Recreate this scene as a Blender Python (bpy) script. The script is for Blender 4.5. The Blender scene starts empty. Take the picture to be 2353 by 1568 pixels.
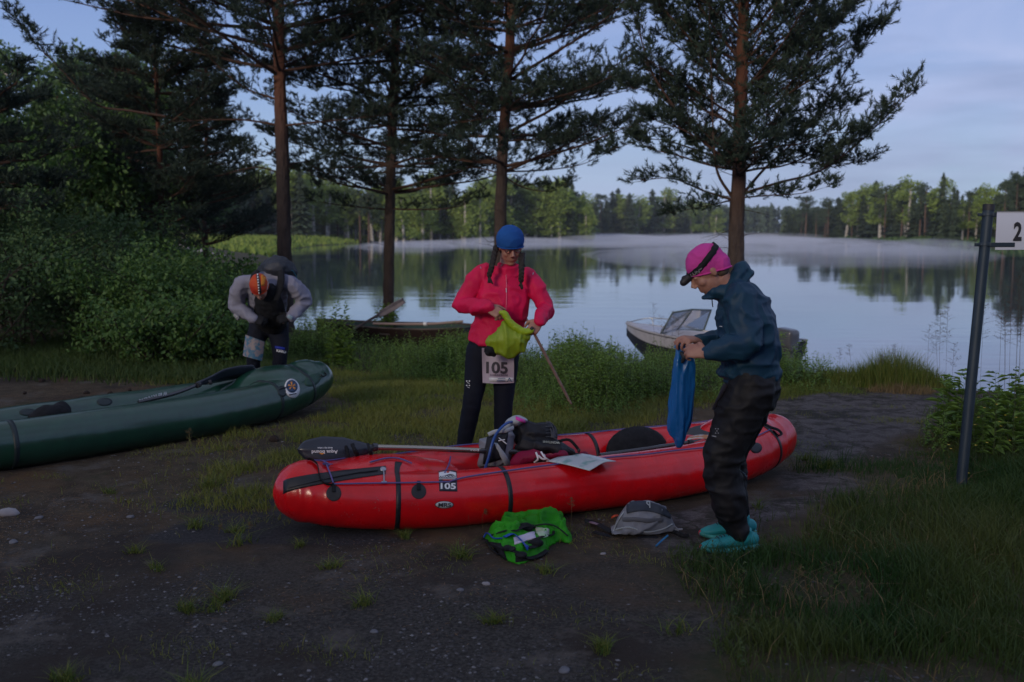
import bpy, bmesh, math, random
import numpy as np
from math import sin, cos, pi, radians, atan2, sqrt
from mathutils import Vector, Matrix
from mathutils.bvhtree import BVHTree

random.seed(7)
RNG = np.random.default_rng(7)
S = bpy.context.scene
COL = S.collection

# ------------------------------------------------------------------ camera
CAMZ = 1.65
PW, PH = 2353.0, 1568.0                 # the grid the photograph was measured on
FOC = PW * 35 / 36
HOR = 532.0
TH = math.atan((PH / 2 - HOR) / FOC)
cd = bpy.data.cameras.new('camera')
cam = bpy.data.objects.new('camera', cd)
COL.objects.link(cam)
cd.lens = 35; cd.sensor_width = 36
cd.clip_start = .1; cd.clip_end = 3000
cam.location = (0, 0, CAMZ)
cam.rotation_euler = (pi / 2 - TH, 0, 0)
cd.dof.use_dof = True; cd.dof.focus_distance = 5.9; cd.dof.aperture_fstop = 2.6
S.camera = cam

# ------------------------------------------------------------------ sky
world = bpy.data.worlds.new('World'); S.world = world; world.use_nodes = True
wt = world.node_tree; wn = wt.nodes; wl = wt.links
SUN_EL, SUN_ROT = radians(1.5), radians(208)     # low sun behind the camera's left shoulder
def wnode(t, **k):
    n = wn.new(t)
    for a, b in k.items(): setattr(n, a, b)
    return n
sky = wnode('ShaderNodeTexSky', sky_type='NISHITA', sun_disc=False, sun_elevation=SUN_EL, sun_rotation=SUN_ROT)
sky.ozone_density = 4; sky.dust_density = .5
tc = wnode('ShaderNodeTexCoord'); sep = wnode('ShaderNodeSeparateXYZ')
wl.new(tc.outputs['Generated'], sep.inputs[0])
ramp = wnode('ShaderNodeValToRGB'); wl.new(sep.outputs['Z'], ramp.inputs[0])
cr = ramp.color_ramp
cr.elements[0].position = 0.0; cr.elements[0].color = (.40, .53, .73, 1)
cr.elements[1].position = 1.0; cr.elements[1].color = (.27, .29, .36, 1)
for p, c in ((.07, (.375, .51, .73, 1)), (.14, (.29, .41, .70, 1)), (.25, (.185, .275, .57, 1)), (.36, (.23, .29, .48, 1)), (.6, (.27, .30, .40, 1))):
    e = cr.elements.new(p); e.color = c
mp = wnode('ShaderNodeMapping'); mp.inputs['Scale'].default_value = (1.0, 1.0, 5.5); mp.inputs['Rotation'].default_value = (0.12, .1, .3)
wl.new(tc.outputs['Generated'], mp.inputs[0])
nz = wnode('ShaderNodeTexNoise'); nz.inputs['Scale'].default_value = 2.3; nz.inputs['Detail'].default_value = 7; nz.inputs['Roughness'].default_value = .52
nz.inputs['Distortion'].default_value = .5
wl.new(mp.outputs[0], nz.inputs[0])
cm = wnode('ShaderNodeMapRange'); cm.inputs[1].default_value = .40; cm.inputs[2].default_value = .58
wl.new(nz.outputs[0], cm.inputs[0])
# thin cloud: more of it to the right (east) than to the left
xm = wnode('ShaderNodeMapRange'); xm.inputs[1].default_value = -.1; xm.inputs[2].default_value = .38; xm.inputs[3].default_value = .05; xm.inputs[4].default_value = .95
wl.new(sep.outputs['X'], xm.inputs[0])
mul = wnode('ShaderNodeMath', operation='MULTIPLY'); wl.new(cm.outputs[0], mul.inputs[0]); wl.new(xm.outputs[0], mul.inputs[1])
cmix = wnode('ShaderNodeMixRGB'); cmix.inputs[2].default_value = (.44, .51, .78, 1)
wl.new(mul.outputs[0], cmix.inputs[0]); wl.new(ramp.outputs[0], cmix.inputs[1])
mp2 = wnode('ShaderNodeMapping'); mp2.inputs['Scale'].default_value = (1.2, 1.2, 8); mp2.inputs['Location'].default_value = (3.1, .4, 1.7)
wl.new(tc.outputs['Generated'], mp2.inputs[0])
nz2 = wnode('ShaderNodeTexNoise'); nz2.inputs['Scale'].default_value = 3; nz2.inputs['Detail'].default_value = 5
wl.new(mp2.outputs[0], nz2.inputs[0])
cm2 = wnode('ShaderNodeMapRange'); cm2.inputs[1].default_value = .47; cm2.inputs[2].default_value = .66; cm2.inputs[4].default_value = .75
wl.new(nz2.outputs[0], cm2.inputs[0])
mul2 = wnode('ShaderNodeMath', operation='MULTIPLY'); wl.new(cm2.outputs[0], mul2.inputs[0]); wl.new(xm.outputs[0], mul2.inputs[1])
dmix = wnode('ShaderNodeMixRGB'); dmix.inputs[2].default_value = (.27, .33, .55, 1)
wl.new(mul2.outputs[0], dmix.inputs[0]); wl.new(cmix.outputs[0], dmix.inputs[1])
bg1 = wn['Background']; wl.new(dmix.outputs[0], bg1.inputs[0]); bg1.inputs[1].default_value = .88
bg2 = wnode('ShaderNodeBackground'); wl.new(sky.outputs[0], bg2.inputs[0]); bg2.inputs[1].default_value = .05
addn = wnode('ShaderNodeAddShader'); wl.new(bg1.outputs[0], addn.inputs[0]); wl.new(bg2.outputs[0], addn.inputs[1])
wl.new(addn.outputs[0], wn['World Output'].inputs[0])

# ------------------------------------------------------------------ last light of the sun: very weak, warm, wide
sl = bpy.data.lights.new('sun', 'SUN'); so = bpy.data.objects.new('sun', sl); COL.objects.link(so)
sl.energy = 2.0; sl.color = (1, .84, .66); sl.angle = radians(14)
so.rotation_euler = (radians(76), 0, radians(-28))

S.view_settings.view_transform = 'Standard'; S.view_settings.look = 'None'
S.view_settings.exposure = 0.12; S.view_settings.gamma = 1; S.view_settings.use_curve_mapping = False
S.cycles.max_bounces = 6; S.cycles.diffuse_bounces = 2; S.cycles.glossy_bounces = 3
S.cycles.transmission_bounces = 4; S.cycles.volume_bounces = 1; S.cycles.transparent_max_bounces = 6
S.cycles.volume_step_rate = 4

# ------------------------------------------------------------------ measuring helpers
def ray(u, v):
    dx = (u - PW / 2) / FOC; dz = (PH / 2 - v) / FOC
    return np.array([dx, cos(TH) + dz * sin(TH), -sin(TH) + dz * cos(TH)])
CAM = np.array([0, 0, CAMZ])
def P(u, v, y):
    d = ray(u, v); return CAM + d * (y / d[1])
def G(u, v, z=0.0):
    d = ray(u, v); return CAM + d * ((z - CAMZ) / d[2])

# ------------------------------------------------------------------ numpy noise
def _h(ix, iy, iz, s):
    n = (ix * 374761393 + iy * 668265263 + iz * 2147483647 + s * 1274126177) & 0xffffffff
    n = ((n ^ (n >> 13)) * 1274126177) & 0xffffffff
    n = n ^ (n >> 16)
    return (n & 0xffff) / 32767.5 - 1
def noise(p, scale=1.0, seed=0):
    p = np.asarray(p, float) * scale
    if p.shape[-1] == 2: p = np.concatenate([p, np.zeros(p.shape[:-1] + (1,))], -1)
    i = np.floor(p).astype(np.int64); f = p - i; f = f * f * (3 - 2 * f)
    r = 0
    for a in (0, 1):
        wx = f[..., 0] if a else 1 - f[..., 0]
        for b in (0, 1):
            wy = f[..., 1] if b else 1 - f[..., 1]
            for c in (0, 1):
                wz = f[..., 2] if c else 1 - f[..., 2]
                r = r + wx * wy * wz * _h(i[..., 0] + a, i[..., 1] + b, i[..., 2] + c, seed)
    return r
def fbm(p, scale=1.0, seed=0, n=4):
    r = 0; a = 1; t = 0
    for k in range(n):
        r = r + a * noise(p, scale * 2 ** k, seed + k); t += a; a *= .5
    return r / t
def smooth(a, b, x):
    t = np.clip((x - a) / (b - a), 0, 1); return t * t * (3 - 2 * t)

# ------------------------------------------------------------------ mesh builder
class MB:
    def __init__(s): s.V = []; s.F = []; s.T = []; s.M = []; s.n = 0
    def add(s, V, F, tint=0.0, mi=0):
        V = np.asarray(V, float).reshape(-1, 3)
        F = np.asarray(F, np.int64)
        s.V.append(V); s.F.append(F + s.n); s.M.append(np.full(len(F), mi))
        s.T.append(np.full(len(V), tint, float) if np.isscalar(tint) else np.asarray(tint, float))
        s.n += len(V); return s
    def addm(s, V, FL, tint=0.0, mi=0):          # mixed faces
        V = np.asarray(V, float).reshape(-1, 3); base = s.n
        s.V.append(V); s.T.append(np.full(len(V), tint, float)); s.n += len(V)
        for k in (3, 4):
            f = [q for q in FL if len(q) == k]
            if f: s.F.append(np.array(f) + base); s.M.append(np.full(len(f), mi))
        for q in FL:
            if len(q) > 4: s.F.append(np.array([q]) + base); s.M.append(np.array([mi]))
        return s
    def merge(s, o, mi=None):
        for V, T in zip(o.V, o.T): s.V.append(V); s.T.append(T)
        for F, M in zip(o.F, o.M): s.F.append(F + s.n); s.M.append(M if mi is None else M * 0 + mi)
        s.n += o.n; return s
    def verts(s): return np.concatenate(s.V) if s.V else np.zeros((0, 3))
    def map(s, fn): s.V = [fn(v) for v in s.V]; return s
    def mesh(s, name='m', origin=(0, 0, 0), smooth=True, attr=True):
        me = bpy.data.meshes.new(name)
        V = s.verts() - np.asarray(origin, float)
        Fs = [f for f in s.F if len(f)]
        tot = sum(len(f) for f in Fs); loops = sum(f.size for f in Fs)
        me.vertices.add(len(V)); me.vertices.foreach_set('co', V.astype(np.float32).ravel())
        me.loops.add(loops); me.polygons.add(tot)
        me.loops.foreach_set('vertex_index', np.concatenate([f.ravel() for f in Fs]).astype(np.int32))
        lt = np.concatenate([np.full(len(f), f.shape[1]) for f in Fs]).astype(np.int32)
        me.polygons.foreach_set('loop_start', (np.cumsum(lt) - lt).astype(np.int32))
        try: me.polygons.foreach_set('loop_total', lt)
        except Exception: pass
        me.polygons.foreach_set('material_index', np.concatenate([m for m, f in zip(s.M, s.F) if len(f)]).astype(np.int32))
        me.polygons.foreach_set('use_smooth', np.full(tot, bool(smooth)))
        if attr:
            a = me.attributes.new('tint', 'FLOAT', 'POINT'); a.data.foreach_set('value', np.concatenate(s.T).astype(np.float32))
        me.update(calc_edges=True); me.validate()
        return me

ORG = {}
def root(name, label, cat, loc, group=None):
    o = bpy.data.objects.new(name, None); COL.objects.link(o)
    o.empty_display_size = .1
    o.location = [float(c) for c in loc]; ORG[o.name] = np.asarray(loc, float)
    o['label'] = label; o['category'] = cat
    if group: o['group'] = group
    return o
def obj(name, mb, mats, parent=None, origin=None, smooth=True, kind=None, label=None, cat=None, group=None):
    if parent is not None: org = ORG[parent.name]
    else: org = np.asarray(origin if origin is not None else (0, 0, 0), float)
    me = mb if isinstance(mb, bpy.types.Mesh) else mb.mesh(name, org, smooth)
    if not isinstance(mats, (list, tuple)): mats = [mats]
    if len(me.materials) == 0:
        for m in mats: me.materials.append(m)
    o = bpy.data.objects.new(name, me); COL.objects.link(o)
    if parent is not None: o.parent = parent
    else: o.location = org
    ORG[o.name] = org
    if kind: o['kind'] = kind
    if label: o['label'] = label
    if cat: o['category'] = cat
    if group: o['group'] = group
    return o

def norm(v):
    v = np.asarray(v, float); return v / np.maximum(np.linalg.norm(v, axis=-1, keepdims=True), 1e-9)
def catmull(pts, n=6):
    p = np.asarray(pts, float)
    if len(p) < 3: return np.array([p[0] + (p[-1] - p[0]) * t for t in np.linspace(0, 1, n + 1)])
    q = np.vstack([2 * p[0] - p[1], p, 2 * p[-1] - p[-2]]); out = []
    for i in range(1, len(q) - 2):
        for t in np.linspace(0, 1, n, endpoint=False):
            a, b, c, d = q[i - 1], q[i], q[i + 1], q[i + 2]
            out.append(.5 * ((2 * b) + (-a + c) * t + (2 * a - 5 * b + 4 * c - d) * t * t + (-a + 3 * b - 3 * c + d) * t ** 3))
    out.append(p[-1]); return np.array(out)
def interp(vals, n):
    vals = np.asarray(vals, float)
    return np.interp(np.linspace(0, len(vals) - 1, n), np.arange(len(vals)), vals)
def frames(c, side=None):
    t = norm(np.gradient(c, axis=0))
    s = np.zeros_like(t); a = np.array(side if side is not None else (1, 0, 0), float)
    if abs(np.dot(a, t[0])) > .95 * np.linalg.norm(a): a = np.array((0, 1, 0.))
    for i in range(len(c)):
        a = a - t[i] * np.dot(a, t[i])
        a = a / max(np.linalg.norm(a), 1e-6); s[i] = a
    return t, s, np.cross(t, s)
def loft(mb, pts, rx, ry=None, side=None, n=12, sub=4, cap=True, round_ends=False, tint=0.0, mi=0, close=False):
    """elliptical tube; rx along `side`, ry across it"""
    pts = np.asarray(pts, float)
    c = catmull(pts, sub) if sub > 1 else pts
    m = len(c)
    rx = interp(rx, m) if np.ndim(rx) else np.full(m, float(rx))
    ry = rx if ry is None else (interp(ry, m) if np.ndim(ry) else np.full(m, float(ry)))
    t, s, b = frames(c, side)
    if round_ends:
        for k, sg in ((0, -1), (-1, 1)):
            pass
        ext = []; 
        def ring(i, sg):
            R = min(rx[i], ry[i]); o = []
            for a in (.5, .85, .98):
                o.append((c[i] + sg * t[i] * R * a, rx[i] * sqrt(1 - a * a), ry[i] * sqrt(1 - a * a), s[i], b[i]))
            return o
        A = ring(0, -1)[::-1]; B = ring(m - 1, 1)
        L = A + [(c[i], rx[i], ry[i], s[i], b[i]) for i in range(m)] + B
    else:
        L = [(c[i], rx[i], ry[i], s[i], b[i]) for i in range(m)]
    ang = np.linspace(0, 2 * pi, n, endpoint=False)
    V = np.array([p[0] + np.outer(np.cos(ang) * p[1], p[3]) + np.outer(np.sin(ang) * p[2], p[4]) for p in L]).reshape(-1, 3)
    k = len(L)
    i = np.arange(k - 1)[:, None] * n; j = np.arange(n)[None]; j2 = (j + 1) % n
    F = np.stack([i + j, i + j2, i + n + j2, i + n + j], -1).reshape(-1, 4)
    mb.add(V, F, tint, mi)
    if cap:
        for q, fl in ((0, True), (k - 1, False)):
            idx = list(range(q * n, q * n + n))
            if fl: idx = idx[::-1]
            ctr = V[q * n:q * n + n].mean(0)
            W = np.vstack([V[q * n:q * n + n], ctr])
            f = [[(a + 1) % n, a, n] if fl else [a, (a + 1) % n, n] for a in range(n)]
            mb.add(W, f, tint, mi)
    return mb
def ball(mb, c, r, R=None, n=16, m=10, tint=0.0, mi=0):
    r = np.broadcast_to(np.asarray(r, float), (3,))
    V = []
    for i in range(m + 1):
        a = pi * i / m
        for j in range(n):
            b = 2 * pi * j / n; V.append((sin(a) * cos(b), sin(a) * sin(b), cos(a)))
    V = np.array(V) * r
    if R is not None: V = V @ np.asarray(R, float).T
    V = V + np.asarray(c, float)
    F = [[i * n + j, (i + 1) * n + j, (i + 1) * n + (j + 1) % n, i * n + (j + 1) % n] for i in range(m) for j in range(n)]
    mb.add(V, F, tint, mi); return mb
def box(mb, c, s, R=None, tint=0.0, mi=0, bev=0.0):
    s = np.asarray(s, float) / 2
    if bev > 0:
        V = []; F = []
        bm = bmesh.new(); bmesh.ops.create_cube(bm, size=1)
        for v in bm.verts: v.co = Vector((v.co.x * 2 * s[0], v.co.y * 2 * s[1], v.co.z * 2 * s[2]))
        bmesh.ops.bevel(bm, geom=bm.edges[:], offset=bev, segments=2, affect='EDGES', profile=.6)
        bm.verts.index_update()
        V = np.array([v.co[:] for v in bm.verts]); F = [[v.index for v in f.verts] for f in bm.faces]; bm.free()
        if R is not None: V = V @ np.asarray(R, float).T
        mb.addm(V + np.asarray(c, float), F, tint, mi); return mb
    V = np.array([(x, y, z) for x in (-1, 1) for y in (-1, 1) for z in (-1, 1)]) * s
    if R is not None: V = V @ np.asarray(R, float).T
    V = V + np.asarray(c, float)
    F = [[0, 1, 3, 2], [4, 6, 7, 5], [0, 4, 5, 1], [2, 3, 7, 6], [0, 2, 6, 4], [1, 5, 7, 3]]
    mb.add(V, F, tint, mi); return mb
def sticks(mb, A, B, ra, rb, n=3, tint=0.0, mi=0):
    A = np.asarray(A, float); B = np.asarray(B, float); N = len(A)
    if N == 0: return mb
    t = norm(B - A); up = np.where(np.abs(t[:, 2:3]) > .9, np.array([[1., 0, 0]]), np.array([[0, 0, 1.]]))
    s = norm(np.cross(t, up)); b = np.cross(t, s)
    ang = np.linspace(0, 2 * pi, n, endpoint=False)
    ra = np.broadcast_to(ra, (N,)); rb = np.broadcast_to(rb, (N,))
    o = np.cos(ang)[None, :, None] * s[:, None] + np.sin(ang)[None, :, None] * b[:, None]
    V = np.concatenate([A[:, None] + o * ra[:, None, None], B[:, None] + o * rb[:, None, None]], 1).reshape(-1, 3)
    base = (np.arange(N) * 2 * n)[:, None]; j = np.arange(n)[None]; j2 = (j + 1) % n
    F = np.stack([base + j, base + j2, base + n + j2, base + n + j], -1).reshape(-1, 4)
    mb.add(V, F, tint, mi); return mb
def rotz(a): return np.array([[cos(a), -sin(a), 0], [sin(a), cos(a), 0], [0, 0, 1.]])
def rotx(a): return np.array([[1., 0, 0], [0, cos(a), -sin(a)], [0, sin(a), cos(a)]])
def roty(a): return np.array([[cos(a), 0, sin(a)], [0, 1., 0], [-sin(a), 0, cos(a)]])

def remesh(mb, vox, it=4, fac=.5):
    """union overlapping closed shapes into one skin"""
    me = mb.mesh('tmp', attr=False)
    o = bpy.data.objects.new('tmp', me); COL.objects.link(o)
    m = o.modifiers.new('r', 'REMESH'); m.mode = 'VOXEL'; m.voxel_size = vox
    if it:
        q = o.modifiers.new('s', 'SMOOTH'); q.iterations = it; q.factor = fac
    dg = bpy.context.evaluated_depsgraph_get(); ev = o.evaluated_get(dg); m2 = ev.to_mesh()
    V = np.empty(len(m2.vertices) * 3, np.float32); m2.vertices.foreach_get('co', V)
    N = np.empty(len(m2.vertices) * 3, np.float32); m2.vertices.foreach_get('normal', N)
    F = np.empty(len(m2.loops), np.int32); m2.loops.foreach_get('vertex_index', F)
    ok = len(m2.polygons) * 4 == len(F)
    if ok: F = F.reshape(-1, 4)
    else: F = [list(p.vertices) for p in m2.polygons]
    ev.to_mesh_clear(); bpy.data.objects.remove(o); bpy.data.meshes.remove(me)
    r = MB(); V = V.reshape(-1, 3).astype(float)
    if ok: r.add(V, F)
    else: r.addm(V, F)
    r.N = N.reshape(-1, 3).astype(float)
    return r
def displace(r, fn):
    """push the skin along its normals by fn(V, N)"""
    V = r.V[0]; d = fn(V, r.N)
    for _ in range(2):                      # even the push out over neighbours, so that creases stay soft
        a = np.zeros(len(V)); w = np.zeros(len(V))
        for F in r.F:
            m = d[F].mean(1)
            for k in range(F.shape[1]): np.add.at(a, F[:, k], m); np.add.at(w, F[:, k], 1)
        d = np.where(w > 0, a / np.maximum(w, 1), d)
    r.V[0] = V + r.N * (d * 1.25)[:, None]; return r
def bvh_of(mb):
    V = mb.verts(); pol = []
    for f in mb.F: pol += f.tolist()
    return BVHTree.FromPolygons(V.tolist(), pol)
def hit(bvh, u, v):
    d = ray(u, v); d = d / np.linalg.norm(d)
    r = bvh.ray_cast(Vector(CAM), Vector(d), 60)
    if r[0] is None: return None, None
    n = r[1]
    if n.dot(Vector(d)) > 0: n = -n
    return np.array(r[0]), np.array(n)
def on_surface(bvh, pts, off):
    """points measured in the photograph carried onto the real surface, lifted by off along its normal"""
    out = []; last = None
    for u, v in pts:
        h, n = hit(bvh, u, v)
        if h is None:
            ys = [last[1]] if last is not None else np.linspace(4, 14, 60)
            l = min((bvh.find_nearest(Vector(P(u, v, y_))) for y_ in ys), key=lambda r: r[3])
            h, n = np.array(l[0]), np.array(l[1])
        last = h
        out.append(h + n * off)
    first = next((o for o in out if o is not None), None)
    return np.array([first if o is None else o for o in out])
def patch(mb, bvh, fn, nu, nv, off=.003, thick=.004, mi=0, tint=0.0):
    """solid thin sheet wrapped on a surface; fn(s,t)->(u,v) for s,t in 0..1"""
    pts = [fn(i / nu, j / nv) for j in range(nv + 1) for i in range(nu + 1)]
    top = on_surface(bvh, pts, off); bot = on_surface(bvh, pts, off - thick)
    n = (nu + 1) * (nv + 1); V = np.vstack([top, bot]); F = []
    for j in range(nv):
        for i in range(nu):
            a = j * (nu + 1) + i; F.append([a, a + 1, a + nu + 2, a + nu + 1])
    ed = [j for j in range(nu + 1)] + [j * (nu + 1) + nu for j in range(1, nv + 1)] + [nv * (nu + 1) + i for i in range(nu - 1, -1, -1)] + [j * (nu + 1) for j in range(nv - 1, 0, -1)]
    for a, b in zip(ed, ed[1:] + ed[:1]): F.append([a, a + n, b + n, b])
    mb.add(V, F, tint, mi); return mb
def disc(mb, bvh, cu, cv, ru, rv, off=.004, thick=.005, rot=0.0, n=20, mi=0, rings=(1.0, .6)):
    pts = [(cu, cv)]
    for r in rings[::-1]:
        for k in range(n):
            a = 2 * pi * k / n; x, y = cos(a) * ru * r, sin(a) * rv * r
            pts.append((cu + x * cos(rot) - y * sin(rot), cv + x * sin(rot) + y * cos(rot)))
    top = on_surface(bvh, pts, off); V = list(top); F = []
    for k in range(n): F.append([0, 1 + k, 1 + (k + 1) % n])
    for q in range(len(rings) - 1):
        for k in range(n):
            a = 1 + q * n; F.append([a + k, a + n + k, a + n + (k + 1) % n, a + (k + 1) % n])
    lo = on_surface(bvh, pts[-n:], off - thick); s = len(V); V += list(lo); e = 1 + (len(rings) - 1) * n
    for k in range(n): F.append([e + k, s + k, s + (k + 1) % n, e + (k + 1) % n])
    mb.addm(np.array(V), F, 0.0, mi); return mb
_tx = {}
def text_verts(txt, bold=0.0, font=None):
    """lettering as flat faces, height about 1 (cap), x from 0"""
    k = (txt, bold)
    if k in _tx: return _tx[k]
    cu = bpy.data.curves.new('t', 'FONT'); cu.body = txt; cu.resolution_u = 3; cu.offset = bold
    o = bpy.data.objects.new('t', cu); COL.objects.link(o)
    dg = bpy.context.evaluated_depsgraph_get(); ev = o.evaluated_get(dg); m = ev.to_mesh()
    V = np.array([v.co[:] for v in m.vertices]) if len(m.vertices) else np.zeros((0, 3))
    m.calc_loop_triangles(); F = [list(t.vertices) for t in m.loop_triangles]
    ev.to_mesh_clear(); bpy.data.objects.remove(o); bpy.data.curves.remove(cu)
    if len(V): V[:, 0] -= V[:, 0].min(); V = V / max(V[:, 1].max(), .01)
    _tx[k] = (V, F); return _tx[k]
def text_on(mb, bvh, txt, o, ex, ey, off=.006, bold=.02, width=None, mi=0):
    """lettering on a surface: o = start of baseline, ex = vector of full width, ey = vector of cap height (photo grid)"""
    V, F = text_verts(txt, bold)
    w = V[:, 0].max()
    pts = [(o[0] + ex[0] * x / w + ey[0] * y, o[1] + ex[1] * x / w + ey[1] * y) for x, y, _ in V]
    W = on_surface(bvh, pts, off)
    mb.add(W, F, 0.0, mi); return mb
def text_plane(mb, txt, o, ex, ey, bold=.02, mi=0):
    """lettering on a flat board: o origin, ex full-width vector, ey cap-height vector, all in metres"""
    V, F = text_verts(txt, bold); w = V[:, 0].max()
    W = np.asarray(o) + np.outer(V[:, 0] / w, ex) + np.outer(V[:, 1], ey)
    mb.add(W, F, 0.0, mi); return mb

# ------------------------------------------------------------------ materials
def mat(name, col, rough=.7, col2=None, nscale=6.0, ndet=4, bump=0.0, bscale=30.0, bdist=.01, metal=0.0, coat=0.0, spec=.5,
        tint=None, sheen=0.0, stretch=(1, 1, 1), rough2=None, trans=0.0, fac=(.35, .65)):
    m = bpy.data.materials.new(name); m.use_nodes = True; nt = m.node_tree; N = nt.nodes; L = nt.links
    b = N['Principled BSDF']; b.inputs['Base Color'].default_value = (*col, 1); b.inputs['Roughness'].default_value = rough
    b.inputs['Metallic'].default_value = metal; b.inputs['Coat Weight'].default_value = coat; b.inputs['Coat Roughness'].default_value = .08
    b.inputs['Specular IOR Level'].default_value = spec
    if sheen: b.inputs['Sheen Weight'].default_value = sheen
    co = N.new('ShaderNodeTexCoord'); mpn = N.new('ShaderNodeMapping'); mpn.inputs['Scale'].default_value = stretch
    L.new(co.outputs['Object'], mpn.inputs[0])
    src = None
    if col2 is not None:
        n = N.new('ShaderNodeTexNoise'); n.inputs['Scale'].default_value = nscale; n.inputs['Detail'].default_value = ndet
        L.new(mpn.outputs[0], n.inputs[0])
        mr = N.new('ShaderNodeMapRange'); mr.inputs[1].default_value = fac[0]; mr.inputs[2].default_value = fac[1]; L.new(n.outputs[0], mr.inputs[0])
        mx = N.new('ShaderNodeMixRGB'); mx.inputs[1].default_value = (*col, 1); mx.inputs[2].default_value = (*col2, 1)
        L.new(mr.outputs[0], mx.inputs[0]); src = mx.outputs[0]
        if rough2 is not None:
            rr = N.new('ShaderNodeMapRange'); rr.inputs[1].default_value = .35; rr.inputs[2].default_value = .65
            rr.inputs[3].default_value = rough; rr.inputs[4].default_value = rough2
            L.new(n.outputs[0], rr.inputs[0]); L.new(rr.outputs[0], b.inputs['Roughness'])
    if tint is not None:
        at = N.new('ShaderNodeAttribute'); at.attribute_name = 'tint'
        mx = N.new('ShaderNodeMixRGB'); L.new(at.outputs['Fac'], mx.inputs[0])
        if src is not None: L.new(src, mx.inputs[1])
        else: mx.inputs[1].default_value = (*col, 1)
        mx.inputs[2].default_value = (*tint, 1); src = mx.outputs[0]
    if src is not None: L.new(src, b.inputs['Base Color'])
    if bump:
        n = N.new('ShaderNodeTexNoise'); n.inputs['Scale'].default_value = bscale; n.inputs['Detail'].default_value = 5
        L.new(mpn.outputs[0], n.inputs[0])
        bu = N.new('ShaderNodeBump'); bu.inputs['Strength'].default_value = bump; bu.inputs['Distance'].default_value = bdist
        L.new(n.outputs[0], bu.inputs['Height']); L.new(bu.outputs[0], b.inputs['Normal'])
    if trans:
        t = N.new('ShaderNodeBsdfTranslucent'); 
        if src is not None: L.new(src, t.inputs[0])
        else: t.inputs[0].default_value = (*col, 1)
        mxs = N.new('ShaderNodeMixShader'); mxs.inputs[0].default_value = trans
        L.new(b.outputs[0], mxs.inputs[1]); L.new(t.outputs[0], mxs.inputs[2]); L.new(mxs.outputs[0], N['Material Output'].inputs[0])
    return m

# ================================================================== GROUND, WATER, AIR
WZ = -0.6
WATER = np.array([(42, 2), (14, 9.9), (9, 11.2), (6.5, 12.0), (5.2, 13.4), (4.4, 15.6), (2.6, 15.9), (1.3, 16.6), (.8, 20.2), (-1, 21.6), (-3, 23.4), (-5.5, 24), (-7.4, 28),
                  (-9.8, 38), (-15, 55), (-19.5, 74), (-22.5, 86), (-26, 120), (-29, 150), (-30, 205), (-12, 270), (24, 330), (51, 372), (30, 480), (35, 590),
                  (170, 620), (150, 470), (97, 350), (84, 240), (68, 171), (63, 122), (80, 95), (75, 40), (60, 5)], float)
def poly_sd(p, poly):
    """signed distance to polygon, positive inside"""
    x, y = p[..., 0], p[..., 1]; d = np.full(x.shape, 1e9); ins = np.zeros(x.shape, bool)
    for (x1, y1), (x2, y2) in zip(poly, np.roll(poly, -1, 0)):
        ex, ey = x2 - x1, y2 - y1
        t = np.clip(((x - x1) * ex + (y - y1) * ey) / (ex * ex + ey * ey), 0, 1)
        d = np.minimum(d, (x - x1 - t * ex) ** 2 + (y - y1 - t * ey) ** 2)
        c = ((y1 > y) != (y2 > y)) & (x < (x2 - x1) * (y - y1) / (ey if ey != 0 else 1e-9) + x1)
        ins ^= c
    d = np.sqrt(d); return np.where(ins, d, -d)
def gz(x, y):
    p = np.stack(np.broadcast_arrays(np.asarray(x, float), np.asarray(y, float)), -1)
    far = smooth(20, 60, p[..., 1])
    w = -poly_sd(p, WATER) + noise(p, .9, 3) * .22 + noise(p, .12, 5) * 1.5 * far
    wide = 2.6 + 5.2 * (1 - smooth(.6, 2.6, p[..., 0]))
    land = WZ - .03 + .63 * smooth(0, wide, w) * (1 - far) + far * (.95 * smooth(0, 8, w) + .5 * smooth(5, 40, w))
    sea = WZ - .05 + np.maximum(w * .25, -2.5)
    z = np.where(w > 0, land, sea)
    bump = fbm(p, .8, 11, 3) * .02 + fbm(p, 5, 21, 2) * .006
    z = z + bump * smooth(.2, 1.5, w)
    hill = smooth(-7, -24, p[..., 0]) * smooth(12, 26, p[..., 1]) * (1 - smooth(60, 110, p[..., 1]))
    return z + hill * .9
def wpoly(px, z=0.0): return np.array([G(u, v, z)[:2] for u, v in px])
# worn asphalt, patches and lawn outlines
ASPH = [wpoly([(1770, 925), (1900, 903), (2050, 905), (2170, 915), (2190, 950), (2120, 985), (2010, 1030), (1950, 1068), (1830, 1062), (1780, 1010)]),
        wpoly([(1530, 1180), (1640, 1160), (1760, 1150), (1850, 1135), (1900, 1150), (1820, 1190), (1740, 1215), (1720, 1285), (1600, 1290), (1500, 1262), (1400, 1215)]),
        wpoly([(1815, 1085), (1960, 1085), (1980, 1110), (1900, 1135), (1800, 1130)])]
DARK = [wpoly([(310, 1245), (345, 1228), (420, 1205), (490, 1185), (560, 1180), (640, 1172), (700, 1150), (760, 1185), (900, 1240), (1000, 1245), (760, 1258), (560, 1256), (420, 1252)]),
        wpoly([(370, 1162), (400, 1148), (470, 1142), (560, 1138), (640, 1145), (660, 1156), (560, 1174), (480, 1178), (400, 1180)])]
LAWN = wpoly([(720, 790), (1060, 800), (1300, 850), (1650, 905), (1640, 935), (1540, 955), (1430, 985), (1200, 1030), (900, 1040), (790, 1000), (755, 930), (750, 860)])
LAWN2 = wpoly([(360, 840), (560, 815), (640, 840), (560, 860), (430, 880), (330, 870)])
SCRUB = wpoly([(330, 1130), (440, 1060), (560, 1010), (760, 970), (800, 1010), (720, 1060), (660, 1100), (640, 1180), (480, 1180), (380, 1165)])
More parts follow.
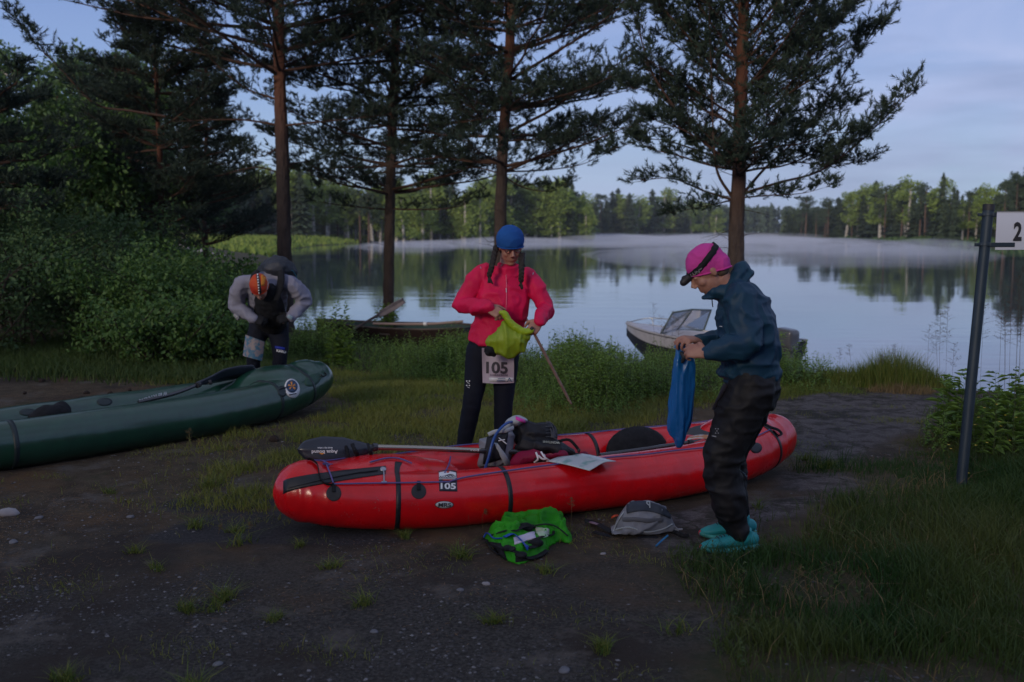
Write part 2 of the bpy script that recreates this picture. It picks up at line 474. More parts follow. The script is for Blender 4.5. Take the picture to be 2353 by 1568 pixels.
RIGHTG = wpoly([(1560, 1620), (1620, 1480), (1560, 1400), (1540, 1320), (1730, 1300), (1790, 1210), (1930, 1120), (2060, 1075), (2140, 1010), (2190, 950), (2400, 930), (2700, 1000), (2900, 1620)])
BANK = wpoly([(1640, 905), (1780, 870), (2150, 880), (2150, 905), (1900, 905), (1760, 922)])
def mask(p, poly, soft, seed, wob):
    return smooth(-soft, soft, poly_sd(p, poly) + noise(p, 2.2, seed) * wob + noise(p, 7, seed + 1) * wob * .5)
def grass_density(p):
    r = np.maximum(mask(p, LAWN, .35, 31, .30), mask(p, RIGHTG, .30, 41, .25))
    r = np.maximum(r, .42 * mask(p, LAWN2, .5, 51, .4))
    r = np.maximum(r, .26 * mask(p, SCRUB, .35, 61, .35))
    r = np.maximum(r, .9 * mask(p, BANK, .15, 71, .1))
    r = r * (1 - np.maximum(mask(p, ASPH[0], .05, 81, .05), .93 * mask(p, ASPH[2], .1, 85, .1)))
    r = r * (1 - .97 * mask(p, ASPH[1], .08, 83, .06))
    return r
k = 7.0; A_ = 1.43; NG = 520
s_ = np.linspace(-1, 1, NG)
gx = A_ * np.sinh(k * s_); gy = 6 + A_ * np.sinh(k * s_)
XX, YY = np.meshgrid(gx, gy)
pp = np.stack([XX, YY], -1)
ZZ = gz(XX, YY)
gd = grass_density(pp)
asp = np.maximum.reduce([mask(pp, ASPH[0], .05, 81, .05), mask(pp, ASPH[1], .05, 83, .06), mask(pp, ASPH[2], .1, 85, .1)])
drk = np.maximum(mask(pp, DARK[0], .03, 91, .03), mask(pp, DARK[1], .03, 93, .03))
ZZ = ZZ + asp * .012
beyond = smooth(14.5, 17, YY + 0 * XX)
leftg = smooth(-5.2, -6.5, XX + fbm(pp, .5, 3) * 1.2) * smooth(10.5, 12.5, YY)
gd2 = np.maximum(gd, np.maximum(beyond, leftg))
me = MB(); i = np.arange(NG - 1)[:, None] * NG; j = np.arange(NG - 1)[None]
me.add(np.stack([XX, YY, ZZ], -1).reshape(-1, 3), np.stack([i + j, i + j + 1, i + NG + j + 1, i + NG + j], -1).reshape(-1, 4), gd2.ravel())
gm = me.mesh('ground')
for nm, arr in (('asphalt', asp), ('tar', drk)):
    a = gm.attributes.new(nm, 'FLOAT', 'POINT'); a.data.foreach_set('value', arr.astype(np.float32).ravel())
M_GROUND = bpy.data.materials.new('earth_and_gravel'); M_GROUND.use_nodes = True
nt = M_GROUND.node_tree; N = nt.nodes; L = nt.links; b = N['Principled BSDF']; b.inputs['Roughness'].default_value = .92
b.inputs['Specular IOR Level'].default_value = .3
co = N.new('ShaderNodeTexCoord')
def tex(scale, det=5, rough=.6, typ='ShaderNodeTexNoise'):
    n = N.new(typ); n.inputs['Scale'].default_value = scale
    if typ == 'ShaderNodeTexNoise': n.inputs['Detail'].default_value = det; n.inputs['Roughness'].default_value = rough
    L.new(co.outputs['Object'], n.inputs['Vector']); return n
def mixc(f, a, b_, lo=None, hi=None):
    if lo is not None:
        mr = N.new('ShaderNodeMapRange'); mr.inputs[1].default_value = lo; mr.inputs[2].default_value = hi; L.new(f, mr.inputs[0]); f = mr.outputs[0]
    m = N.new('ShaderNodeMixRGB'); L.new(f, m.inputs[0])
    for k_, c in ((1, a), (2, b_)):
        if isinstance(c, tuple): m.inputs[k_].default_value = (*c, 1)
        else: L.new(c, m.inputs[k_])
    return m.outputs[0]
big = tex(1.3, 4); mid = tex(7, 6, .65); fine = tex(60, 4, .7); vor = tex(75, typ='ShaderNodeTexVoronoi'); vor2 = tex(30, typ='ShaderNodeTexVoronoi')
dirt = mixc(mid.outputs[0], (.052, .038, .025), (.100, .078, .052), .38, .62)
dirt = mixc(big.outputs[0], dirt, (.115, .066, .032), .5, .72)
grav = mixc(fine.outputs[0], (.028, .025, .022), (.115, .105, .095), .4, .72)
sepy = N.new('ShaderNodeSeparateXYZ'); L.new(co.outputs['Object'], sepy.inputs[0])
gf = N.new('ShaderNodeMath'); gf.operation = 'MULTIPLY_ADD'; L.new(big.outputs[0], gf.inputs[0]); gf.inputs[1].default_value = 2.6; L.new(sepy.outputs['Y'], gf.inputs[2])
dg_ = mixc(gf.outputs[0], grav, dirt, 5.6, 6.6)
patchn = tex(.75, 5, .65); dg_ = mixc(patchn.outputs[0], dg_, (.040, .030, .024), .50, .60)
patch2 = tex(2.1, 5, .7); dg_ = mixc(patch2.outputs[0], dg_, (.115, .10, .088), .56, .66)
patch3 = tex(1.1, 6, .7); dg_ = mixc(patch3.outputs[0], dg_, (.050, .052, .022), .60, .68)
peb = mixc(vor.outputs['Distance'], (.26, .25, .24), dg_, .12, .20)
stn = N.new('ShaderNodeMapRange'); stn.inputs[1].default_value = .62; stn.inputs[2].default_value = .7; L.new(tex(9, 3).outputs[0], stn.inputs[0])
base = N.new('ShaderNodeMixRGB'); L.new(stn.outputs[0], base.inputs[0]); L.new(dg_, base.inputs[1]); L.new(peb, base.inputs[2])
at = N.new('ShaderNodeAttribute'); at.attribute_name = 'tint'
soil = mixc(mid.outputs[0], (.045, .050, .020), (.085, .066, .034), .4, .6)
c1 = mixc(at.outputs['Fac'], base.outputs[0], soil)
at2 = N.new('ShaderNodeAttribute'); at2.attribute_name = 'asphalt'
as_c = mixc(fine.outputs[0], (.085, .074, .074), (.19, .165, .165), .35, .75)
as_c = mixc(mid.outputs[0], as_c, (.05, .042, .038), .46, .62)
crk = N.new('ShaderNodeTexVoronoi'); crk.feature = 'DISTANCE_TO_EDGE'; crk.inputs['Scale'].default_value = .75
wv = N.new('ShaderNodeMixRGB'); wv.blend_type = 'ADD'; wv.inputs[0].default_value = .35; L.new(co.outputs['Object'], wv.inputs[1]); L.new(mid.outputs['Color'], wv.inputs[2]); L.new(wv.outputs[0], crk.inputs['Vector'])
as_c = mixc(crk.outputs[0], (.040, .037, .028), as_c, .004, .014)
as_c = mixc(patch2.outputs[0], as_c, (.035, .032, .026), .52, .6)
c2 = mixc(at2.outputs['Fac'], c1, as_c)
at3 = N.new('ShaderNodeAttribute'); at3.attribute_name = 'tar'
tar = mixc(fine.outputs[0], (.030, .029, .032), (.070, .066, .068), .4, .7)
c3 = mixc(at3.outputs['Fac'], c2, tar)
L.new(c3, b.inputs['Base Color'])
bu = N.new('ShaderNodeBump'); bu.inputs['Strength'].default_value = 1.0; bu.inputs['Distance'].default_value = .025
hm = N.new('ShaderNodeMath'); hm.operation = 'ADD'; L.new(fine.outputs[0], hm.inputs[0]); L.new(mid.outputs[0], hm.inputs[1]); L.new(hm.outputs[0], bu.inputs['Height'])
L.new(bu.outputs[0], b.inputs['Normal'])
obj('ground', gm, M_GROUND, kind='structure', label='dark gravel, worn asphalt and earth sloping to the lake', cat=None)

# water -------------------------------------------------------------
M_WATER = bpy.data.materials.new('lake_water'); M_WATER.use_nodes = True
nt = M_WATER.node_tree; N = nt.nodes; L = nt.links; b = N['Principled BSDF']
b.inputs['Base Color'].default_value = (.030, .055, .095, 1); b.inputs['Roughness'].default_value = .035; b.inputs['IOR'].default_value = 1.8
b.inputs['Specular IOR Level'].default_value = .8
co = N.new('ShaderNodeTexCoord')
def wtex(scale, stretch, det=3):
    m = N.new('ShaderNodeMapping'); m.inputs['Scale'].default_value = stretch; L.new(co.outputs['Object'], m.inputs[0])
    n = N.new('ShaderNodeTexNoise'); n.inputs['Scale'].default_value = scale; n.inputs['Detail'].default_value = det; L.new(m.outputs[0], n.inputs[0]); return n.outputs[0]
a1 = wtex(1.1, (.35, 1, 1)); a2 = wtex(.16, (.6, 1, 1), 2); a3 = wtex(.05, (1, 1, 1), 2)
mr = N.new('ShaderNodeMapRange'); mr.inputs[1].default_value = .45; mr.inputs[2].default_value = .62; mr.inputs[3].default_value = .12; L.new(a3, mr.inputs[0])
mu = N.new('ShaderNodeMath'); mu.operation = 'MULTIPLY'; L.new(a1, mu.inputs[0]); L.new(mr.outputs[0], mu.inputs[1])
ad = N.new('ShaderNodeMath'); ad.operation = 'MULTIPLY_ADD'; L.new(a2, ad.inputs[0]); ad.inputs[1].default_value = .8; L.new(mu.outputs[0], ad.inputs[2])
bu = N.new('ShaderNodeBump'); bu.inputs['Strength'].default_value = .40; bu.inputs['Distance'].default_value = .035
L.new(ad.outputs[0], bu.inputs['Height']); L.new(bu.outputs[0], b.inputs['Normal'])
wm = MB(); WX = 780
wm.add([(-WX, -100, WZ), (WX, -100, WZ), (WX, WX, WZ), (-WX, WX, WZ)], [[0, 1, 2, 3]])
wo = obj('lake_water', wm, M_WATER, kind='structure', label='still lake with low mist', smooth=False)

# low mist on the lake ----------------------------------------------
def mist(x0, x1, y0, y1, h, dens, name):
    m = bpy.data.materials.new(name); m.use_nodes = True; nt = m.node_tree; N = nt.nodes; L = nt.links
    N.remove(N['Principled BSDF']); v = N.new('ShaderNodeVolumePrincipled'); v.inputs['Color'].default_value = (.86, .88, .96, 1)
    v.inputs['Density'].default_value = dens; v.inputs['Anisotropy'].default_value = .1
    L.new(v.outputs[0], N['Material Output'].inputs['Volume'])
    poly = WATER[(WATER[:, 1] > y0)]; c = poly.mean(0)
    poly = np.vstack([poly, [(74, y0), (np.interp(y0, [38, 55, 74], [-9.8, -15, -21]), y0)]]); poly[:, 0] += np.where(poly[:, 0] < c[0], .8, -.8); poly[:, 1] = np.minimum(poly[:, 1], y1)
    n = len(poly); lo = np.column_stack([poly, np.full(n, WZ + .03)]); hi = lo + np.array([0, 0, h])
    mb = MB(); mb.addm(np.vstack([lo, hi]), [list(range(n)), list(range(n, 2 * n))[::-1]] + [[k, (k + 1) % n, n + (k + 1) % n, n + k] for k in range(n)])
    o = obj('mist', mb, m, kind='stuff', smooth=False, label='thin low mist lying on the lake near the far shore'); return o
mist(-40, 70, 170, 640, .45, .004, 'mist_low')
rm = np.random.default_rng(99); mb = MB()
for q in range(78):
    y = 75 + 270 * rm.random() ** .8; u0 = np.interp(y, [70, 90, 150, 210, 270, 330], [-12, -15, -22, -18, 2, 35]); x1 = np.interp(y, [70, 122, 171, 240, 330], [48, 56, 60, 76, 92]); x = rm.uniform(u0, x1)
    ball(mb, (x, y, WZ + .05), (rm.uniform(6, 17), rm.uniform(5, 14), rm.uniform(.4, 1.25) * (.7 + y / 400)), None, 16, 8)
o_ = obj('mist', mb, bpy.data.materials['mist_low'].copy(), kind='stuff', smooth=True, label='drifting wisps of mist low over the lake')
for n_ in o_.data.materials[0].node_tree.nodes:
    if n_.type == 'PRINCIPLED_VOLUME': n_.inputs['Density'].default_value = .036

# clear cool air that softens the far woods
hz = bpy.data.materials.new('air_haze'); hz.use_nodes = True; N = hz.node_tree.nodes; L = hz.node_tree.links; N.remove(N['Principled BSDF']); v_ = N.new('ShaderNodeVolumePrincipled')
v_.inputs['Color'].default_value = (.80, .88, 1.0, 1); v_.inputs['Density'].default_value = .00018; v_.inputs['Anisotropy'].default_value = .0; L.new(v_.outputs[0], N['Material Output'].inputs['Volume'])
mb = MB(); box(mb, (0, 5, 15), (1700, 1700, 44)); obj('haze', mb, hz, kind='stuff', smooth=False, label='thin blue dusk haze over the whole lake')

# ================================================================== TREES
M_BARK = mat('pine_bark', (.034, .024, .022), .9, (.060, .042, .036), 9, 5, bump=1.0, bscale=22, bdist=.05, tint=(.10, .038, .022), stretch=(1, 1, .35))
M_TWIG = mat('twig_bark', (.030, .020, .017), .9, tint=(.080, .034, .020))
M_NEEDLE = mat('pine_needles', (.010, .027, .022), .75, tint=(.028, .050, .032), trans=.12)
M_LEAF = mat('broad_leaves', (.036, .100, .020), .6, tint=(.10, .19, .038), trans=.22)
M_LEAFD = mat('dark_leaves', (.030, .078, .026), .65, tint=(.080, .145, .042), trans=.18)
M_BIRCHB = mat('birch_bark', (.42, .40, .37), .8, (.10, .09, .08), 7, 4, stretch=(1, 1, .5), fac=(.5, .6))
M_FARBIRCH = mat('birch_leaves', (.14, .22, .045), .7, tint=(.27, .35, .075), trans=.2)
M_FARDARK = mat('spruce_needles', (.028, .052, .032), .8, tint=(.065, .095, .045))
M_FARPINE = mat('far_pine_bark', (.13, .075, .05), .9, (.07, .05, .045), 3, 2)

def shoots(mb, base, d, ln, rng, nn=24, nl=.06, nw=.015, tint=None):
    """bottle-brush shoots: every needle a narrow triangle"""
    K = len(base)
    if K == 0: return
    d = norm(d); up = np.where(np.abs(d[:, 2:3]) > .9, np.array([[1., 0, 0]]), np.array([[0, 0, 1.]]))
    s = norm(np.cross(d, up)); b = np.cross(d, s)
    t = (np.arange(nn)[None] + rng.random((K, nn))) / nn; a = rng.random((K, nn)) * 2 * pi
    o = base[:, None] + d[:, None] * (t * ln[:, None])[..., None]
    rad = np.cos(a)[..., None] * s[:, None] + np.sin(a)[..., None] * b[:, None]
    nd = norm(d[:, None] * (.55 + .5 * t[..., None]) + rad * .75)
    L_ = nl * (.75 + .5 * rng.random((K, nn)))[..., None]
    w = np.cross(nd, rad); w = norm(w + .3 * rng.standard_normal(w.shape)) * nw / 2
    V = np.stack([o - w, o + w, o + nd * L_], 2).reshape(-1, 3)
    F = np.arange(len(V)).reshape(-1, 3)
    tt = rng.random((K, 1)) * .6 if tint is None else tint[:, None]
    tt = np.clip(np.broadcast_to(tt + .25 * rng.random((K, nn)), (K, nn)), 0, 1)
    mb.add(V, F, np.repeat(tt.reshape(-1), 3))

def grow_limb(c, r0, rng, wood, crown, sp=.17, l2=.36, start=.22, fork=1.0, up=.25, shoot=.16, bare=0.0, nl=.055):
    """c: limb centre line. adds twigs to `wood`, needles to `crown`"""
    seg = np.linalg.norm(np.diff(c, axis=0), axis=1); cum = np.concatenate([[0], np.cumsum(seg)]); Lh = cum[-1]
    ss = np.arange(start * Lh, Lh, sp * (.8 + .4 * rng.random()))
    if len(ss) == 0: ss = np.array([Lh * .6])
    ss = np.clip(ss + rng.normal(0, sp * .3, len(ss)), 0, Lh * .995)
    pt = np.stack([np.interp(ss, cum, c[:, k]) for k in range(3)], 1)
    tg = norm(np.stack([np.interp(np.clip(ss + .1, 0, Lh), cum, c[:, k]) for k in range(3)], 1) - np.stack([np.interp(np.clip(ss - .1, 0, Lh), cum, c[:, k]) for k in range(3)], 1))
    B = []; D = []; LN = []; A1 = []; B1 = []; R1 = []
    for q in range(len(ss)):
        for sgn in ((-1, 1) if rng.random() < .75 * fork else (rng.choice([-1, 1]),)):
            sd = norm(np.cross(tg[q], (0, 0, 1.)))
            dr = norm(tg[q] * (.35 + .7 * rng.random()) + sd * sgn * (.5 + .6 * rng.random()) + np.array([0, 0, up * (rng.random() * 1.6 - .2)]))
            ln2 = (l2 * (1 - .55 * ss[q] / Lh) * (.7 + .7 * rng.random())) * min(1.6, max(.55, Lh / 2.0))
            n2 = 4; tt = np.linspace(0, 1, n2 + 1)
            cur = pt[q] + np.outer(tt * ln2, dr) + np.outer(tt ** 2 * ln2 * .22, (0, 0, 1.))
            A1 += list(cur[:-1]); B1 += list(cur[1:]); R1 += list(.011 * (1 - .75 * tt[:-1]) * min(1, r0 / .03 + .3))
            for f0, fr_ in ((.38, .22), (.62, .3), (.82, .45), (1.0, .6)):
                if rng.random() < bare or rng.random() < .18: continue
                p0 = pt[q] + dr * ln2 * f0 + np.array([0, 0, ln2 * .22 * f0 * f0])
                for w in range(max(2, int(ln2 * 11.5 * fr_ + rng.random()))):
                    p = p0 + rng.normal(0, .045, 3); dd = dr * .55 + rng.normal(0, .55, 3); dd[2] = abs(dd[2]) * .8 + .15
                    B.append(p); D.append(dd); LN.append(shoot * (.45 + .8 * rng.random()))
    for w in range(3):
        B.append(c[-1]); D.append(tg[-1] + rng.normal(0, .25, 3) + np.array([0, 0, .3])); LN.append(shoot * 1.2)
    sticks(wood, A1, B1, np.array(R1) * .7, np.array(R1) * .5, 3, .3)
    B = np.array(B); D = np.array(D); LN = np.array(LN)
    if len(B): shoots(crown, B, D, LN, rng, tint=np.clip(.15 + .45 * rng.random() + .2 * rng.random(len(B)), 0, 1), nl=nl)

def pine(name, label, base, trunk, r0, r1, whorls, seed, group, fixed=(), keepout=None, orange=2.2, lens=(1.6, 2.6), elev=(5, 30), n_per=(4, 6), sp=.17, l2=.36, droop=0.0, lbias=None, nl=.07, wood=.75, taper=0.0):
    rng = np.random.default_rng(seed)
    rt = root(name, label, 'pine tree', base, group)
    tm = MB(); c = catmull(trunk, 6); c = c + np.stack([fbm(c, 1.3, seed, 2) * .02, fbm(c, 1.3, seed + 5, 2) * .02, c[:, 0] * 0], 1)
    n = len(c); rr = np.linspace(r0, r1, n); rr[0] *= 1.25
    nn = 18; t, s, b_ = frames(c, (1, 0, 0))
    cc = catmull(c, 4); rr = interp(rr, len(cc)); t, s, b_ = frames(cc, (1, 0, 0)); ang = np.linspace(0, 2 * pi, nn, endpoint=False)
    V = []; TT = []
    for i_ in range(len(cc)):
        ring = np.outer(np.cos(ang), s[i_]) + np.outer(np.sin(ang), b_[i_])
        k_ = 1 + .08 * noise(cc[i_] * np.array([1, 1, 1.2]) + ring * .5, 7, seed)
        V.append(cc[i_] + ring * (rr[i_] * k_)[:, None]); TT += [float(smooth(orange - .9, orange + 1.4, cc[i_][2]))] * nn
    V = np.array(V).reshape(-1, 3); m_ = len(cc); i_ = np.arange(m_ - 1)[:, None] * nn; j_ = np.arange(nn)[None]; j2 = (j_ + 1) % nn
    tm.add(V, np.stack([i_ + j_, i_ + j2, i_ + nn + j2, i_ + nn + j_], -1).reshape(-1, 4), np.array(TT))
    obj('trunk', tm, M_BARK, rt)
    crown = MB()
    def limb(pts, r, **kw):
        w = MB(); cl = catmull(pts, 5); loft(w, cl, r * wood * np.linspace(1, .12, len(cl)), n=6, sub=1, tint=.5)
        grow_limb(cl, r, rng, w, crown, **kw); obj('limb', w, M_TWIG, rt)
    zs = c[:, 2]
    for h, k_, lo, hi, e0, e1 in whorls:
        a0 = rng.random() * 2 * pi
        for q in range(k_):
            hh = h + rng.normal(0, .05); p0 = np.array([np.interp(hh, zs, c[:, 0]), np.interp(hh, zs, c[:, 1]), hh])
            az = a0 + q * 2 * pi / k_ + rng.normal(0, .35); Ln = rng.uniform(lo, hi) * (.8 + .35 * rng.random()) * (1 - taper * (hh - whorls[0][0]) / max(.5, whorls[-1][0] - whorls[0][0]))
            if lbias is not None: Ln *= 1 + lbias * cos(az)
            el = radians(rng.uniform(e0, e1)); dr = np.array([cos(az) * cos(el), sin(az) * cos(el), sin(el)])
            tt = np.linspace(0, 1, 6)[:, None]
            pts = p0 + dr * tt * Ln + np.array([0, 0, 1]) * (tt ** 2) * Ln * (.12 - droop) + rng.normal(0, .035, (6, 3)) * tt
            if keepout is not None and keepout(pts[-1]): continue
            limb(pts, .028 + .006 * Ln, sp=sp, l2=l2, nl=nl)
    for f in fixed:
        kw = f[2] if len(f) > 2 else {}
        limb(f[0], f[1], **{**dict(sp=sp, l2=l2, nl=nl), **kw})
    dt = MB()      # dead twigs on the lower trunk and inside the crown
    for q in range(46):
        hh = rng.uniform(zs[0] + 1.6, min(zs[-1], zs[0] + 7)); p0 = np.array([np.interp(hh, zs, c[:, 0]), np.interp(hh, zs, c[:, 1]), hh]); az = rng.random() * 2 * pi; L_ = rng.uniform(.08, .6)
        e = p0 + np.array([cos(az) * L_, sin(az) * L_, L_ * rng.uniform(-.3, .4)]); m_2 = p0 * .5 + e * .5 + rng.normal(0, .04, 3); sticks(dt, [p0, m_2], [m_2, e], [.008, .005], [.005, .002], 3, .1)
        if L_ > .4: sticks(dt, [m_2], [m_2 + rng.normal(0, .16, 3)], .004, .001, 3, .1)
    obj('dead_twigs', dt, M_TWIG, rt, kind='stuff')
    obj('crown', crown, M_NEEDLE, rt, smooth=False)
    return rt

def W(h0, h1, step, k_, lo, hi, e0, e1, rng):
    o = []; h = h0
    while h < h1: o.append((h, rng.integers(k_[0], k_[1] + 1), lo, hi, e0, e1)); h += step * (.85 + .3 * rng.random())
    return o
def col(pxs, y, z0=None):
    pts = [P(u, v, y) for u, v in pxs]
    if z0 is not None:
        p = pts[0].copy(); p[2] = z0; pts = [p] + pts
    return np.array(pts)
rw = np.random.default_rng(3)
FG = 'pines along the lake shore in front of the water'
# first trunk, behind the bending man
Y1 = 19.0
t1 = col([(655, 620), (650, 400), (644, 250), (640, 60), (638, -120), (640, -260)], Y1, -.3)
pine('pine_tree', 'tall thick-trunked pine standing behind the bending man in the grey jacket', t1[0], t1, .145, .085,
     W(4.6, 8.9, .42, (5, 6), 2.3, 4.0, 0, 20, rw), 11, FG, orange=3.4, l2=.66, sp=.23,
     fixed=[([P(640, 288, Y1), P(560, 276, Y1 + .1), P(480, 276, Y1 + .2), P(395, 280, Y1 + .2)], .034, dict(bare=.75, start=.5)),
            ([P(645, 290, Y1), P(720, 282, Y1 - .3), P(820, 272, Y1 - .6), P(900, 262, Y1 - .8)], .032, dict(start=.25)),
            ([P(640, 75, Y1), P(590, 30, Y1 - .5), P(500, 10, Y1 - .8), P(420, 0, Y1 - 1)], .04, {}),
            ([P(640, 230, Y1), P(560, 200, Y1 + .3), P(480, 130, Y1 + .3), P(440, 60, Y1 + .2)], .03, dict(start=.1)),
            ([P(645, 380, Y1), P(700, 372, Y1 + .6), P(760, 362, Y1 + 1.0), P(800, 372, Y1 + 1.3)], .026, dict(start=.3)),
            ([P(640, 340, Y1), P(600, 360, Y1 + .8), P(560, 350, Y1 + 1.2)], .02, dict(start=.2)),
            ([P(650, 400, Y1), P(585, 385, Y1 + .3), P(480, 408, Y1 + .5), P(380, 410, Y1 + .8), P(240, 375, Y1 + 1)], .02, dict(bare=.9, start=.5, sp=.4))])
# second trunk
Y2 = 21.3
t2 = col([(893, 690), (895, 520), (898, 400), (905, 200), (911, 0), (915, -120), (918, -240)], Y2, -.45)
pine('pine_tree', 'slender pine rising between the bending man and the woman, its foot behind the rowboat', t2[0], t2, .125, .075,
     W(2.5, 9.6, .48, (5, 7), 2.2, 3.5, -6, 16, rw), 12, FG, orange=3.6, l2=.60, sp=.24, droop=.05,
     fixed=[([P(895, 480, Y2), P(960, 482, Y2 - .3), P(1040, 478, Y2 - .5), P(1110, 455, Y2 - .6)], .03, dict(start=.15)),
            ([P(893, 482, Y2), P(840, 478, Y2 - .3), P(770, 470, Y2 - .5), P(720, 462, Y2 - .7)], .028, dict(start=.25)),
            ([P(898, 400, Y2), P(960, 395, Y2 + .5), P(1040, 405, Y2 + .6), P(1090, 410, Y2 + .8)], .026, {}),
            ([P(898, 395, Y2), P(850, 400, Y2 + .4), P(790, 420, Y2 + .6), P(740, 425, Y2 + .8)], .026, {})])
# third trunk, behind the woman
Y3 = 18.8
t3 = col([(1148, 560), (1150, 470), (1155, 350), (1165, 200), (1178, 0), (1186, -120), (1192, -230)], Y3, -.45)
pine('pine_tree', 'leaning pine whose trunk rises straight behind the woman in the blue cap', t3[0], t3, .125, .07,
     W(2.9, 8.6, .48, (5, 7), 2.1, 3.3, -4, 18, rw), 13, FG, orange=3.4, l2=.58, sp=.22, droop=.04, lbias=.12,
     fixed=[([P(1160, 240, Y3), P(1230, 235, Y3 - .3), P(1310, 215, Y3 - .5), P(1390, 190, Y3 - .6)], .032, {}),
            ([P(1155, 325, Y3), P(1250, 320, Y3 + .2), P(1340, 330, Y3 + .2), P(1390, 345, Y3)], .028, {}),
            ([P(1152, 395, Y3), P(1240, 392, Y3 + .2), P(1330, 380, Y3 - .1), P(1400, 350, Y3 - .2)], .028, {}),
            ([P(1150, 400, Y3), P(1200, 430, Y3 + .2), P(1260, 440, Y3 + .1), P(1310, 420, Y3)], .024, {}),
            ([P(1152, 400, Y3), P(1090, 385, Y3 + .3), P(1020, 395, Y3 + .3)], .022, {})])
# fourth: broad open crown at the right
Y4 = 14.6
t4 = col([(1690, 600), (1692, 500), (1697, 420), (1700, 330), (1704, 200), (1708, 60), (1712, -80), (1715, -200)], Y4, -.3)
def L4(pp, r, **k_): return ([P(u, v, Y4 + dy) for u, v, dy in pp], r, k_)
pine('pine_tree', 'broad open-crowned pine with forking limbs behind the man in the pink cap', t4[0], t4, .125, .065,
     [(2.5, 5, 1.2, 1.8, -8, 15), (2.8, 6, 1.4, 2.0, 0, 25), (3.2, 6, 1.5, 2.1, 10, 35), (3.6, 6, 1.5, 2.2, 15, 45), (4.0, 6, 1.5, 2.2, 20, 50), (4.4, 6, 1.5, 2.2, 25, 50), (4.8, 6, 1.5, 2.2, 25, 50), (5.2, 6, 1.5, 2.2, 25, 50), (5.6, 6, 1.5, 2.2, 25, 50)], 14, FG, orange=2.4, sp=.16, l2=.5, wood=.6,
     fixed=[L4([(1708, 445, 0), (1790, 420, -.1), (1880, 395, -.3), (1960, 340, -.4), (2040, 265, -.5), (2100, 210, -.5)], .042, start=.3, sp=.14),
            L4([(1712, 440, 0), (1760, 385, .3), (1830, 320, .5), (1900, 230, .6), (1960, 140, .6), (2020, 70, .6)], .04, start=.3),
            L4([(1705, 380, 0), (1800, 372, .4), (1900, 378, .6), (1990, 372, .7)], .03, start=.25),
            L4([(1705, 350, 0), (1770, 300, -.4), (1810, 200, -.7), (1880, 110, -.8), (1950, 30, -.8)], .036, start=.3),
            L4([(1705, 330, 0), (1740, 250, .3), (1790, 150, .4), (1840, 50, .5), (1860, -60, .5)], .034, start=.35),
            L4([(1705, 260, 0), (1780, 200, .3), (1870, 150, .4), (1960, 90, .4), (2030, 60, .3)], .03, start=.25),
            L4([(1680, 450, 0), (1650, 400, -.2), (1640, 330, -.4), (1635, 180, -.5), (1630, 60, -.5)], .04, start=.35),
            L4([(1685, 375, 0), (1620, 330, -.1), (1560, 260, -.2), (1500, 170, -.3), (1470, 80, -.3), (1450, 10, -.3)], .042, start=.25),
            L4([(1685, 460, 0), (1620, 440, .2), (1540, 410, .4), (1450, 420, .5)], .034, start=.2),
            L4([(1685, 380, 0), (1600, 345, .3), (1500, 320, .5), (1400, 345, .6)], .03, start=.2),
            L4([(1690, 300, 0), (1620, 240, .5), (1540, 220, .8), (1440, 200, .9)], .03, start=.25),
            L4([(1700, 200, 0), (1620, 130, .1), (1540, 60, .2), (1480, -10, .2)], .03, start=.25),
            L4([(1700, 455, 0), (1760, 450, -.3), (1840, 445, -.4), (1900, 430, -.5)], .024, start=.2),
            L4([(1682, 460, 0), (1640, 470, -.2), (1590, 480, -.3), (1540, 490, -.3)], .022, start=.2)])
# fifth: dark pine to the left, thin trunk showing below its crown
Y5 = 20.5
t5 = col([(372, 590), (370, 480), (366, 340), (360, 200), (352, 60)], Y5, .35)
pine('pine_tree', 'dark bushy pine on the left with a thin reddish trunk beside the pale log stack', t5[0], t5, .09, .03,
     W(1.9, 6.3, .34, (6, 7), 1.9, 2.6, -6, 22, rw) , 15, FG, taper=.68, orange=1.6, sp=.17, l2=.5, droop=.05, nl=.065)
Y6 = 14.0
t6 = col([(-60, 640), (-60, 400), (-55, 300), (-50, 220)], Y6, .2)
pine('pine_tree', 'pine at the left edge reaching a curved limb into the frame', t6[0], t6, .09, .05,
     W(1.9, 3.3, .34, (5, 6), 1.2, 1.7, -5, 15, rw), 16, FG, taper=.3, orange=2.2, sp=.17, l2=.45,
     fixed=[([P(380, 268, 15.5), P(300, 255, 15.4), P(220, 240, 15.3), P(150, 170, 15.1), P(90, 110, 15), P(30, 40, 14.9)][::1], .03, dict(start=.35))])
for ii, (u, y, vt) in enumerate([(265, 26, 125), (130, 24, 215), (470, 30, 50)]):
    t = col([(u, 500), (u + 4, (500 + vt) / 2), (u, vt)], y, .6)
    H_ = t[-1][2]
    pine('pine_tree', ['dark pine with its top behind the left-hand sky gap, half hidden in the thicket', 'dark pine low on the far left, half hidden by the bushes',
         'tall dark pine behind the thin reddish trunk, its top above the frame', 'short dark pine at the far left edge over the bushes', 'young dark pine between the bushes and the left-hand sky gap'][ii],
         t[0], t, .09, .03, W(1.2, H_ - .2, .42, (6, 7), 1.6, 2.3, -8, 22, rw), 40 + ii, 'dark pines of the left-hand wood', taper=.75, orange=2.5, sp=.22, l2=.5, nl=.075)

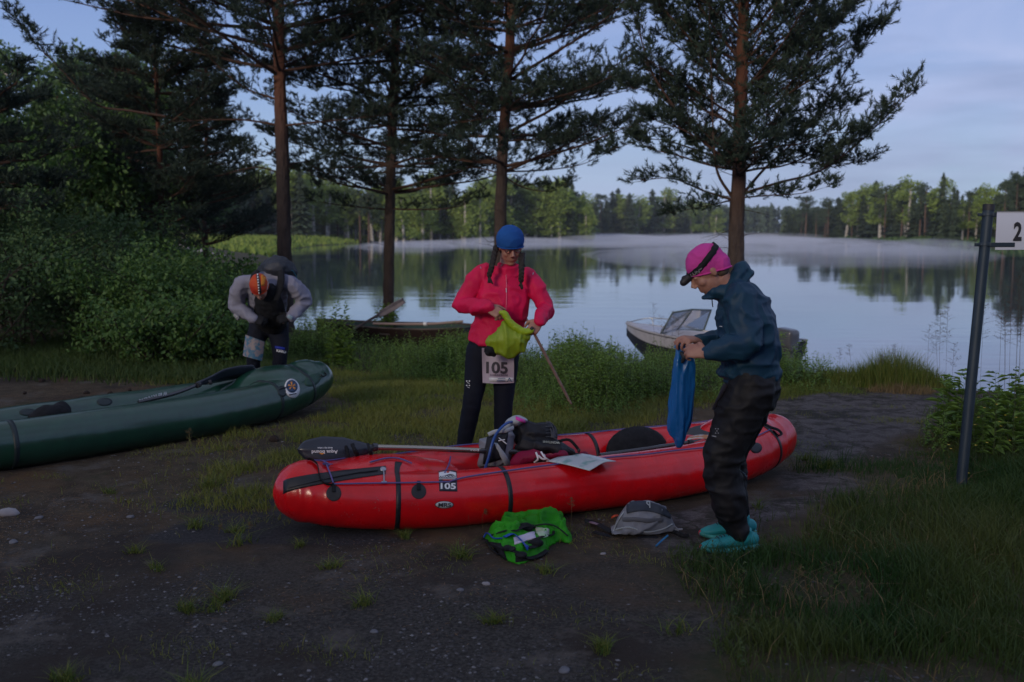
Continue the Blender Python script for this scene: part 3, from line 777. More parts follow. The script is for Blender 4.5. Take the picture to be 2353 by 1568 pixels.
# ------------------------------------------------------------------ broadleaved trees and bushes near the left
def leafcloud(mb, ctrs, rads, n, size, rng, flat=.0):
    """leaf-sized folded blades scattered through clumps"""
    ctrs = np.asarray(ctrs, float); rads = np.asarray(rads, float); w = rads ** 2; k_ = rng.choice(len(ctrs), n, p=w / w.sum())
    d = norm(rng.standard_normal((n, 3))); r = rads[k_] * (rng.random(n) ** .45)
    c = ctrs[k_] + d * r[:, None]; c[:, 2] -= 0
    ax = norm(rng.standard_normal((n, 3)) + np.array([0, 0, -.3]) + d * .6); up = norm(np.cross(ax, rng.standard_normal((n, 3))))
    sz = size * (.6 + .8 * rng.random(n))[:, None]
    V = np.stack([c, c + ax * sz * .5 + up * sz * .28, c + ax * sz, c + ax * sz * .5 - up * sz * .28 + np.cross(ax, up) * sz * .12], 1).reshape(-1, 3)
    F = (np.arange(n) * 4)[:, None] + np.arange(4)[None]
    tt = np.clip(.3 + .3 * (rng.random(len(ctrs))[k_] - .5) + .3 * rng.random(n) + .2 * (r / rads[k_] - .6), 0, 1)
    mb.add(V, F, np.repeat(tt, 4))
def broadleaf(name, label, cat, group, base, H_, Wd, seed, n=5000, size=.09, bark=None, leaf=None, stems=1, low=.25, lr=.05):
    rng = np.random.default_rng(seed); rt = root(name, label, cat, base, group); base = np.asarray(base, float)
    wd = MB(); C = []; R = []
    for s_i in range(stems):
        a = rng.random() * 2 * pi; off = np.array([cos(a), sin(a), 0]) * (0 if stems == 1 else Wd * .12)
        tip = base + off * 3 * rng.random() + np.array([rng.normal(0, .1) * Wd, rng.normal(0, .1) * Wd, H_ * (.8 + .2 * rng.random())])
        tr = catmull([base + off, base + (tip - base) * .5 + rng.normal(0, .03, 3) * H_, tip], 6)
        loft(wd, tr, np.linspace(lr, .012, len(tr)), n=7, sub=1)
        nb = 14 if stems == 1 else 7
        for q in range(nb):
            f = low + (1 - low) * (q + rng.random()) / nb; p = tr[min(int(f * (len(tr) - 1)), len(tr) - 1)]
            az = rng.random() * 2 * pi; Lb = Wd * .5 * (1.15 - .75 * abs(f - .45)) * (.6 + .5 * rng.random())
            e = p + np.array([cos(az) * Lb, sin(az) * Lb, Lb * (.35 + .5 * rng.random())])
            br = catmull([p, (p + e) / 2 + rng.normal(0, .05, 3) * Lb, e], 4); loft(wd, br, np.linspace(lr * .4, .006, len(br)), n=4, sub=1, cap=False)
            for g in (.55, .8, 1.0):
                C.append(p + (e - p) * g + rng.normal(0, .16, 3) * Lb); R.append(Wd * (.17 if stems == 1 else .105) * (.4 + 1.0 * rng.random()))
        C.append(tip); R.append(Wd * .13)
    obj('trunk' if stems == 1 else 'stems', wd, bark or M_TWIG, rt)
    cr_ = MB(); leafcloud(cr_, C, R, n, size, rng); obj('crown' if stems == 1 else 'foliage', cr_, leaf or M_LEAF, rt, smooth=False)
    return rt
for ii, (u, y, vt, w) in enumerate([(195, 38, 165, 4.4), (275, 42, 140, 4.2), (70, 34, 120, 4.0), (-10, 30, 100, 4.0), (420, 46, 100, 4.5), (110, 31, 270, 3.8)]):
    b0 = P(u, 500, y); b0[2] = .8; tp = P(u, vt, y)
    broadleaf('birch_tree', ['round-topped birch against the sky, second tree of the left wood', 'leafy birch just right of the left-hand sky gap, behind the bushy pine', 'birch at the upper left behind the needle-tipped limb',
              'birch cut off by the left edge of the frame', 'birch crown showing above the bushy pine', 'low birch deep in the left wood'][ii], 'birch tree', 'birches of the left-hand wood', b0, tp[2] - .8, w, 60 + ii, 9000, .17, M_BIRCHB, M_LEAFD, low=.15, lr=.11)
for ii, (u, y, vt, w) in enumerate([(40, 21, 190, 3.0), (170, 22, 235, 3.0), (285, 24, 215, 3.0), (-40, 19, 240, 2.6), (105, 19, 330, 2.4), (235, 19.5, 350, 2.4)]):
    b0 = P(u, 560, y); b0[2] = .35; tp = P(u, vt, y)
    broadleaf('rowan_tree', ['mid-green leafy tree below the needle-tipped limb at the left edge', 'mid-green leafy tree in the middle of the left wood', 'leafy tree just left of the thin reddish trunk', 'leafy tree cut off by the left edge of the frame', 'small leafy tree low in the left wood', 'small leafy tree beside the thin reddish trunk'][ii],
              'broadleaved tree', 'leafy trees of the left-hand wood', b0, tp[2] - .35, w, 160 + ii, 9500, .095, M_TWIG, M_LEAF if ii % 2 else M_LEAFD, low=.12, lr=.06)
BU = [(60, 640, 2.0, 1.9, 14), (150, 640, 2.0, 1.9, 15.5), (240, 650, 1.7, 1.8, 14.5), (330, 680, 1.35, 1.7, 13.6), (420, 690, 1.25, 1.6, 13.8), (490, 700, 1.15, 1.3, 14.6), (400, 640, 1.3, 1.9, 18),
      (290, 620, 1.8, 2.2, 19), (180, 600, 2.4, 2.6, 20), (80, 590, 2.6, 2.6, 20.5), (-10, 600, 2.6, 2.4, 17), (480, 640, 1.0, 1.5, 19.5), (370, 740, .75, 1.2, 12.2), (440, 750, .7, 1.1, 12.4), (-60, 700, 1.6, 1.8, 12.6), (500, 745, .6, .8, 12.6)]
BL = ['tall dark bush under the left pine', 'dark bush right of the tallest bush on the left', 'bush in front of the dark pines, mid left', 'rounded green bush left of the pale logs', 'bright bush directly below the pale logs',
      'bush just left of the bending man', 'bush right behind the rounded bushes, under the bushy pine', 'dim bush at the foot of the reddish trunk', 'tall dim bush at the back of the left thicket', 'tallest dark bush at the back left', 'bush cut off by the left edge, at the back',
      'bush at the lake edge behind the bending man', 'low leafy bush at the grass edge on the left', 'low leafy bush nearest the bending man', 'low bush cut off by the left edge', 'smallest bush at the bending man\'s elbow']
for ii, (u, v, h, w, y) in enumerate(BU):
    b0 = P(u, v, y); b0[2] = float(gz(b0[0], b0[1])) - .03
    broadleaf('bush', BL[ii], 'bush', 'bushes of the left thicket', b0, h * (.72 if u > 280 else .85), w * 1.15, 90 + ii, 8500 if ii < 12 else 4200, .058 if ii < 6 or ii > 11 else .085, M_TWIG, M_LEAF if ii in (3, 4, 5, 6, 12, 13, 15) else M_LEAFD, stems=6, low=.05, lr=.02)

# ------------------------------------------------------------------ far shore: every tree a thing, meshes shared
def far_birch(seed):
    rng = np.random.default_rng(seed); H_ = 12.0; tr = MB(); lean = rng.normal(0, .5)
    loft(tr, [(0, 0, -.5), (lean * .3, 0, 4), (lean, 0, 9), (lean * 1.1, 0, 11.5)], [.26, .20, .13, .04], n=6, sub=2)
    cr_ = MB(); C = []; R = []
    for q in range(26):
        h = rng.uniform(3.4, 12); w = 1.5 * (1 - ((h - 6) / 7.5) ** 2) ** .5 if abs(h - 6) < 7.4 else .3
        a = rng.random() * 2 * pi; r = w * rng.random() ** .5; C.append((lean * h / 11 + cos(a) * r, sin(a) * r, h)); R.append(.45 + .5 * rng.random())
    leafcloud(cr_, C, R, 1500, .42, rng); return tr, cr_, H_
def far_spruce(seed):
    rng = np.random.default_rng(seed); H_ = 13.0; tr = MB(); loft(tr, [(0, 0, -.5), (0, 0, 12.6)], [.15, .02], n=5, sub=1)
    cr_ = MB(); n = 1300; h = 13.3 * (rng.random(n) ** 1.25); h = np.maximum(h, .8 + rng.random(n)); w = 2.1 * (1 - h / 13.4) ** .75 + .10
    a = rng.random(n) * 2 * pi; r = w * (.35 + .65 * rng.random(n)) * (.8 + .3 * np.sin(h * 5 + seed))
    p = np.stack([np.cos(a) * r, np.sin(a) * r, h], 1); o = np.stack([np.cos(a), np.sin(a), -.35 + 0 * a], 1); s = np.stack([-np.sin(a), np.cos(a), 0 * a], 1)
    sz = (.35 + .35 * rng.random(n))[:, None] * (1.15 - h[:, None] / 20)
    V = np.stack([p - s * sz * .4, p + o * sz, p + s * sz * .4 + np.array([0, 0, .05]), p - o * sz * .5 + np.array([0, 0, .25])], 1).reshape(-1, 3)
    cr_.add(V, (np.arange(n) * 4)[:, None] + np.arange(4)[None], np.repeat(np.clip(rng.random(n) * .7 + .2 * (h / 13), 0, 1), 4)); return tr, cr_, H_
def far_pine(seed):
    rng = np.random.default_rng(seed); H_ = 13.0; tr = MB(); loft(tr, [(0, 0, -.5), (.1, 0, 6), (0, 0, 12)], [.17, .13, .05], n=6, sub=2)
    cr_ = MB(); C = []; R = []
    for q in range(20):
        h = rng.uniform(5.5, 12.8); w = 1.6 * (1 - ((h - 9) / 4.4) ** 2) ** .5 if abs(h - 9) < 4.3 else .4
        a = rng.random() * 2 * pi; r = w * rng.random() ** .5; C.append((cos(a) * r, sin(a) * r, h)); R.append(.4 + .4 * rng.random())
    leafcloud(cr_, C, R, 1100, .36, rng); return tr, cr_, H_
PROTO = {}
for kind, fn, mb_, ml, nm in (('b', far_birch, M_BIRCHB, M_FARBIRCH, 'birch_tree'), ('s', far_spruce, M_TWIG, M_FARDARK, 'spruce_tree'), ('p', far_pine, M_FARPINE, M_FARDARK, 'pine_tree')):
    PROTO[kind] = []
    for q in range(4):
        tr, cr_, H_ = fn(200 + q * 7 + ord(kind)); a = tr.mesh('trunk'); b2 = cr_.mesh('crown', smooth=False)
        a.materials.append(mb_); b2.materials.append(ml); PROTO[kind].append((a, b2, H_, nm))
def far_tree(kind, x, y, h, label, group, rng, w=1.0):
    a, b2, H_, nm = PROTO[kind][rng.integers(4)]
    z = float(gz(x, y)); cat = {'b': 'birch tree', 's': 'spruce tree', 'p': 'pine tree'}[kind]
    r = root(nm, label, cat, (x, y, z), group); sc = h / H_; r.scale = (sc * w, sc * w, sc); r.rotation_euler = (0, 0, rng.random() * 6.28)
    for me_, n_ in ((a, 'trunk'), (b2, 'crown')):
        o = bpy.data.objects.new(n_, me_); COL.objects.link(o); o.parent = r
rf = np.random.default_rng(21)
def xat(u, y): return (u - PW / 2) / FOC * y * 1.0
def topz(v, y): return P(1176, v, y)[2]
cnt = 0
MARKS = [(0, 'left of the thick first trunk'), (650, 'between the first and second pine trunks'), (900, 'between the second and third pine trunks'), (1150, 'just right of the third pine trunk'), (1250, 'at the right end of the pale row'),
         (1345, 'left part of the middle shore'), (1440, 'centre of the middle shore'), (1540, 'beyond the open-crowned pine'), (1700, 'at the far end of the right shore'), (1950, 'midway along the right shore'), (2150, 'left of the sign post'), (2290, 'behind the white sign board')]
def where(u):
    return [t for q, t in MARKS if u >= q][-1]
SZ = {}
def size_word(key, h):
    return ''
# row of pale birches on the left shore (u 540..1350), with dark trees behind
prof = np.array([(430, 400), (560, 420), (700, 400), (800, 440), (900, 435), (1000, 430), (1100, 445), (1160, 420), (1300, 432), (1345, 470), (1360, 500)])
for u in np.arange(470, 1352, 14):
    for lay in range(2):
        y = 205 + lay * 16 + rf.normal(0, 5) + max(0, (u - 900)) * .10; uu = u + rf.normal(0, 4); vt = np.interp(uu, prof[:, 0], prof[:, 1]) + rf.normal(0, 16) - lay * 8
        x = xat(uu, y); kd = 'b' if rf.random() < (.78 if lay == 0 else .45) else rf.choice(['s', 'p'])
        h = topz(vt, y) - float(gz(x, y)); far_tree(kd, x, y, h, ('front-row ' if lay == 0 else 'back-row ') + {'b': 'pale birch ', 's': 'dark spruce ', 'p': 'round-topped pine '}[kd] + where(uu),
            {'b': 'birches in the row across the water', 's': 'spruces among the far birches', 'p': 'pines among the far birches'}[kd], rf, rf.uniform(1.2, 1.9)); cnt += 1
# middle shore
for u in np.arange(1340, 1660, 13):
    y = 395 + (u - 1340) * .25 + rf.normal(0, 6); vt = 458 + rf.normal(0, 13) + (14 if u > 1560 else 0); x = xat(u, y); kd = rf.choice(['b', 's', 'p'], p=[.55, .2, .25])
    far_tree(kd, x, y, topz(vt, y) - float(gz(x, y)), {'b': 'distant birch, ', 's': 'distant spruce, ', 'p': 'distant pine, '}[kd] + where(u), 'trees across the middle of the lake', rf, 1.9); cnt += 1
# right shore, darker and nearer
pr = np.array([(1800, 505), (1850, 470), (1900, 462), (1960, 455), (2010, 432), (2040, 425), (2110, 430), (2150, 445), (2180, 452), (2230, 455), (2260, 450), (2300, 425), (2340, 405), (2400, 400)])
for u in np.arange(1806, 2420, 16):
    for lay in range(2):
        f = np.clip((u - 1806) / 560, 0, 1.1); y = 330 * (1 - f) ** 1.3 + 135 * f + lay * 12 + rf.normal(0, 2) + 8; uu = u + rf.normal(0, 4)
        vt = np.interp(uu, pr[:, 0], pr[:, 1]) + rf.normal(0, 12) + lay * 4; x = xat(uu, y); kd = rf.choice(['b', 's', 'p'], p=[.22, .46, .32])
        far_tree(kd, x, y, topz(vt, y) - float(gz(x, y)), {'b': 'birch among dark conifers, ', 's': 'dark spruce, ', 'p': 'dark pine, '}[kd] + ('at the water, ' if lay == 0 else 'in the rear, ') + where(uu),
                 'trees of the right-hand shore', rf, 1.35 + .5 * (1 - f)); cnt += 1
for u, v, y, kd, lb in ((2157, 402, 160, 's', 'spruce standing tallest of the right-hand stand, its tip clear of the others'), (2182, 432, 158, 's', 'narrow spruce just right of the tallest one'), (2325, 396, 142, 'p', 'tallest bushy pine above the white sign board'), (2300, 412, 140, 'p', 'bushy pine just left of the tallest one, above the sign post')):
    x = xat(u, y); far_tree(kd, x, y, topz(v, y) - float(gz(x, y)), lb, 'trees of the right-hand shore', rf, 1.0)
# the farthest forest reads as one mass
def forest(rows, name, label, mat_):
    mb = MB()
    for (u0, u1, y0, y1, v0, v1, n, wd) in rows:
        u = rf.uniform(u0, u1, n); y = y0 + (y1 - y0) * (u - u0) / (u1 - u0) + rf.uniform(0, 30, n)
        for uu, yy in zip(u, y):
            x = xat(uu, yy); g = float(gz(x, yy)); h = topz(v0 + (v1 - v0) * (uu - u0) / (u1 - u0) + rf.normal(0, 3), yy) - g
            m = 46; hh = h * rf.random(m) ** .8; w = wd * (1 - hh / h * .85); a = rf.random(m) * 2 * pi
            c = np.stack([x + np.cos(a) * w * rf.random(m), yy + np.sin(a) * w, g + hh], 1); s = 1.4
            d1 = norm(rf.standard_normal((m, 3))) * s; d2 = norm(rf.standard_normal((m, 3))) * s * .6
            V = np.stack([c - d1, c + d2, c + d1, c - d2], 1).reshape(-1, 3); mb.add(V, (np.arange(m) * 4)[:, None] + np.arange(4)[None], np.repeat(rf.random(m) * .6, 4))
    obj(name, mb, mat_, kind='stuff', smooth=False, label=label)
M_UNDER = mat('shore_thicket', (.09, .15, .04), .8, tint=(.17, .24, .07))
M_FORFAR = mat('distant_forest', (.045, .075, .045), .8, tint=(.08, .12, .06))
forest([(1560, 1830, 640, 640, 477, 478, 220, 2.2), (1300, 1600, 520, 560, 470, 474, 160, 2.2)], 'distant_forest', 'distant low forest closing off the lake', M_FORFAR)
forest([(520, 1360, 236, 330, 478, 492, 420, 2.4)], 'shore_thicket', 'dense undergrowth filling the birch wood across the water', M_UNDER)
forest([(1800, 2420, 345, 165, 490, 470, 300, 2.2), (1340, 1700, 430, 520, 492, 492, 160, 2.4)], 'shore_thicket', 'dark undergrowth inside the woods of the other shores', M_FARDARK)
forest([(-200, 620, 110, 190, 380, 420, 230, 1.6), (2330, 2600, 160, 150, 410, 400, 60, 1.8)], 'distant_forest', 'dark wood behind the left-hand trees', M_FARDARK)
# mist-free reeds and grass on the far banks
def farbank(poly_y, n, label, mat_, hgt):
    mb = MB(); u = rf.uniform(poly_y[0], poly_y[1], n); y = rf.uniform(poly_y[2], poly_y[3], n); x = (u - PW / 2) / FOC * y; g = gz(x, y); ok = g > WZ + .02; x, y, g = x[ok], y[ok], g[ok]; n = len(x)
    a = rf.random(n) * pi; h = hgt * (.5 + rf.random(n)); w = .35
    V = np.stack([np.stack([x - np.cos(a) * w, y - np.sin(a) * w, g], 1), np.stack([x + np.cos(a) * w, y + np.sin(a) * w, g], 1), np.stack([x + rf.normal(0, .2, n), y, g + h], 1)], 1).reshape(-1, 3)
    mb.add(V, np.arange(len(V)).reshape(-1, 3), np.repeat(rf.random(n), 3)); obj('bank_grass', mb, mat_, kind='stuff', smooth=False, label=label)
M_BANKG = mat('bank_grass', (.12, .20, .035), .8, tint=(.22, .28, .06), trans=.2)
farbank((380, 1350, 80, 340), 52000, 'bright grass on the far left bank', M_BANKG, .5)
farbank((1800, 2400, 122, 350), 16000, 'dull grass under the trees on the right-hand shore', M_LEAFD, .5)

# unseen wood added behind the viewpoint: it shades the landing and mirrors darkly in the boats
mb = MB(); n = 11000; x = rf.uniform(-75, 75, n); y = -17 - rf.random(n) * 10; h = (8.8 + 1.6 * noise(np.stack([x, x * 0], -1), .16, 5) + 1.4 * noise(np.stack([x, x * 0], -1), .6, 6)); z = h * rf.random(n) ** .8
c = np.stack([x, y, z], 1); d1 = norm(rf.standard_normal((n, 3))) * .75; d2 = norm(rf.standard_normal((n, 3))) * .5
mb.add(np.stack([c - d1, c + d2, c + d1, c - d2], 1).reshape(-1, 3), (np.arange(n) * 4)[:, None] + np.arange(4)[None], np.repeat(rf.random(n) * .6, 4))
obj('unseen_shade_wood', mb, M_FARDARK, kind='stuff', smooth=False, label='unseen wood added behind the landing place to shade it')

# ================================================================== INFLATABLE BOATS
M_RED = mat('red_coated_fabric', (.72, .002, .008), .26, (.58, .002, .007), 9, 5, bump=.14, bscale=45, bdist=.004, coat=.35, spec=.45, rough2=.32)
M_RED.node_tree.nodes['Principled BSDF'].inputs['Coat Roughness'].default_value = .12
M_GREENB = mat('dark_green_coated_fabric', (.010, .060, .036), .28, (.008, .045, .030), 14, 4, bump=.10, bscale=60, bdist=.003, coat=.35, spec=.6)
M_GREENB.node_tree.nodes['Principled BSDF'].inputs['Coat Roughness'].default_value = .12
M_BLACKTAPE = mat('black_tape', (.012, .013, .018), .45, bump=.1)
M_BLACKRUB = mat('black_rubber', (.014, .015, .02), .6, (.022, .023, .03), 20, 3, bump=.2, bscale=90, bdist=.002)
M_BLACKFAB = mat('black_fabric', (.008, .009, .012), .8, (.016, .017, .021), 30, 4, bump=.4, bscale=60, bdist=.004, spec=.25)
M_WHITE = mat('white_print', (.72, .73, .76), .5)
M_BLACKINK = mat('black_print', (.02, .02, .025), .5)
M_ORANGE = mat('orange_print', (.72, .28, .03), .5)
M_CORD = mat('purple_cord', (.14, .09, .28), .7, (.08, .10, .30), 60, 2, bump=.4, bscale=200, bdist=.002)
M_SILVER = mat('silver_metal', (.45, .46, .50), .35, metal=1.0)
M_CARBON = mat('carbon_shaft', (.030, .030, .036), .22, coat=.5)
M_BLADE = mat('dark_blade', (.016, .020, .034), .35, (.022, .028, .045), 8, 3, coat=.2)
M_BRASS = mat('worn_brass_shaft', (.42, .37, .30), .25, metal=.9)
M_DECKRED = mat('red_print', (.55, .05, .04), .5)

def packraft(L, w0, r0, tip_r, rise, ang, org, decks, vox=.014, pn=2.6):
    """ring tube with merged, upturned ends; returns the skin and the tube's centre function"""
    R = rotz(ang); org = np.asarray(org, float)
    a = L / 2 - tip_r
    def centre(t):
        X = a * np.cos(t); X = np.sign(np.cos(t)) * a * np.abs(np.cos(t)) ** .75
        W_ = w0 * np.sign(np.sin(t)) * (np.abs(np.sin(t)) ** 1.0)
        W_ = w0 * np.sign(np.sin(t)) * np.clip(1 - np.abs(X / a) ** pn, 0, 1) ** .8
        f = np.abs(X / a) ** 4
        z = r0 + rise(X / a)
        rad = r0 + (tip_r - r0) * f
        return np.stack([X, W_, z], -1), rad
    t = np.linspace(0, 2 * pi, 121)[:-1]
    C, rad = centre(t)
    mb = MB(); n = 24; c2 = np.vstack([C, C[:1]])
    tg = norm(np.roll(C, -1, 0) - np.roll(C, 1, 0)); up = np.array([0, 0, 1.]); s = norm(np.cross(tg, up)); b = np.cross(s, tg)
    angs = np.linspace(0, 2 * pi, n, endpoint=False)
    V = C[:, None] + rad[:, None, None] * (np.cos(angs)[None, :, None] * s[:, None] + np.sin(angs)[None, :, None] * b[:, None])
    m = len(C); i = np.arange(m)[:, None]; j = np.arange(n)[None]
    F = np.stack([i * n + j, i * n + (j + 1) % n, ((i + 1) % m) * n + (j + 1) % n, ((i + 1) % m) * n + j], -1).reshape(-1, 4)
    mb.add(V.reshape(-1, 3), F)
    for c, r in decks: ball(mb, c, r, n=24, m=16)
    sk = remesh(mb, vox, 10, .6)
    Vl, Nl = sk.V[0], sk.N; endw = smooth(.55, 1.0, np.abs(Vl[:, 0]) / (L / 2))
    wr_ = np.clip(1 - 3 * np.abs(noise(Vl * np.array([3.0, .8, .8]), 5, 12)), 0, 1) ** 2 * .004 * (.25 + endw) + fbm(Vl, 3, 5, 2) * .004
    sk.V[0] = Vl + Nl * wr_[:, None]
    def tow(V): return V @ R.T + org
    sk.V = [tow(v) for v in sk.V]; sk.N = sk.N @ R.T
    def ring(t0, grow, a0=0, a1=2 * pi, n=28, wd=.022):
        """points of a band round the tube at parameter t0"""
        (c,), (r,) = centre(np.array([t0])); (c1,), _ = centre(np.array([t0 + .01]))
        T = norm(c1 - c); s = norm(np.cross(T, (0, 0, 1.))); b = np.cross(s, T); aa = np.linspace(a0, a1, n)
        out = []
        for k in (-.5, .5): out.append(c + T * wd * k + (r + grow) * (np.outer(np.cos(aa), s) + np.outer(np.sin(aa), b)))
        return [tow(o) for o in out]
    return sk, centre, tow, ring
def band(parent, skin_bvh, ringfn, t0, mat_, wd=.026, n=40):
    A, B = ringfn(t0, .0, n=n, wd=wd); mb = MB(); rows = []
    mid = (A + B).mean(0) / 2
    for off in (.0035, -.002):
        for Q in (A, B):
            row = []
            for q in Q:
                l = skin_bvh.find_nearest(Vector(q)); nn = np.array(l[1]); d = q - np.array(l[0])
                row.append(np.array(l[0]) + nn * off)
            rows.append(np.array(row))
    a, b_, c, d = rows; V = np.vstack([a, b_, d, c]); F = []
    for i in range(n - 1):
        for k in range(4):
            F.append([k * n + i, k * n + i + 1, ((k + 1) % 4) * n + i + 1, ((k + 1) % 4) * n + i])
    mb.add(V, F); return obj('band', mb, mat_, parent)
def cordline(mb, pts, r, sub=3, n=6): loft(mb, pts, r, n=n, sub=sub); return mb

# ------------------------------------------------------------------ red boat
RO = np.array([.325, 6.08, 0.0]); RA = radians(25.6)
def rise_r(q): return .05 * np.clip(q, 0, 1) ** 5 + .07 * np.clip(-q, 0, 1) ** 6 + .025 * np.clip(q, 0, 1) ** 3
sk, cen, tow, ring = packraft(3.62, .325, .158, .158, rise_r, RA, RO,
    [((-1.22, 0, .235), (.42, .26, .145)), ((-1.0, 0, .22), (.30, .20, .12)), ((-1.5, 0, .20), (.26, .19, .165)), ((1.36, 0, .26), (.34, .24, .15)), ((1.1, 0, .20), (.34, .24, .11)),
     ((-1.62, 0, .225), (.17, .14, .175))])
red = root('red_packraft', 'long glossy red inflatable boat loaded with gear on the gravel', 'inflatable boat', (RO[0], RO[1], 0))
obj('hull', sk, M_RED, red)
RB = bvh_of(sk)
fl = MB(); t_ = np.linspace(-1.05, 1.05, 20); Vf = []
for x in t_: Vf += [tow(np.array([[x, -.30, .07], [x, .30, .07]]))]
Vf = np.array(Vf).reshape(-1, 3); fl.add(Vf, [[2 * i, 2 * i + 1, 2 * i + 3, 2 * i + 2] for i in range(19)])
low = Vf.copy(); low[:, 2] = .035; fl.add(low, [[2 * i, 2 * i + 2, 2 * i + 3, 2 * i + 1] for i in range(19)])
obj('floor', fl, M_BLACKRUB, red)
def tparam(u):
    """tube parameter whose near-side centre shows at column u"""
    best = None
    for t in np.linspace(pi + .05, 2 * pi - .05, 300):
        (c,), _ = cen(np.array([t])); w = tow(c[None])[0]; y = w[1]; uu = PW / 2 + FOC * w[0] / (y * cos(TH) - (w[2] - CAMZ) * sin(TH))
        if best is None or abs(uu - u) < best[0]: best = (abs(uu - u), t)
    return best[1]
for u in (912, 1150): band(red, RB, ring, tparam(u), M_BLACKTAPE)
band(red, RB, ring, tparam(1745), M_BLACKTAPE)
for u in (1470,):
    t = 2 * pi - tparam(u); band(red, RB, ring, t, M_BLACKTAPE)
# zip strip on the bow
mb = MB()
def zs(s, t):
    x = 652 + (886 - 652) * s; top = 1106 - 26 * s ** .55 - 8 * s; h = 30 - 12 * s
    return (x, top + h * t)
patch(mb, RB, zs, 30, 6, .004, .006); obj('zip_panel', mb, M_BLACKTAPE, red)
mb = MB(); cordline(mb, on_surface(RB, [(664, 1122), (700, 1113), (760, 1100), (820, 1089), (868, 1083)], .007), .004); z_ = obj('zip', mb, M_BLACKRUB, red)
mb = MB(); disc(mb, RB, 880, 1080, 7, 5, .010, .008, n=10); cordline(mb, on_surface(RB, [(881, 1082), (882, 1094), (882, 1110)], .008), .004)
patch(mb, RB, lambda s, t: (876 + 13 * s, 1108 + 4 * t), 2, 1, .009, .006); obj('zip_pull', mb, M_SILVER, red)
# round patches with loops
for cu, cv, ru, rv in ((767, 1134, 17, 18), (962, 1130, 17, 17)):
    mb = MB(); disc(mb, RB, cu, cv, ru, rv, .0045, .006, n=26, rings=(1, .9, .5)); p_ = obj('tie_patch', mb, M_BLACKRUB, red)
    mb = MB(); patch(mb, RB, lambda s, t: (cu - 4 + 8 * s, cv - 22 + 20 * t), 2, 5, .011, .004); obj('loop', mb, M_BLACKFAB, p_)
for cu, cv in ((1737, 1030),):
    mb = MB(); disc(mb, RB, cu, cv, 13, 12, .0045, .006, n=20); obj('tie_patch', mb, M_BLACKRUB, red)
# purple safety line
mb = MB()
cordline(mb, on_surface(RB, [(768, 1114), (800, 1114), (860, 1113), (940, 1112), (1030, 1110)], .010), .0045)
cordline(mb, np.vstack([on_surface(RB, [(1030, 1110)], .010), on_surface(RB, [(1060, 1102), (1100, 1095), (1150, 1088), (1220, 1078)], .012), on_surface(RB, [(1300, 1068), (1400, 1055), (1480, 1048), (1560, 1038), (1640, 1030)], .012)]), .0045)
cordline(mb, on_surface(RB, [(850, 1066), (885, 1057), (915, 1057), (945, 1068)], .010), .0045)
cordline(mb, on_surface(RB, [(766, 1112), (760, 1096), (752, 1078), (745, 1066), (735, 1058)], .011), .0045)
cordline(mb, on_surface(RB, [(1022, 1090), (1030, 1070), (1034, 1052)], .011), .0045)
fr = []
for t in np.linspace(pi * .90, .10 * pi, 26):
    (c,), (r,) = cen(np.array([t])); w = tow((c + np.array([0, 0, r]))[None])[0]; l = RB.find_nearest(Vector(w)); fr.append(np.array(l[0]) + np.array([0, 0, .006]))
cordline(mb, fr, .0045, sub=2)
obj('safety_line', mb, M_CORD, red)
mb = MB()   # knot
for q in range(4):
    a = q * 1.7; k_ = on_surface(RB, [(748, 1072)], .014)[0] + np.array([cos(a), 0, sin(a)]) * .008
    loft(mb, [k_ + np.array([-.012, 0, .006]), k_, k_ + np.array([.012, 0, -.006])], .005, n=6, sub=3)
loft(mb, np.vstack([on_surface(RB, [(748, 1072)], .014), on_surface(RB, [(764, 1074)], .018)]), .003, n=5, sub=1)
obj('knot', mb, M_CORD, red)
# grab loop of webbing at the bow
mb = MB()
sp_ = on_surface(RB, [(706, 1046), (716, 1056), (728, 1072), (733, 1090), (740, 1108), (752, 1116), (764, 1116)], .014)
loft(mb, sp_, .013, .003, n=8, sub=4, side=(1, 0, .2)); obj('grab_loop', mb, M_BLACKFAB, red)
# stickers
M_STK = mat('label_ground', (.022, .026, .045), .45)
def stick(name, fnp, nu, nv, mat_, parent=red, off=.004): mb = MB(); patch(mb, RB, fnp, nu, nv, off, .003); return obj(name, mb, mat_, parent)
tag_ = stick('race_sticker', lambda s, t: (1008 + 41 * s + 1.5 * t, 1080 + (4 - 4 * sin(pi * s)) * (1 - t) + 49 * t + 1 * s), 12, 12, M_STK)
mb = MB()
patch(mb, RB, lambda s, t: (1008.5 + 39 * s, 1086 + 3 - 3 * sin(pi * s) + (7 + 2 * sin(pi * s * 2)) * t), 10, 3, .0075, .003)
text_on(mb, RB, 'KAIRACROSS', (1008.5, 1100.5), (40, .3), (0, -5), .0080, .015); patch(mb, RB, lambda s, t: (1008 + 41 * s, 1102.2 + .9 * t), 8, 1, .0075, .003)
text_on(mb, RB, '105', (1012, 1124.5), (35, .6), (0, -13), .0080, .03)
mb2 = MB()
for q in range(7): a = pi * .15 + q * pi * .28; mb2
patch(mb, RB, lambda s, t: (1021 + 13 * s, 1109.5 + 2.5 * (t - .5) * sin(pi * (.15 + .8 * s)) - 1.0 * cos(pi * s)), 6, 1, .0078, .003)
obj('lettering', mb, M_WHITE, tag_, smooth=False)
mb = MB(); disc(mb, RB, 1029, 1087.5, 3.2, 2.2, .0085, .003, n=12); patch(mb, RB, lambda s, t: (1017 + 22 * s, 1104.2 + 1.6 * t), 4, 1, .0078, .003); obj('lettering', mb, M_DECKRED, tag_, smooth=False)
mb = MB(); disc(mb, RB, 1020.5, 1160, 21.5, 8.6, .004, .005, n=30); mr_ = obj('maker_badge', mb, M_BLACKINK, red)
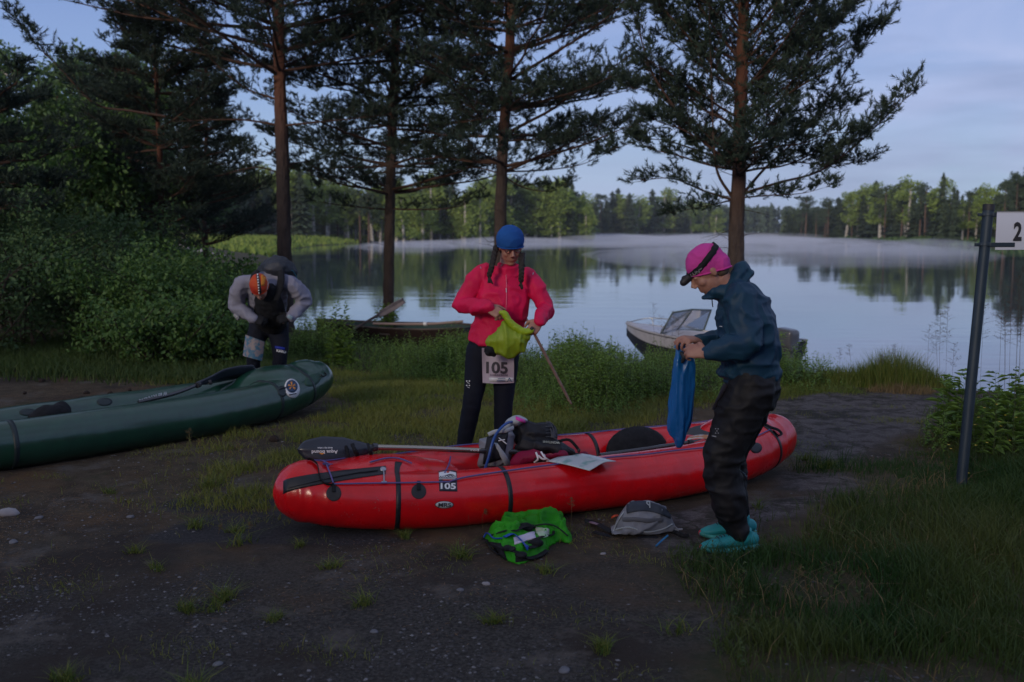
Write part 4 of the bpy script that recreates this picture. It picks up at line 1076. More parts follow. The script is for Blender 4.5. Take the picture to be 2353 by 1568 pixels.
mb = MB(); disc(mb, RB, 1020.5, 1160, 20, 7.4, .0065, .004, n=30); obj('badge_face', mb, mat('badge_white', (.50, .52, .53), .5), mr_)
mb = MB(); text_on(mb, RB, 'MRS', (1006, 1164.5), (29, 0), (1, -9), .0095, .02); obj('lettering', mb, M_BLACKINK, mr_, smooth=False)
# scuffs: small pale drips of dried grit
mb = MB()
for cu, cv in ((800, 1180), (868, 1172), (955, 1165), (1560, 1130), (1580, 1122), (870, 1150), (1300, 1135), (1690, 1110)):
    for q in range(7): 
        u, v = cu + random.gauss(0, 9), cv + random.gauss(0, 6); disc(mb, RB, u, v, .7, .6 + random.random() * .5, .0012, .001, n=5, rings=(1.0,))
obj('dried_splashes', mb, mat('dried_grit', (.42, .20, .19), .8), red, kind='stuff')
# seats inside
def tl(p): return tow(np.array([p]))[0]
mb = MB(); ball(mb, tl((.62, .13, .21)), (.24, .07, .16), rotz(RA) @ rotx(-.25), 20, 12); obj('seat_back', mb, M_BLACKFAB, red)
mb = MB(); ball(mb, tl((.42, 0, .13)), (.26, .2, .06), rotz(RA), 20, 10); obj('seat', mb, M_BLACKRUB, red)
mb = MB(); ball(mb, tl((1.12, .02, .29)), (.20, .21, .05), rotz(RA) @ roty(-.15), 20, 10); obj('seat', mb, mat('grey_foam', (.05, .052, .062), .8), red)
# stern loop and strap
mb = MB(); loft(mb, on_surface(RB, [(1757, 978), (1770, 985), (1785, 990), (1793, 998), (1787, 1003), (1775, 992)], .010), .010, .003, n=6, sub=3); obj('grab_loop', mb, M_BLACKFAB, red)
mb = MB(); loft(mb, on_surface(RB, [(1730, 1008), (1748, 1000), (1768, 990)], .010), .004, n=6, sub=3); obj('stern_cord', mb, M_CORD, red)

# ------------------------------------------------------------------ green boat
GA = radians(49.0); GO = np.array([-3.04, 7.74, 0.0])
def rise_g(q): return .09 * np.clip(q, 0, 1) ** 6 + .04 * np.clip(q, 0, 1) ** 2 + .06 * np.clip(-q, 0, 1) ** 5
skg, ceng, towg, ringg = packraft(4.05, .30, .172, .155, rise_g, GA, GO,
    [((1.42, 0, .30), (.42, .26, .16)), ((1.15, 0, .23), (.3, .22, .12)), ((1.72, 0, .33), (.22, .16, .15)), ((-1.4, 0, .26), (.4, .26, .15))], vox=.015)
grn = root('green_packraft', 'dark green inflatable boat lying empty on the left, cut off by the frame', 'inflatable boat', (GO[0], GO[1], 0))
obj('hull', skg, M_GREENB, grn); GB = bvh_of(skg)
fl = MB(); Vf = np.array([towg(np.array([[x, -.28, .08], [x, .28, .08]])) for x in np.linspace(-1.3, 1.3, 20)]).reshape(-1, 3)
fl.add(Vf, [[2 * i, 2 * i + 1, 2 * i + 3, 2 * i + 2] for i in range(19)]); low = Vf.copy(); low[:, 2] = .04; fl.add(low, [[2 * i, 2 * i + 2, 2 * i + 3, 2 * i + 1] for i in range(19)])
obj('floor', fl, mat('dark_green_floor', (.008, .028, .022), .6), grn)
def tpar(cen_, tow_, u, lo=pi + .05, hi=2 * pi - .05):
    best = None
    for t in np.linspace(lo, hi, 400):
        (c,), _ = cen_(np.array([t])); w = tow_(c[None])[0]; uu = PW / 2 + FOC * w[0] / (w[1] * cos(TH) - (w[2] - CAMZ) * sin(TH))
        if best is None or abs(uu - u) < best[0]: best = (abs(uu - u), t)
    return best[1]
M_GBAND = mat('dark_green_tape', (.010, .022, .026), .5)
for u in (23, 618, 690): band(grn, GB, ringg, tpar(ceng, towg, u), M_GBAND, wd=.035)
mb = MB(); disc(mb, GB, 671, 893, 17, 22, .004, .006, rot=-.25, n=30); em = obj('emblem', mb, M_WHITE, grn)
mb = MB(); disc(mb, GB, 670, 889, 13, 14, .0075, .004, rot=-.25, n=24); obj('emblem_field', mb, mat('navy_print', (.02, .05, .12), .5), em)
mb = MB()
for a0, a1, r in ((.4, .9, 9), (2.2, 2.6, 8), (4.3, 4.8, 9), (5.6, 6.1, 8), (3.2, 3.6, 9)):
    patch(mb, GB, lambda s, t: (670 + r * s * cos(a0 + (a1 - a0) * t), 889 + r * s * 1.1 * sin(a0 + (a1 - a0) * t)), 3, 3, .0105, .003)
obj('emblem_figure', mb, M_ORANGE, em)
mb = MB(); patch(mb, GB, lambda s, t: (663 + 17 * s, 907 - 3 * s + 2.2 * t), 4, 1, .008, .003); obj('badge_bar', mb, M_BLACKINK, em)
for cu, cv, ru, rv in ((648, 900, 10, 13),):
    mb = MB(); disc(mb, GB, cu, cv, ru, rv, .004, .005, rot=-.3); pt_ = obj('tie_patch', mb, M_GBAND, grn)
    mb = MB(); loft(mb, on_surface(GB, [(640, 897), (650, 893), (660, 890)], .010), .004, n=5); obj('loop', mb, M_BLACKFAB, pt_)
mb = MB(); disc(mb, GB, 718, 874, 20, 13, .003, .004, rot=-.5); obj('reinforcement_patch', mb, mat('dull_green_patch', (.016, .060, .040), .6), grn)
mb = MB(); loft(mb, on_surface(GB, [(736, 862), (742, 866), (748, 862), (744, 857)], .008), .005, n=6); obj('grab_loop', mb, M_BLACKFAB, grn)
mb = MB(); disc(mb, GB, 64, 948, 20, 8, .004, .006); obj('tie_patch', mb, M_GBAND, grn)
mb = MB(); disc(mb, GB, 240, 924, 18, 9, .004, .006); obj('tie_patch', mb, M_GBAND, grn)
for q, (x_, yy, zz, sz) in enumerate(((-.55, .10, .27, .12), (.95, -.02, .20, .16))):
    mb = MB(); ball(mb, towg(np.array([[x_, yy, zz]]))[0], (sz * 1.4, .08, .08), rotz(GA)); ball(mb, towg(np.array([[x_ + .1, yy + .03, zz + .03]]))[0], (.07, .06, .05)); r_ = remesh(mb, .012, 2)
    displace(r_, lambda V, N: fbm(V, 14, 3, 3) * .02); obj('thigh_strap_bundle', r_, M_BLACKFAB, grn)

# ------------------------------------------------------------------ paddles
def blade(pts, hw, side, mb, thick=.010, ridge=.012):
    """spoon blade along pts with half widths hw"""
    c = catmull(pts, 5); n = len(c); w = interp(hw, n); t, s, b = frames(c, side); V = []; k_ = 9
    for i in range(n):
        for j in range(k_):
            f = -1 + 2 * j / (k_ - 1); V.append(c[i] + s[i] * w[i] * f + b[i] * (-.018 * f * f + ridge * max(0, 1 - abs(f) * 4) * (1 - i / n)))
    V = np.array(V); m = len(V); lo = V - np.repeat(b, k_, 0) * thick * .6; VV = np.vstack([V, lo]); F = []
    for i in range(n - 1):
        for j in range(k_ - 1):
            a = i * k_ + j; F.append([a, a + 1, a + k_ + 1, a + k_]); F.append([m + a, m + a + k_, m + a + k_ + 1, m + a + 1])
    edge = [j for j in range(k_)] + [i * k_ + k_ - 1 for i in range(1, n)] + [(n - 1) * k_ + j for j in range(k_ - 2, -1, -1)] + [i * k_ for i in range(n - 2, 0, -1)]
    for a, b2 in zip(edge, edge[1:] + edge[:1]): F.append([a, m + a, m + b2, b2])
    mb.add(VV, F); return mb
# near paddle: dark blade over the red bow, shaft running right under the pack
pb = [P(686, 1031, 5.62), P(750, 1029, 5.64), P(820, 1028, 5.68), P(862, 1027, 5.70)]
pd = root('paddle', 'paddle with broad dark blade and lettering resting on the red bow', 'paddle', pb[0])
mb = MB(); blade([P(684, 1034, 5.62), P(700, 1032, 5.62), P(740, 1031, 5.63), P(790, 1031, 5.65), P(830, 1030, 5.68), P(862, 1028, 5.70)], [.018, .055, .078, .072, .045, .014], (0, .45, .9), mb)
bl = obj('blade', mb, M_BLADE, pd); BBV = bvh_of(mb)
mb = MB(); text_on(mb, BBV, 'Aqua Bound', (776, 1035), (-60, .5), (.6, 8), .003, .03)
text_on(mb, BBV, 'Manta Ray Carbon', (764, 1028.5), (-34, .3), (.2, 2.8), .003, .01); obj('lettering', mb, M_WHITE, bl, smooth=False)
mb = MB(); patch(mb, BBV, lambda s, t: (733 + 14 * s, 1040.5 + 4.5 * sin(pi * s) * (t * .7 + .3) ), 6, 2, .004, .002); obj('logo_crescent', mb, M_ORANGE, bl)
mb = MB(); loft(mb, [P(858, 1028, 5.70), P(980, 1031, 5.80), P(1110, 1036, 5.92)], .0165, n=12, sub=5); obj('shaft', mb, M_BRASS, pd)
mb = MB(); loft(mb, [P(1100, 1036, 5.91), P(1240, 1040, 6.03)], .0168, n=12, sub=3); obj('grip', mb, M_CARBON, pd)
mb = MB(); loft(mb, [P(856, 1028, 5.698), P(866, 1028, 5.71)], .024, n=12, sub=1); obj('drip_ring', mb, M_CARBON, pd)
mb = MB(); text_plane(mb, 'rod', P(1082, 1036.5, 5.87), P(1100, 1037.0, 5.885) - P(1082, 1036.5, 5.87), np.array([0, 0, .013])); obj('shaft_mark', mb, M_WHITE, pd, smooth=False)
# strap and clip across the blade
mb = MB()
loft(mb, [P(808, 1020, 5.60), P(815, 1034, 5.56), P(822, 1050, 5.60), P(815, 1062, 5.62)], .014, .008, n=8); loft(mb, [P(845, 1018, 5.64), P(850, 1036, 5.58), P(852, 1050, 5.62), P(830, 1060, 5.64)], .013, .008, n=8)
loft(mb, [P(770, 1062, 5.58), P(800, 1066, 5.56), P(828, 1062, 5.60), P(850, 1050, 5.64)], .014, .012, n=8); loft(mb, [P(795, 1024, 5.6), P(800, 1044, 5.57), P(806, 1060, 5.58)], .011, .009, n=8)
r_ = remesh(mb, .006, 2); displace(r_, lambda V, N: fbm(V, 30, 3, 2) * .006); obj('lashing_strap', r_, M_BLACKFAB, red)
# second paddle lying inside, to the right
pe = root('paddle', 'thin dark paddle shaft lying inside the red boat toward its stern', 'paddle', P(1395, 1048, 6.2))
mb = MB(); loft(mb, [P(1378, 1047, 6.12), P(1500, 1030, 6.28), P(1650, 1008, 6.48)], .0155, n=10, sub=4); obj('shaft', mb, M_CARBON, pe)
mb = MB(); loft(mb, [P(1582, 1019, 6.38), P(1590, 1018, 6.39)], .024, n=10, sub=1); obj('drip_ring', mb, M_BLACKRUB, pe)
mb = MB(); blade([P(1650, 1008, 6.48), P(1690, 1000, 6.54), P(1740, 992, 6.6), P(1775, 986, 6.64)], [.014, .06, .075, .02], (.3, 1, 0), mb); obj('blade', mb, M_BLADE, pe)
# paddle in the green boat
pg = root('paddle', 'dark paddle with pale lettering lying in the green boat', 'paddle', P(480, 885, 8.2))
mb = MB(); loft(mb, [P(318, 925, 7.78), P(400, 905, 8.02), P(458, 883, 8.26)], .0155, n=10, sub=4); obj('shaft', mb, M_CARBON, pg)
mb = MB(); loft(mb, [P(452, 886, 8.22), P(458, 883, 8.25)], .026, n=10, sub=1); loft(mb, [P(480, 880, 8.30), P(486, 878, 8.31)], .022, n=10, sub=1); obj('drip_ring', mb, M_BLACKRUB, pg)
mb = MB(); blade([P(456, 884, 8.26), P(480, 879, 8.36), P(510, 868, 8.5), P(545, 861, 8.62), P(575, 856, 8.72), P(588, 855, 8.76)], [.014, .05, .085, .09, .075, .02], (.55, -.35, .75), mb); obj('blade', mb, M_BLADE, pg)
mb = MB()
for ch, (u, v), ry_ in zip('WERNER', [(384, 906), (372, 910), (360, 913), (350, 916), (339, 920), (328, 923)], range(6)):
    text_plane(mb, ch, P(u, v - 7, 7.93), P(u - 9, v - 4.5, 7.90) - P(u, v - 7, 7.93), (P(u, v + 1, 7.93) - P(u, v - 7, 7.93)), .03)
obj('lettering', mb, M_WHITE, pg, smooth=False)

# ================================================================== PEOPLE
M_SKIN = mat('skin', (.42, .22, .16), .55, (.34, .16, .12), 18, 3, bump=.15, bscale=120, bdist=.001)
M_HAIR = mat('dark_brown_hair', (.010, .006, .005), .7, (.018, .011, .008), 40, 3, bump=.6, bscale=90, bdist=.004, stretch=(1, 1, .3))
def cloth(name, col, col2=None, rough=.65, **k):
    kw = dict(bump=.4, bscale=26, bdist=.006, sheen=.0, spec=.25); kw.update(k)
    return mat(name, col, rough, col2 or tuple(c * .8 for c in col), 6, 4, **kw)
M_PINKJ = cloth('raspberry_shell_fabric', (.70, .008, .085), (.58, .007, .065), .6)
M_NAVY = cloth('navy_shell_fabric', (.010, .038, .085), (.012, .050, .090), .55)
M_BLACKT = cloth('black_trouser_fabric', (.006, .006, .008), (.016, .016, .020), .6)
M_NAVYT = cloth('dark_navy_tights', (.007, .010, .022), None, .8)
M_BLUECAP = cloth('blue_cap_knit', (.012, .085, .32), (.010, .065, .26), .85, bscale=40)
M_PINKCAP = cloth('pink_cap_knit', (.62, .06, .33), (.50, .05, .28), .85, bscale=40)
M_GREYJ = cloth('grey_jacket', (.26, .26, .33), (.20, .20, .27), .65)
M_ORCAP = cloth('orange_head_scarf', (.50, .045, .015), (.62, .20, .02), .8, nscale_=None) if False else mat('orange_head_scarf', (.42, .026, .010), .8, (.50, .09, .012), 7, 3, bump=.3, bscale=40, bdist=.004)
M_TEAL = mat('turquoise_shoe', (.018, .30, .32), .6, (.012, .22, .25), 14, 4, bump=.4, bscale=80, bdist=.002)
M_TEALS = mat('pale_turquoise_sole', (.06, .36, .34), .6, (.03, .24, .24), 20, 3)
M_LIME = mat('lime_bag_fabric', (.24, .34, .010), .55, (.16, .26, .012), 5, 4, bump=.4, bscale=16, bdist=.008, fac=(.4, .7))
M_BLUEB = mat('blue_bag_fabric', (.005, .12, .38), .4, (.004, .085, .29), 5, 3, bump=.4, bscale=9, bdist=.01, stretch=(1, 1, .3), coat=.1)
M_PAPER = mat('paper', (.50, .46, .54), .6, (.44, .36, .46), 5, 3, bump=.4, bscale=14, bdist=.004)
M_DARKGL = mat('dark_glass', (.01, .01, .012), .1, coat=.5)
M_SHOEB = mat('black_shoe', (.015, .015, .018), .7)

def wrinkle(amp=.006, sc=9, seed=0, st=(1, 1, 1.8)):
    st = np.array(st)
    def f(V, N):
        p = V * st; w = np.stack([noise(p, sc * .6, seed + 9), noise(p, sc * .6, seed + 19), noise(p, sc * .6, seed + 29)], -1)
        n = noise(p * 1.0 + w * .06, sc, seed); n2 = noise(p + w * .03, sc * 2.3, seed + 4)
        n3 = noise(p[:, [2, 0, 1]] + w * .05, sc * 1.3, seed + 7)
        return amp * (np.clip(1 - 2.1 * np.abs(n), -.3, 1) ** 3 * 1.0 + np.clip(1 - 2.4 * np.abs(n3), 0, 1) ** 3 * .7 + np.clip(1 - 2.4 * np.abs(n2), 0, 1) ** 2 * .3 - .35)
    return f
def cut_cap(cp, c, R, p0, p1, mt, rt, name, amp, seed, hem=.0045, st=(1, 1, 2.2)):
    """cap cut off along a tilted plane, with a rolled hem"""
    bm = bmesh.new(); V = cp.V[0]; vs = [bm.verts.new(v) for v in V]
    for f in cp.F[0]: bm.faces.new([vs[i] for i in f])
    c = np.asarray(c); a = c + R @ np.array(p0); b = c + R @ np.array(p1); n = norm(np.cross(R[:, 0], b - a)); 
    if np.dot(n, R[:, 2]) < 0: n = -n
    bmesh.ops.bisect_plane(bm, geom=bm.verts[:] + bm.edges[:] + bm.faces[:], plane_co=a, plane_no=n, clear_inner=True)
    bm.normal_update(); bm.verts.index_update(); bd = [v for v in bm.verts if v.is_boundary]
    m = MB(); N = np.array([v.normal[:] for v in bm.verts]); V = np.array([v.co[:] for v in bm.verts]); F = [[v.index for v in f.verts] for f in bm.faces]
    V = V + N * wrinkle(amp, 9, seed, st)(V, N)[:, None] * .6; m.addm(V, F)
    B = V[[v.index for v in bd]]; ctr = B.mean(0); e1 = norm(b - a); e2 = np.cross(n, e1); an = np.arctan2((B - ctr) @ e2, (B - ctr) @ e1); B = B[np.argsort(an)][::3]
    B = np.vstack([B, B[:2]]); h = MB(); loft(h, B, hem, hem * 1.8, side=(0, 0, 1), n=8, sub=1, cap=False); bm.free()
    o = obj(name, m, mt, rt); obj('hem', h, mt, o); return o, m
def axes(fwd, up):
    f = norm(fwd); r = norm(np.cross(f, up)); u = np.cross(r, f)
    return np.stack([r, f, u], 1)             # columns: right, forward, up
def head(mb, c, R, s=1.0):
    def at(p): return np.asarray(c) + R @ (np.asarray(p) * s)
    ball(mb, at((0, -.005, .022)), np.array((.074, .092, .088)) * s, R, 20, 14)
    ball(mb, at((0, .022, -.045)), np.array((.060, .070, .072)) * s, R, 18, 12)
    ball(mb, at((0, .048, -.010)), np.array((.054, .044, .062)) * s, R, 18, 12)
    ball(mb, at((0, .058, -.096)), np.array((.030, .026, .022)) * s, R)
    ball(mb, at((0, .066, .034)), np.array((.055, .026, .018)) * s, R)
    for q in (-1, 1):
        ball(mb, at((q * .036, .060, -.026)), np.array((.024, .024, .022)) * s, R)
        ball(mb, at((q * .031, .079, .010)), np.array((.014, .010, .009)) * s, R, 10, 8)
        ball(mb, at((q * .073, -.004, -.008)), np.array((.009, .017, .027)) * s, R, 10, 8)
        ball(mb, at((q * .012, .102, -.030)), np.array((.009, .009, .007)) * s, R, 8, 6)
    loft(mb, [at((0, .084, .022)), at((0, .098, -.004)), at((0, .112, -.026))], np.array([.007, .009, .012]) * s, n=8)
    ball(mb, at((0, .086, -.057)), np.array((.024, .009, .006)) * s, R, 12, 8)
    ball(mb, at((0, .084, -.068)), np.array((.020, .009, .007)) * s, R, 12, 8)
    loft(mb, [at((0, -.02, -.06)), at((0, -.035, -.13)), at((0, -.045, -.18))], np.array([.055, .052, .058]) * s, n=14)
def hand(mb, wr, fdir, nrm, s=1.0, curl=(35, 45, 35), thumb=1, spread=.06, tcurl=30):
    """palm, four unequal jointed fingers curling towards -nrm, thumb from the side near its base"""
    f = norm(fdir); n = norm(np.asarray(nrm, float) - f * np.dot(nrm, f)); sd = np.cross(f, n) * thumb
    wr = np.asarray(wr, float)
    loft(mb, [wr - f * .02 * s, wr + f * .02 * s, wr + f * .055 * s, wr + f * .086 * s], np.array([.026, .034, .041, .040]) * s, np.array([.020, .017, .015, .012]) * s, side=sd, n=14, round_ends=True)
    for q, (ln, off) in enumerate(((.072, .031), (.081, .010), (.076, -.011), (.060, -.030))):
        p = wr + f * (.080 - .006 * abs(q - 1)) * s + sd * off * s; a = 0; pts = [p - f * .02 * s]; pts.append(p)
        d0 = norm(f + sd * spread * (1.4 - q))
        for k_, (fr, c_) in enumerate(zip((.45, .30, .25), curl)):
            a += radians(c_ * (1 + .08 * (q - 1))); p = p + (d0 * cos(a) - n * sin(a)) * ln * fr * s; pts.append(p)
        loft(mb, pts, np.array([.0100, .0098, .0090, .0084, .0070]) * s, n=9, sub=3, round_ends=True)
    p = wr + f * .022 * s + sd * .028 * s; a = radians(48); pts = [p]
    for fr, c_ in zip((.034, .030, .024), (0, tcurl, tcurl * .6)):
        a -= radians(c_ * .5); d = f * cos(a) + sd * sin(a) - n * (.35 + radians(c_)); p = p + norm(d) * fr * s; pts.append(p)
    loft(mb, pts, np.array([.0135, .0118, .0105, .0082]) * s, n=9, sub=3, round_ends=True)
def shoe(mb, sole, ankle_xy, dr, s=1.0, ln=.28):
    """running shoe on the ground; dr points to the toe"""
    d = norm(np.array([dr[0], dr[1], 0])); sd = np.array([-d[1], d[0], 0]); o = np.array([ankle_xy[0], ankle_xy[1], 0])
    g = ankle_xy[2]
    sp = [o - d * .085 * s, o - d * .03 * s, o + d * .06 * s, o + d * .135 * s, o + d * .185 * s]
    loft(sole, [p + np.array([0, 0, g + z]) for p, z in zip(sp, (.028, .020, .018, .020, .034))], np.array([.032, .040, .044, .048, .026]) * s, np.array([.024, .022, .019, .018, .014]) * s, side=sd, n=14, sub=4, round_ends=True)
    up = [o - d * .075 * s + np.array([0, 0, g + .065]), o - d * .0 * s + np.array([0, 0, g + .065]), o + d * .07 * s + np.array([0, 0, g + .058]), o + d * .135 * s + np.array([0, 0, g + .046]), o + d * .175 * s + np.array([0, 0, g + .042])]
    loft(mb, up, np.array([.032, .038, .042, .043, .026]) * s, np.array([.036, .042, .032, .024, .016]) * s, side=sd, n=14, sub=4, round_ends=True)
    loft(mb, [o - d * .03 * s + np.array([0, 0, g + .06]), o - d * .03 * s + np.array([0, 0, g + .125])], np.array([.040, .037]) * s, n=12, sub=1)
def skin_body(rt, build, vox=.0042, sm=5):
    mb = MB(); build(mb); r = remesh(mb, vox, sm, .5); return obj('body', r, M_SKIN, rt)
def garment(name, rt, build, mt, vox=.009, sm=3, wr=None, kind=None):
    mb = MB(); build(mb); r = remesh(mb, vox, sm, .5)
    if wr is not None: displace(r, wr)
    return obj(name, r, mt, rt), r

# ------------------------------------------------------------------ woman in the raspberry jacket
yw = 6.88
wroot = root('person', 'person in raspberry-pink jacket and blue cap rolling a lime bag behind the red boat', 'person', (P(1120, 1080, yw)[0], yw, 0))
HC = P(1172, 566, yw - .06); HR = axes((.20, -.86, -.42), (0.05, -.40, .91))
pel = P(1133, 805, yw); neck = P(1163, 628, yw); che = P(1152, 690, yw - .02)
shL, shR = P(1110, 626, yw), P(1212, 636, yw)
elL, elR = P(1062, 700, yw - .06), P(1254, 706, yw - .06)
wrL, wrR = P(1122, 708, yw - .30), P(1240, 738, yw - .30)
kL, kR = P(1086, 918, yw - .05), P(1157, 925, yw - .02); aL, aR = P(1062, 1045, yw + .06), P(1153, 1042, yw + .02); hL, hR = P(1103, 812, yw), P(1162, 812, yw)
HLf, HRf = norm(P(1150, 722, yw - .34) - wrL), norm(P(1226, 756, yw - .33) - wrR)
def wbody(mb):
    head(mb, HC, HR, 1.0)
    loft(mb, [HC + HR @ np.array([0, -.035, -.11]), neck + np.array([0, 0, -.03])], [.054, .06], n=12, sub=3)
    loft(mb, [neck, che, P(1140, 750, yw), pel], [.09, .13, .115, .13], [.06, .09, .085, .10], side=(1, 0, 0), n=16, round_ends=True)
    for s_, e_, w_ in ((shL, elL, wrL), (shR, elR, wrR)):
        loft(mb, [neck * .3 + s_ * .7, s_, e_, w_], [.05, .046, .036, .026], n=12, sub=5, round_ends=True)
    for h_, k_, a_ in ((hL, kL, aL), (hR, kR, aR)):
        loft(mb, [h_, k_, a_], [.075, .05, .036], n=14, sub=6, round_ends=True); loft(mb, [a_, a_ + np.array([0, -.10, -.06])], [.036, .03], n=10, sub=1, round_ends=True)
    hand(mb, wrL, HLf, (0, -.75, .6), 1.0, (38, 50, 40), thumb=-1)
    hand(mb, wrR, HRf, (.25, -.85, .4), 1.0, (42, 50, 40), thumb=1, tcurl=75)
skin_body(wroot, wbody)
def wjac(mb):
    loft(mb, [P(1163, 634, yw), P(1158, 660, yw), P(1153, 700, yw - .02), P(1147, 745, yw), P(1134, 796, yw)], [.155, .180, .185, .180, .192], [.085, .118, .125, .125, .140], side=(1, 0, 0), n=28, sub=5, cap=True)
    loft(mb, [P(1166, 640, yw), P(1167, 622, yw - .02), P(1167, 608, yw - .035)], [.085, .078, .074], [.08, .074, .068], side=(1, 0, 0), n=20, sub=3)
    for s_, e_, w_, sg in ((shL, elL, wrL, -1), (shR, elR, wrR, 1)):
        loft(mb, [neck * .55 + s_ * .45 + np.array([0, 0, -.01]), s_ + np.array([0, 0, -.012]), s_ * .5 + e_ * .5 + np.array([sg * .008, 0, 0]), e_, e_ * .55 + w_ * .45, w_ * 1.02 - e_ * .02], [.055, .065, .063, .060, .055, .041], [.055, .070, .066, .060, .053, .039], n=18, sub=5, round_ends=True)
jk, jr = garment('jacket', wroot, wjac, M_PINKJ, .007, 3, wrinkle(.011, 7, 3, (1.3, 1, 1.2)))
JB = bvh_of(jr)
mb = MB(); loft(mb, on_surface(JB, [(1163, 632), (1164, 660), (1163, 700), (1161, 740), (1160, 792)], .003), .0035, n=6, sub=4); obj('zip', mb, mat('pink_zip', (.75, .10, .20), .4), jk)
mb = MB(); loft(mb, on_surface(JB, [(1163, 663), (1163, 673)], .006), .003, n=6, sub=1); loft(mb, on_surface(JB, [(1156, 611), (1152, 613)], .007), .004, n=6, sub=1)
loft(mb, on_surface(JB, [(1104, 615), (1106, 618)], .005), .003, n=6, sub=1); loft(mb, on_surface(JB, [(1225, 628), (1223, 632)], .005), .003, n=6, sub=1); obj('toggles', mb, M_SILVER, jk)
mb = MB(); ring_ = [P(1134 + 66 * cos(a) * 1.0, 797 - 2 * sin(a), yw + .0) for a in np.linspace(0, 2 * pi, 25)]
def wtrs(mb):
    loft(mb, [P(1134, 775, yw), P(1133, 800, yw), P(1132, 822, yw)], [.165, .175, .165], [.11, .12, .11], side=(1, 0, 0), n=22, sub=4)
    for h_, k_, a_, q in ((hL, kL, aL, .0), (hR, kR, aR, 0)):
        loft(mb, [h_ + np.array([0, 0, .02]), h_ * .6 + k_ * .4, k_, k_ * .45 + a_ * .55, a_], [.098, .088, .066, .062, .046], n=18, sub=5, round_ends=True)
tr_, trr = garment('trousers', wroot, wtrs, M_NAVYT, .010, 3, wrinkle(.004, 14, 6, (.6, .6, 2.4)))
TB = bvh_of(trr)
mb = MB()
for u_, v_ in ((1073, 876), (1079, 876), (1073, 886), (1079, 886)): disc(mb, TB, u_, v_, 1.6, 1.6, .003, .002, n=6, rings=(1.,))
for u_, v_ in ((1073, 876), (1079, 886)): patch(mb, TB, lambda s, t: (1074 + 5 * s, v_ + 3 + s * 2 + t), 2, 1, .003, .002)
obj('trouser_mark', mb, M_WHITE, tr_, smooth=False)
for a_, dx in ((aL, -.25), (aR, .15)):
    so_ = MB(); up_ = MB(); gg = float(gz(a_[0], a_[1])); shoe(up_, so_, (a_[0], a_[1], gg), (dx, -1)); u2 = remesh(up_, .008, 2); so_ = remesh(so_, .008, 2); o_ = obj('shoe', u2, M_SHOEB, wroot); obj('sole', so_, M_BLACKRUB, o_)
# cap
def wcap(mb):
    def at(p): return HC + HR @ np.array(p)
    ball(mb, at((0, -.006, .048)), (.096, .112, .096), HR, 24, 16); ball(mb, at((0, -.03, .03)), (.094, .100, .09), HR)
mb = MB(); wcap(mb); cp = remesh(mb, .007, 2)
cut_cap(cp, HC, HR, (0, .10, .030), (0, -.10, -.022), M_BLUECAP, wroot, 'cap', .005, 8)
# hair behind the ears and two braids
mb = MB(); 
ball(mb, HC + HR @ np.array([0, -.05, -.03]), (.07, .06, .075), HR)
hr = remesh(mb, .008, 2); obj('hair', hr, M_HAIR, wroot)
def braid(pts, r):
    mb = MB(); c = catmull(pts, 8); n = len(c)
    for st in range(3):
        off = []
        for i in range(n):
            ph = i * .62 + st * 2 * pi / 3; off.append(c[i] + np.array([cos(ph) * r * .75, sin(2 * ph) * r * .4, 0]))
        loft(mb, off, np.linspace(r * .85, r * .62, n), n=8, sub=1, round_ends=True)
    t0 = c[-1]; sticks(mb, [t0] * 14, [t0 + np.array([random.gauss(0, .012), random.gauss(0, .01), -.045 - random.random() * .02]) for _ in range(14)], .007, .002, 5)
    r2 = remesh(mb, .0045, 3); displace(r2, lambda V, N: noise(V * np.array([3, 3, .6]), 60, 2) * .002); return r2
obj('braid', braid([P(1141, 566, yw - .06), P(1135, 590, yw - .13), P(1130, 612, yw - .17), P(1124, 634, yw - .17)], .0155), M_HAIR, wroot)
obj('braid', braid([P(1199, 584, yw - .10), P(1199, 604, yw - .15), P(1198, 626, yw - .17), P(1197, 646, yw - .165)], .0155), M_HAIR, wroot)
# glasses
mb = MB()
def ha(p): return HC + HR @ np.array(p)
for q in (-1, 1):
    loft(mb, [ha((q * .032 + .022 * cos(a), .096 - .004 * abs(cos(a)), .010 + .014 * sin(a))) for a in np.linspace(0, 2 * pi, 13)], .0022, n=5, sub=1)
    loft(mb, [ha((q * .056, .090, .014)), ha((q * .078, .05, .016)), ha((q * .084, .0, .012))], .0025, n=5, sub=3)
loft(mb, [ha((-.010, .098, .014)), ha((.010, .098, .014))], .002, n=5, sub=1); gl = obj('glasses', mb, mat('red_frame', (.16, .015, .03), .4), wroot)
mb = MB()
for q in (-1, 1): ball(mb, ha((q * .032, .094, .010)), (.021, .002, .013), HR, 12, 6)
lm_ = mat('clear_lens', (.8, .75, .75), .05); lm_.node_tree.nodes['Principled BSDF'].inputs['Transmission Weight'].default_value = .95; lm_.node_tree.nodes['Principled BSDF'].inputs['IOR'].default_value = 1.08
obj('lens', mb, lm_, gl)
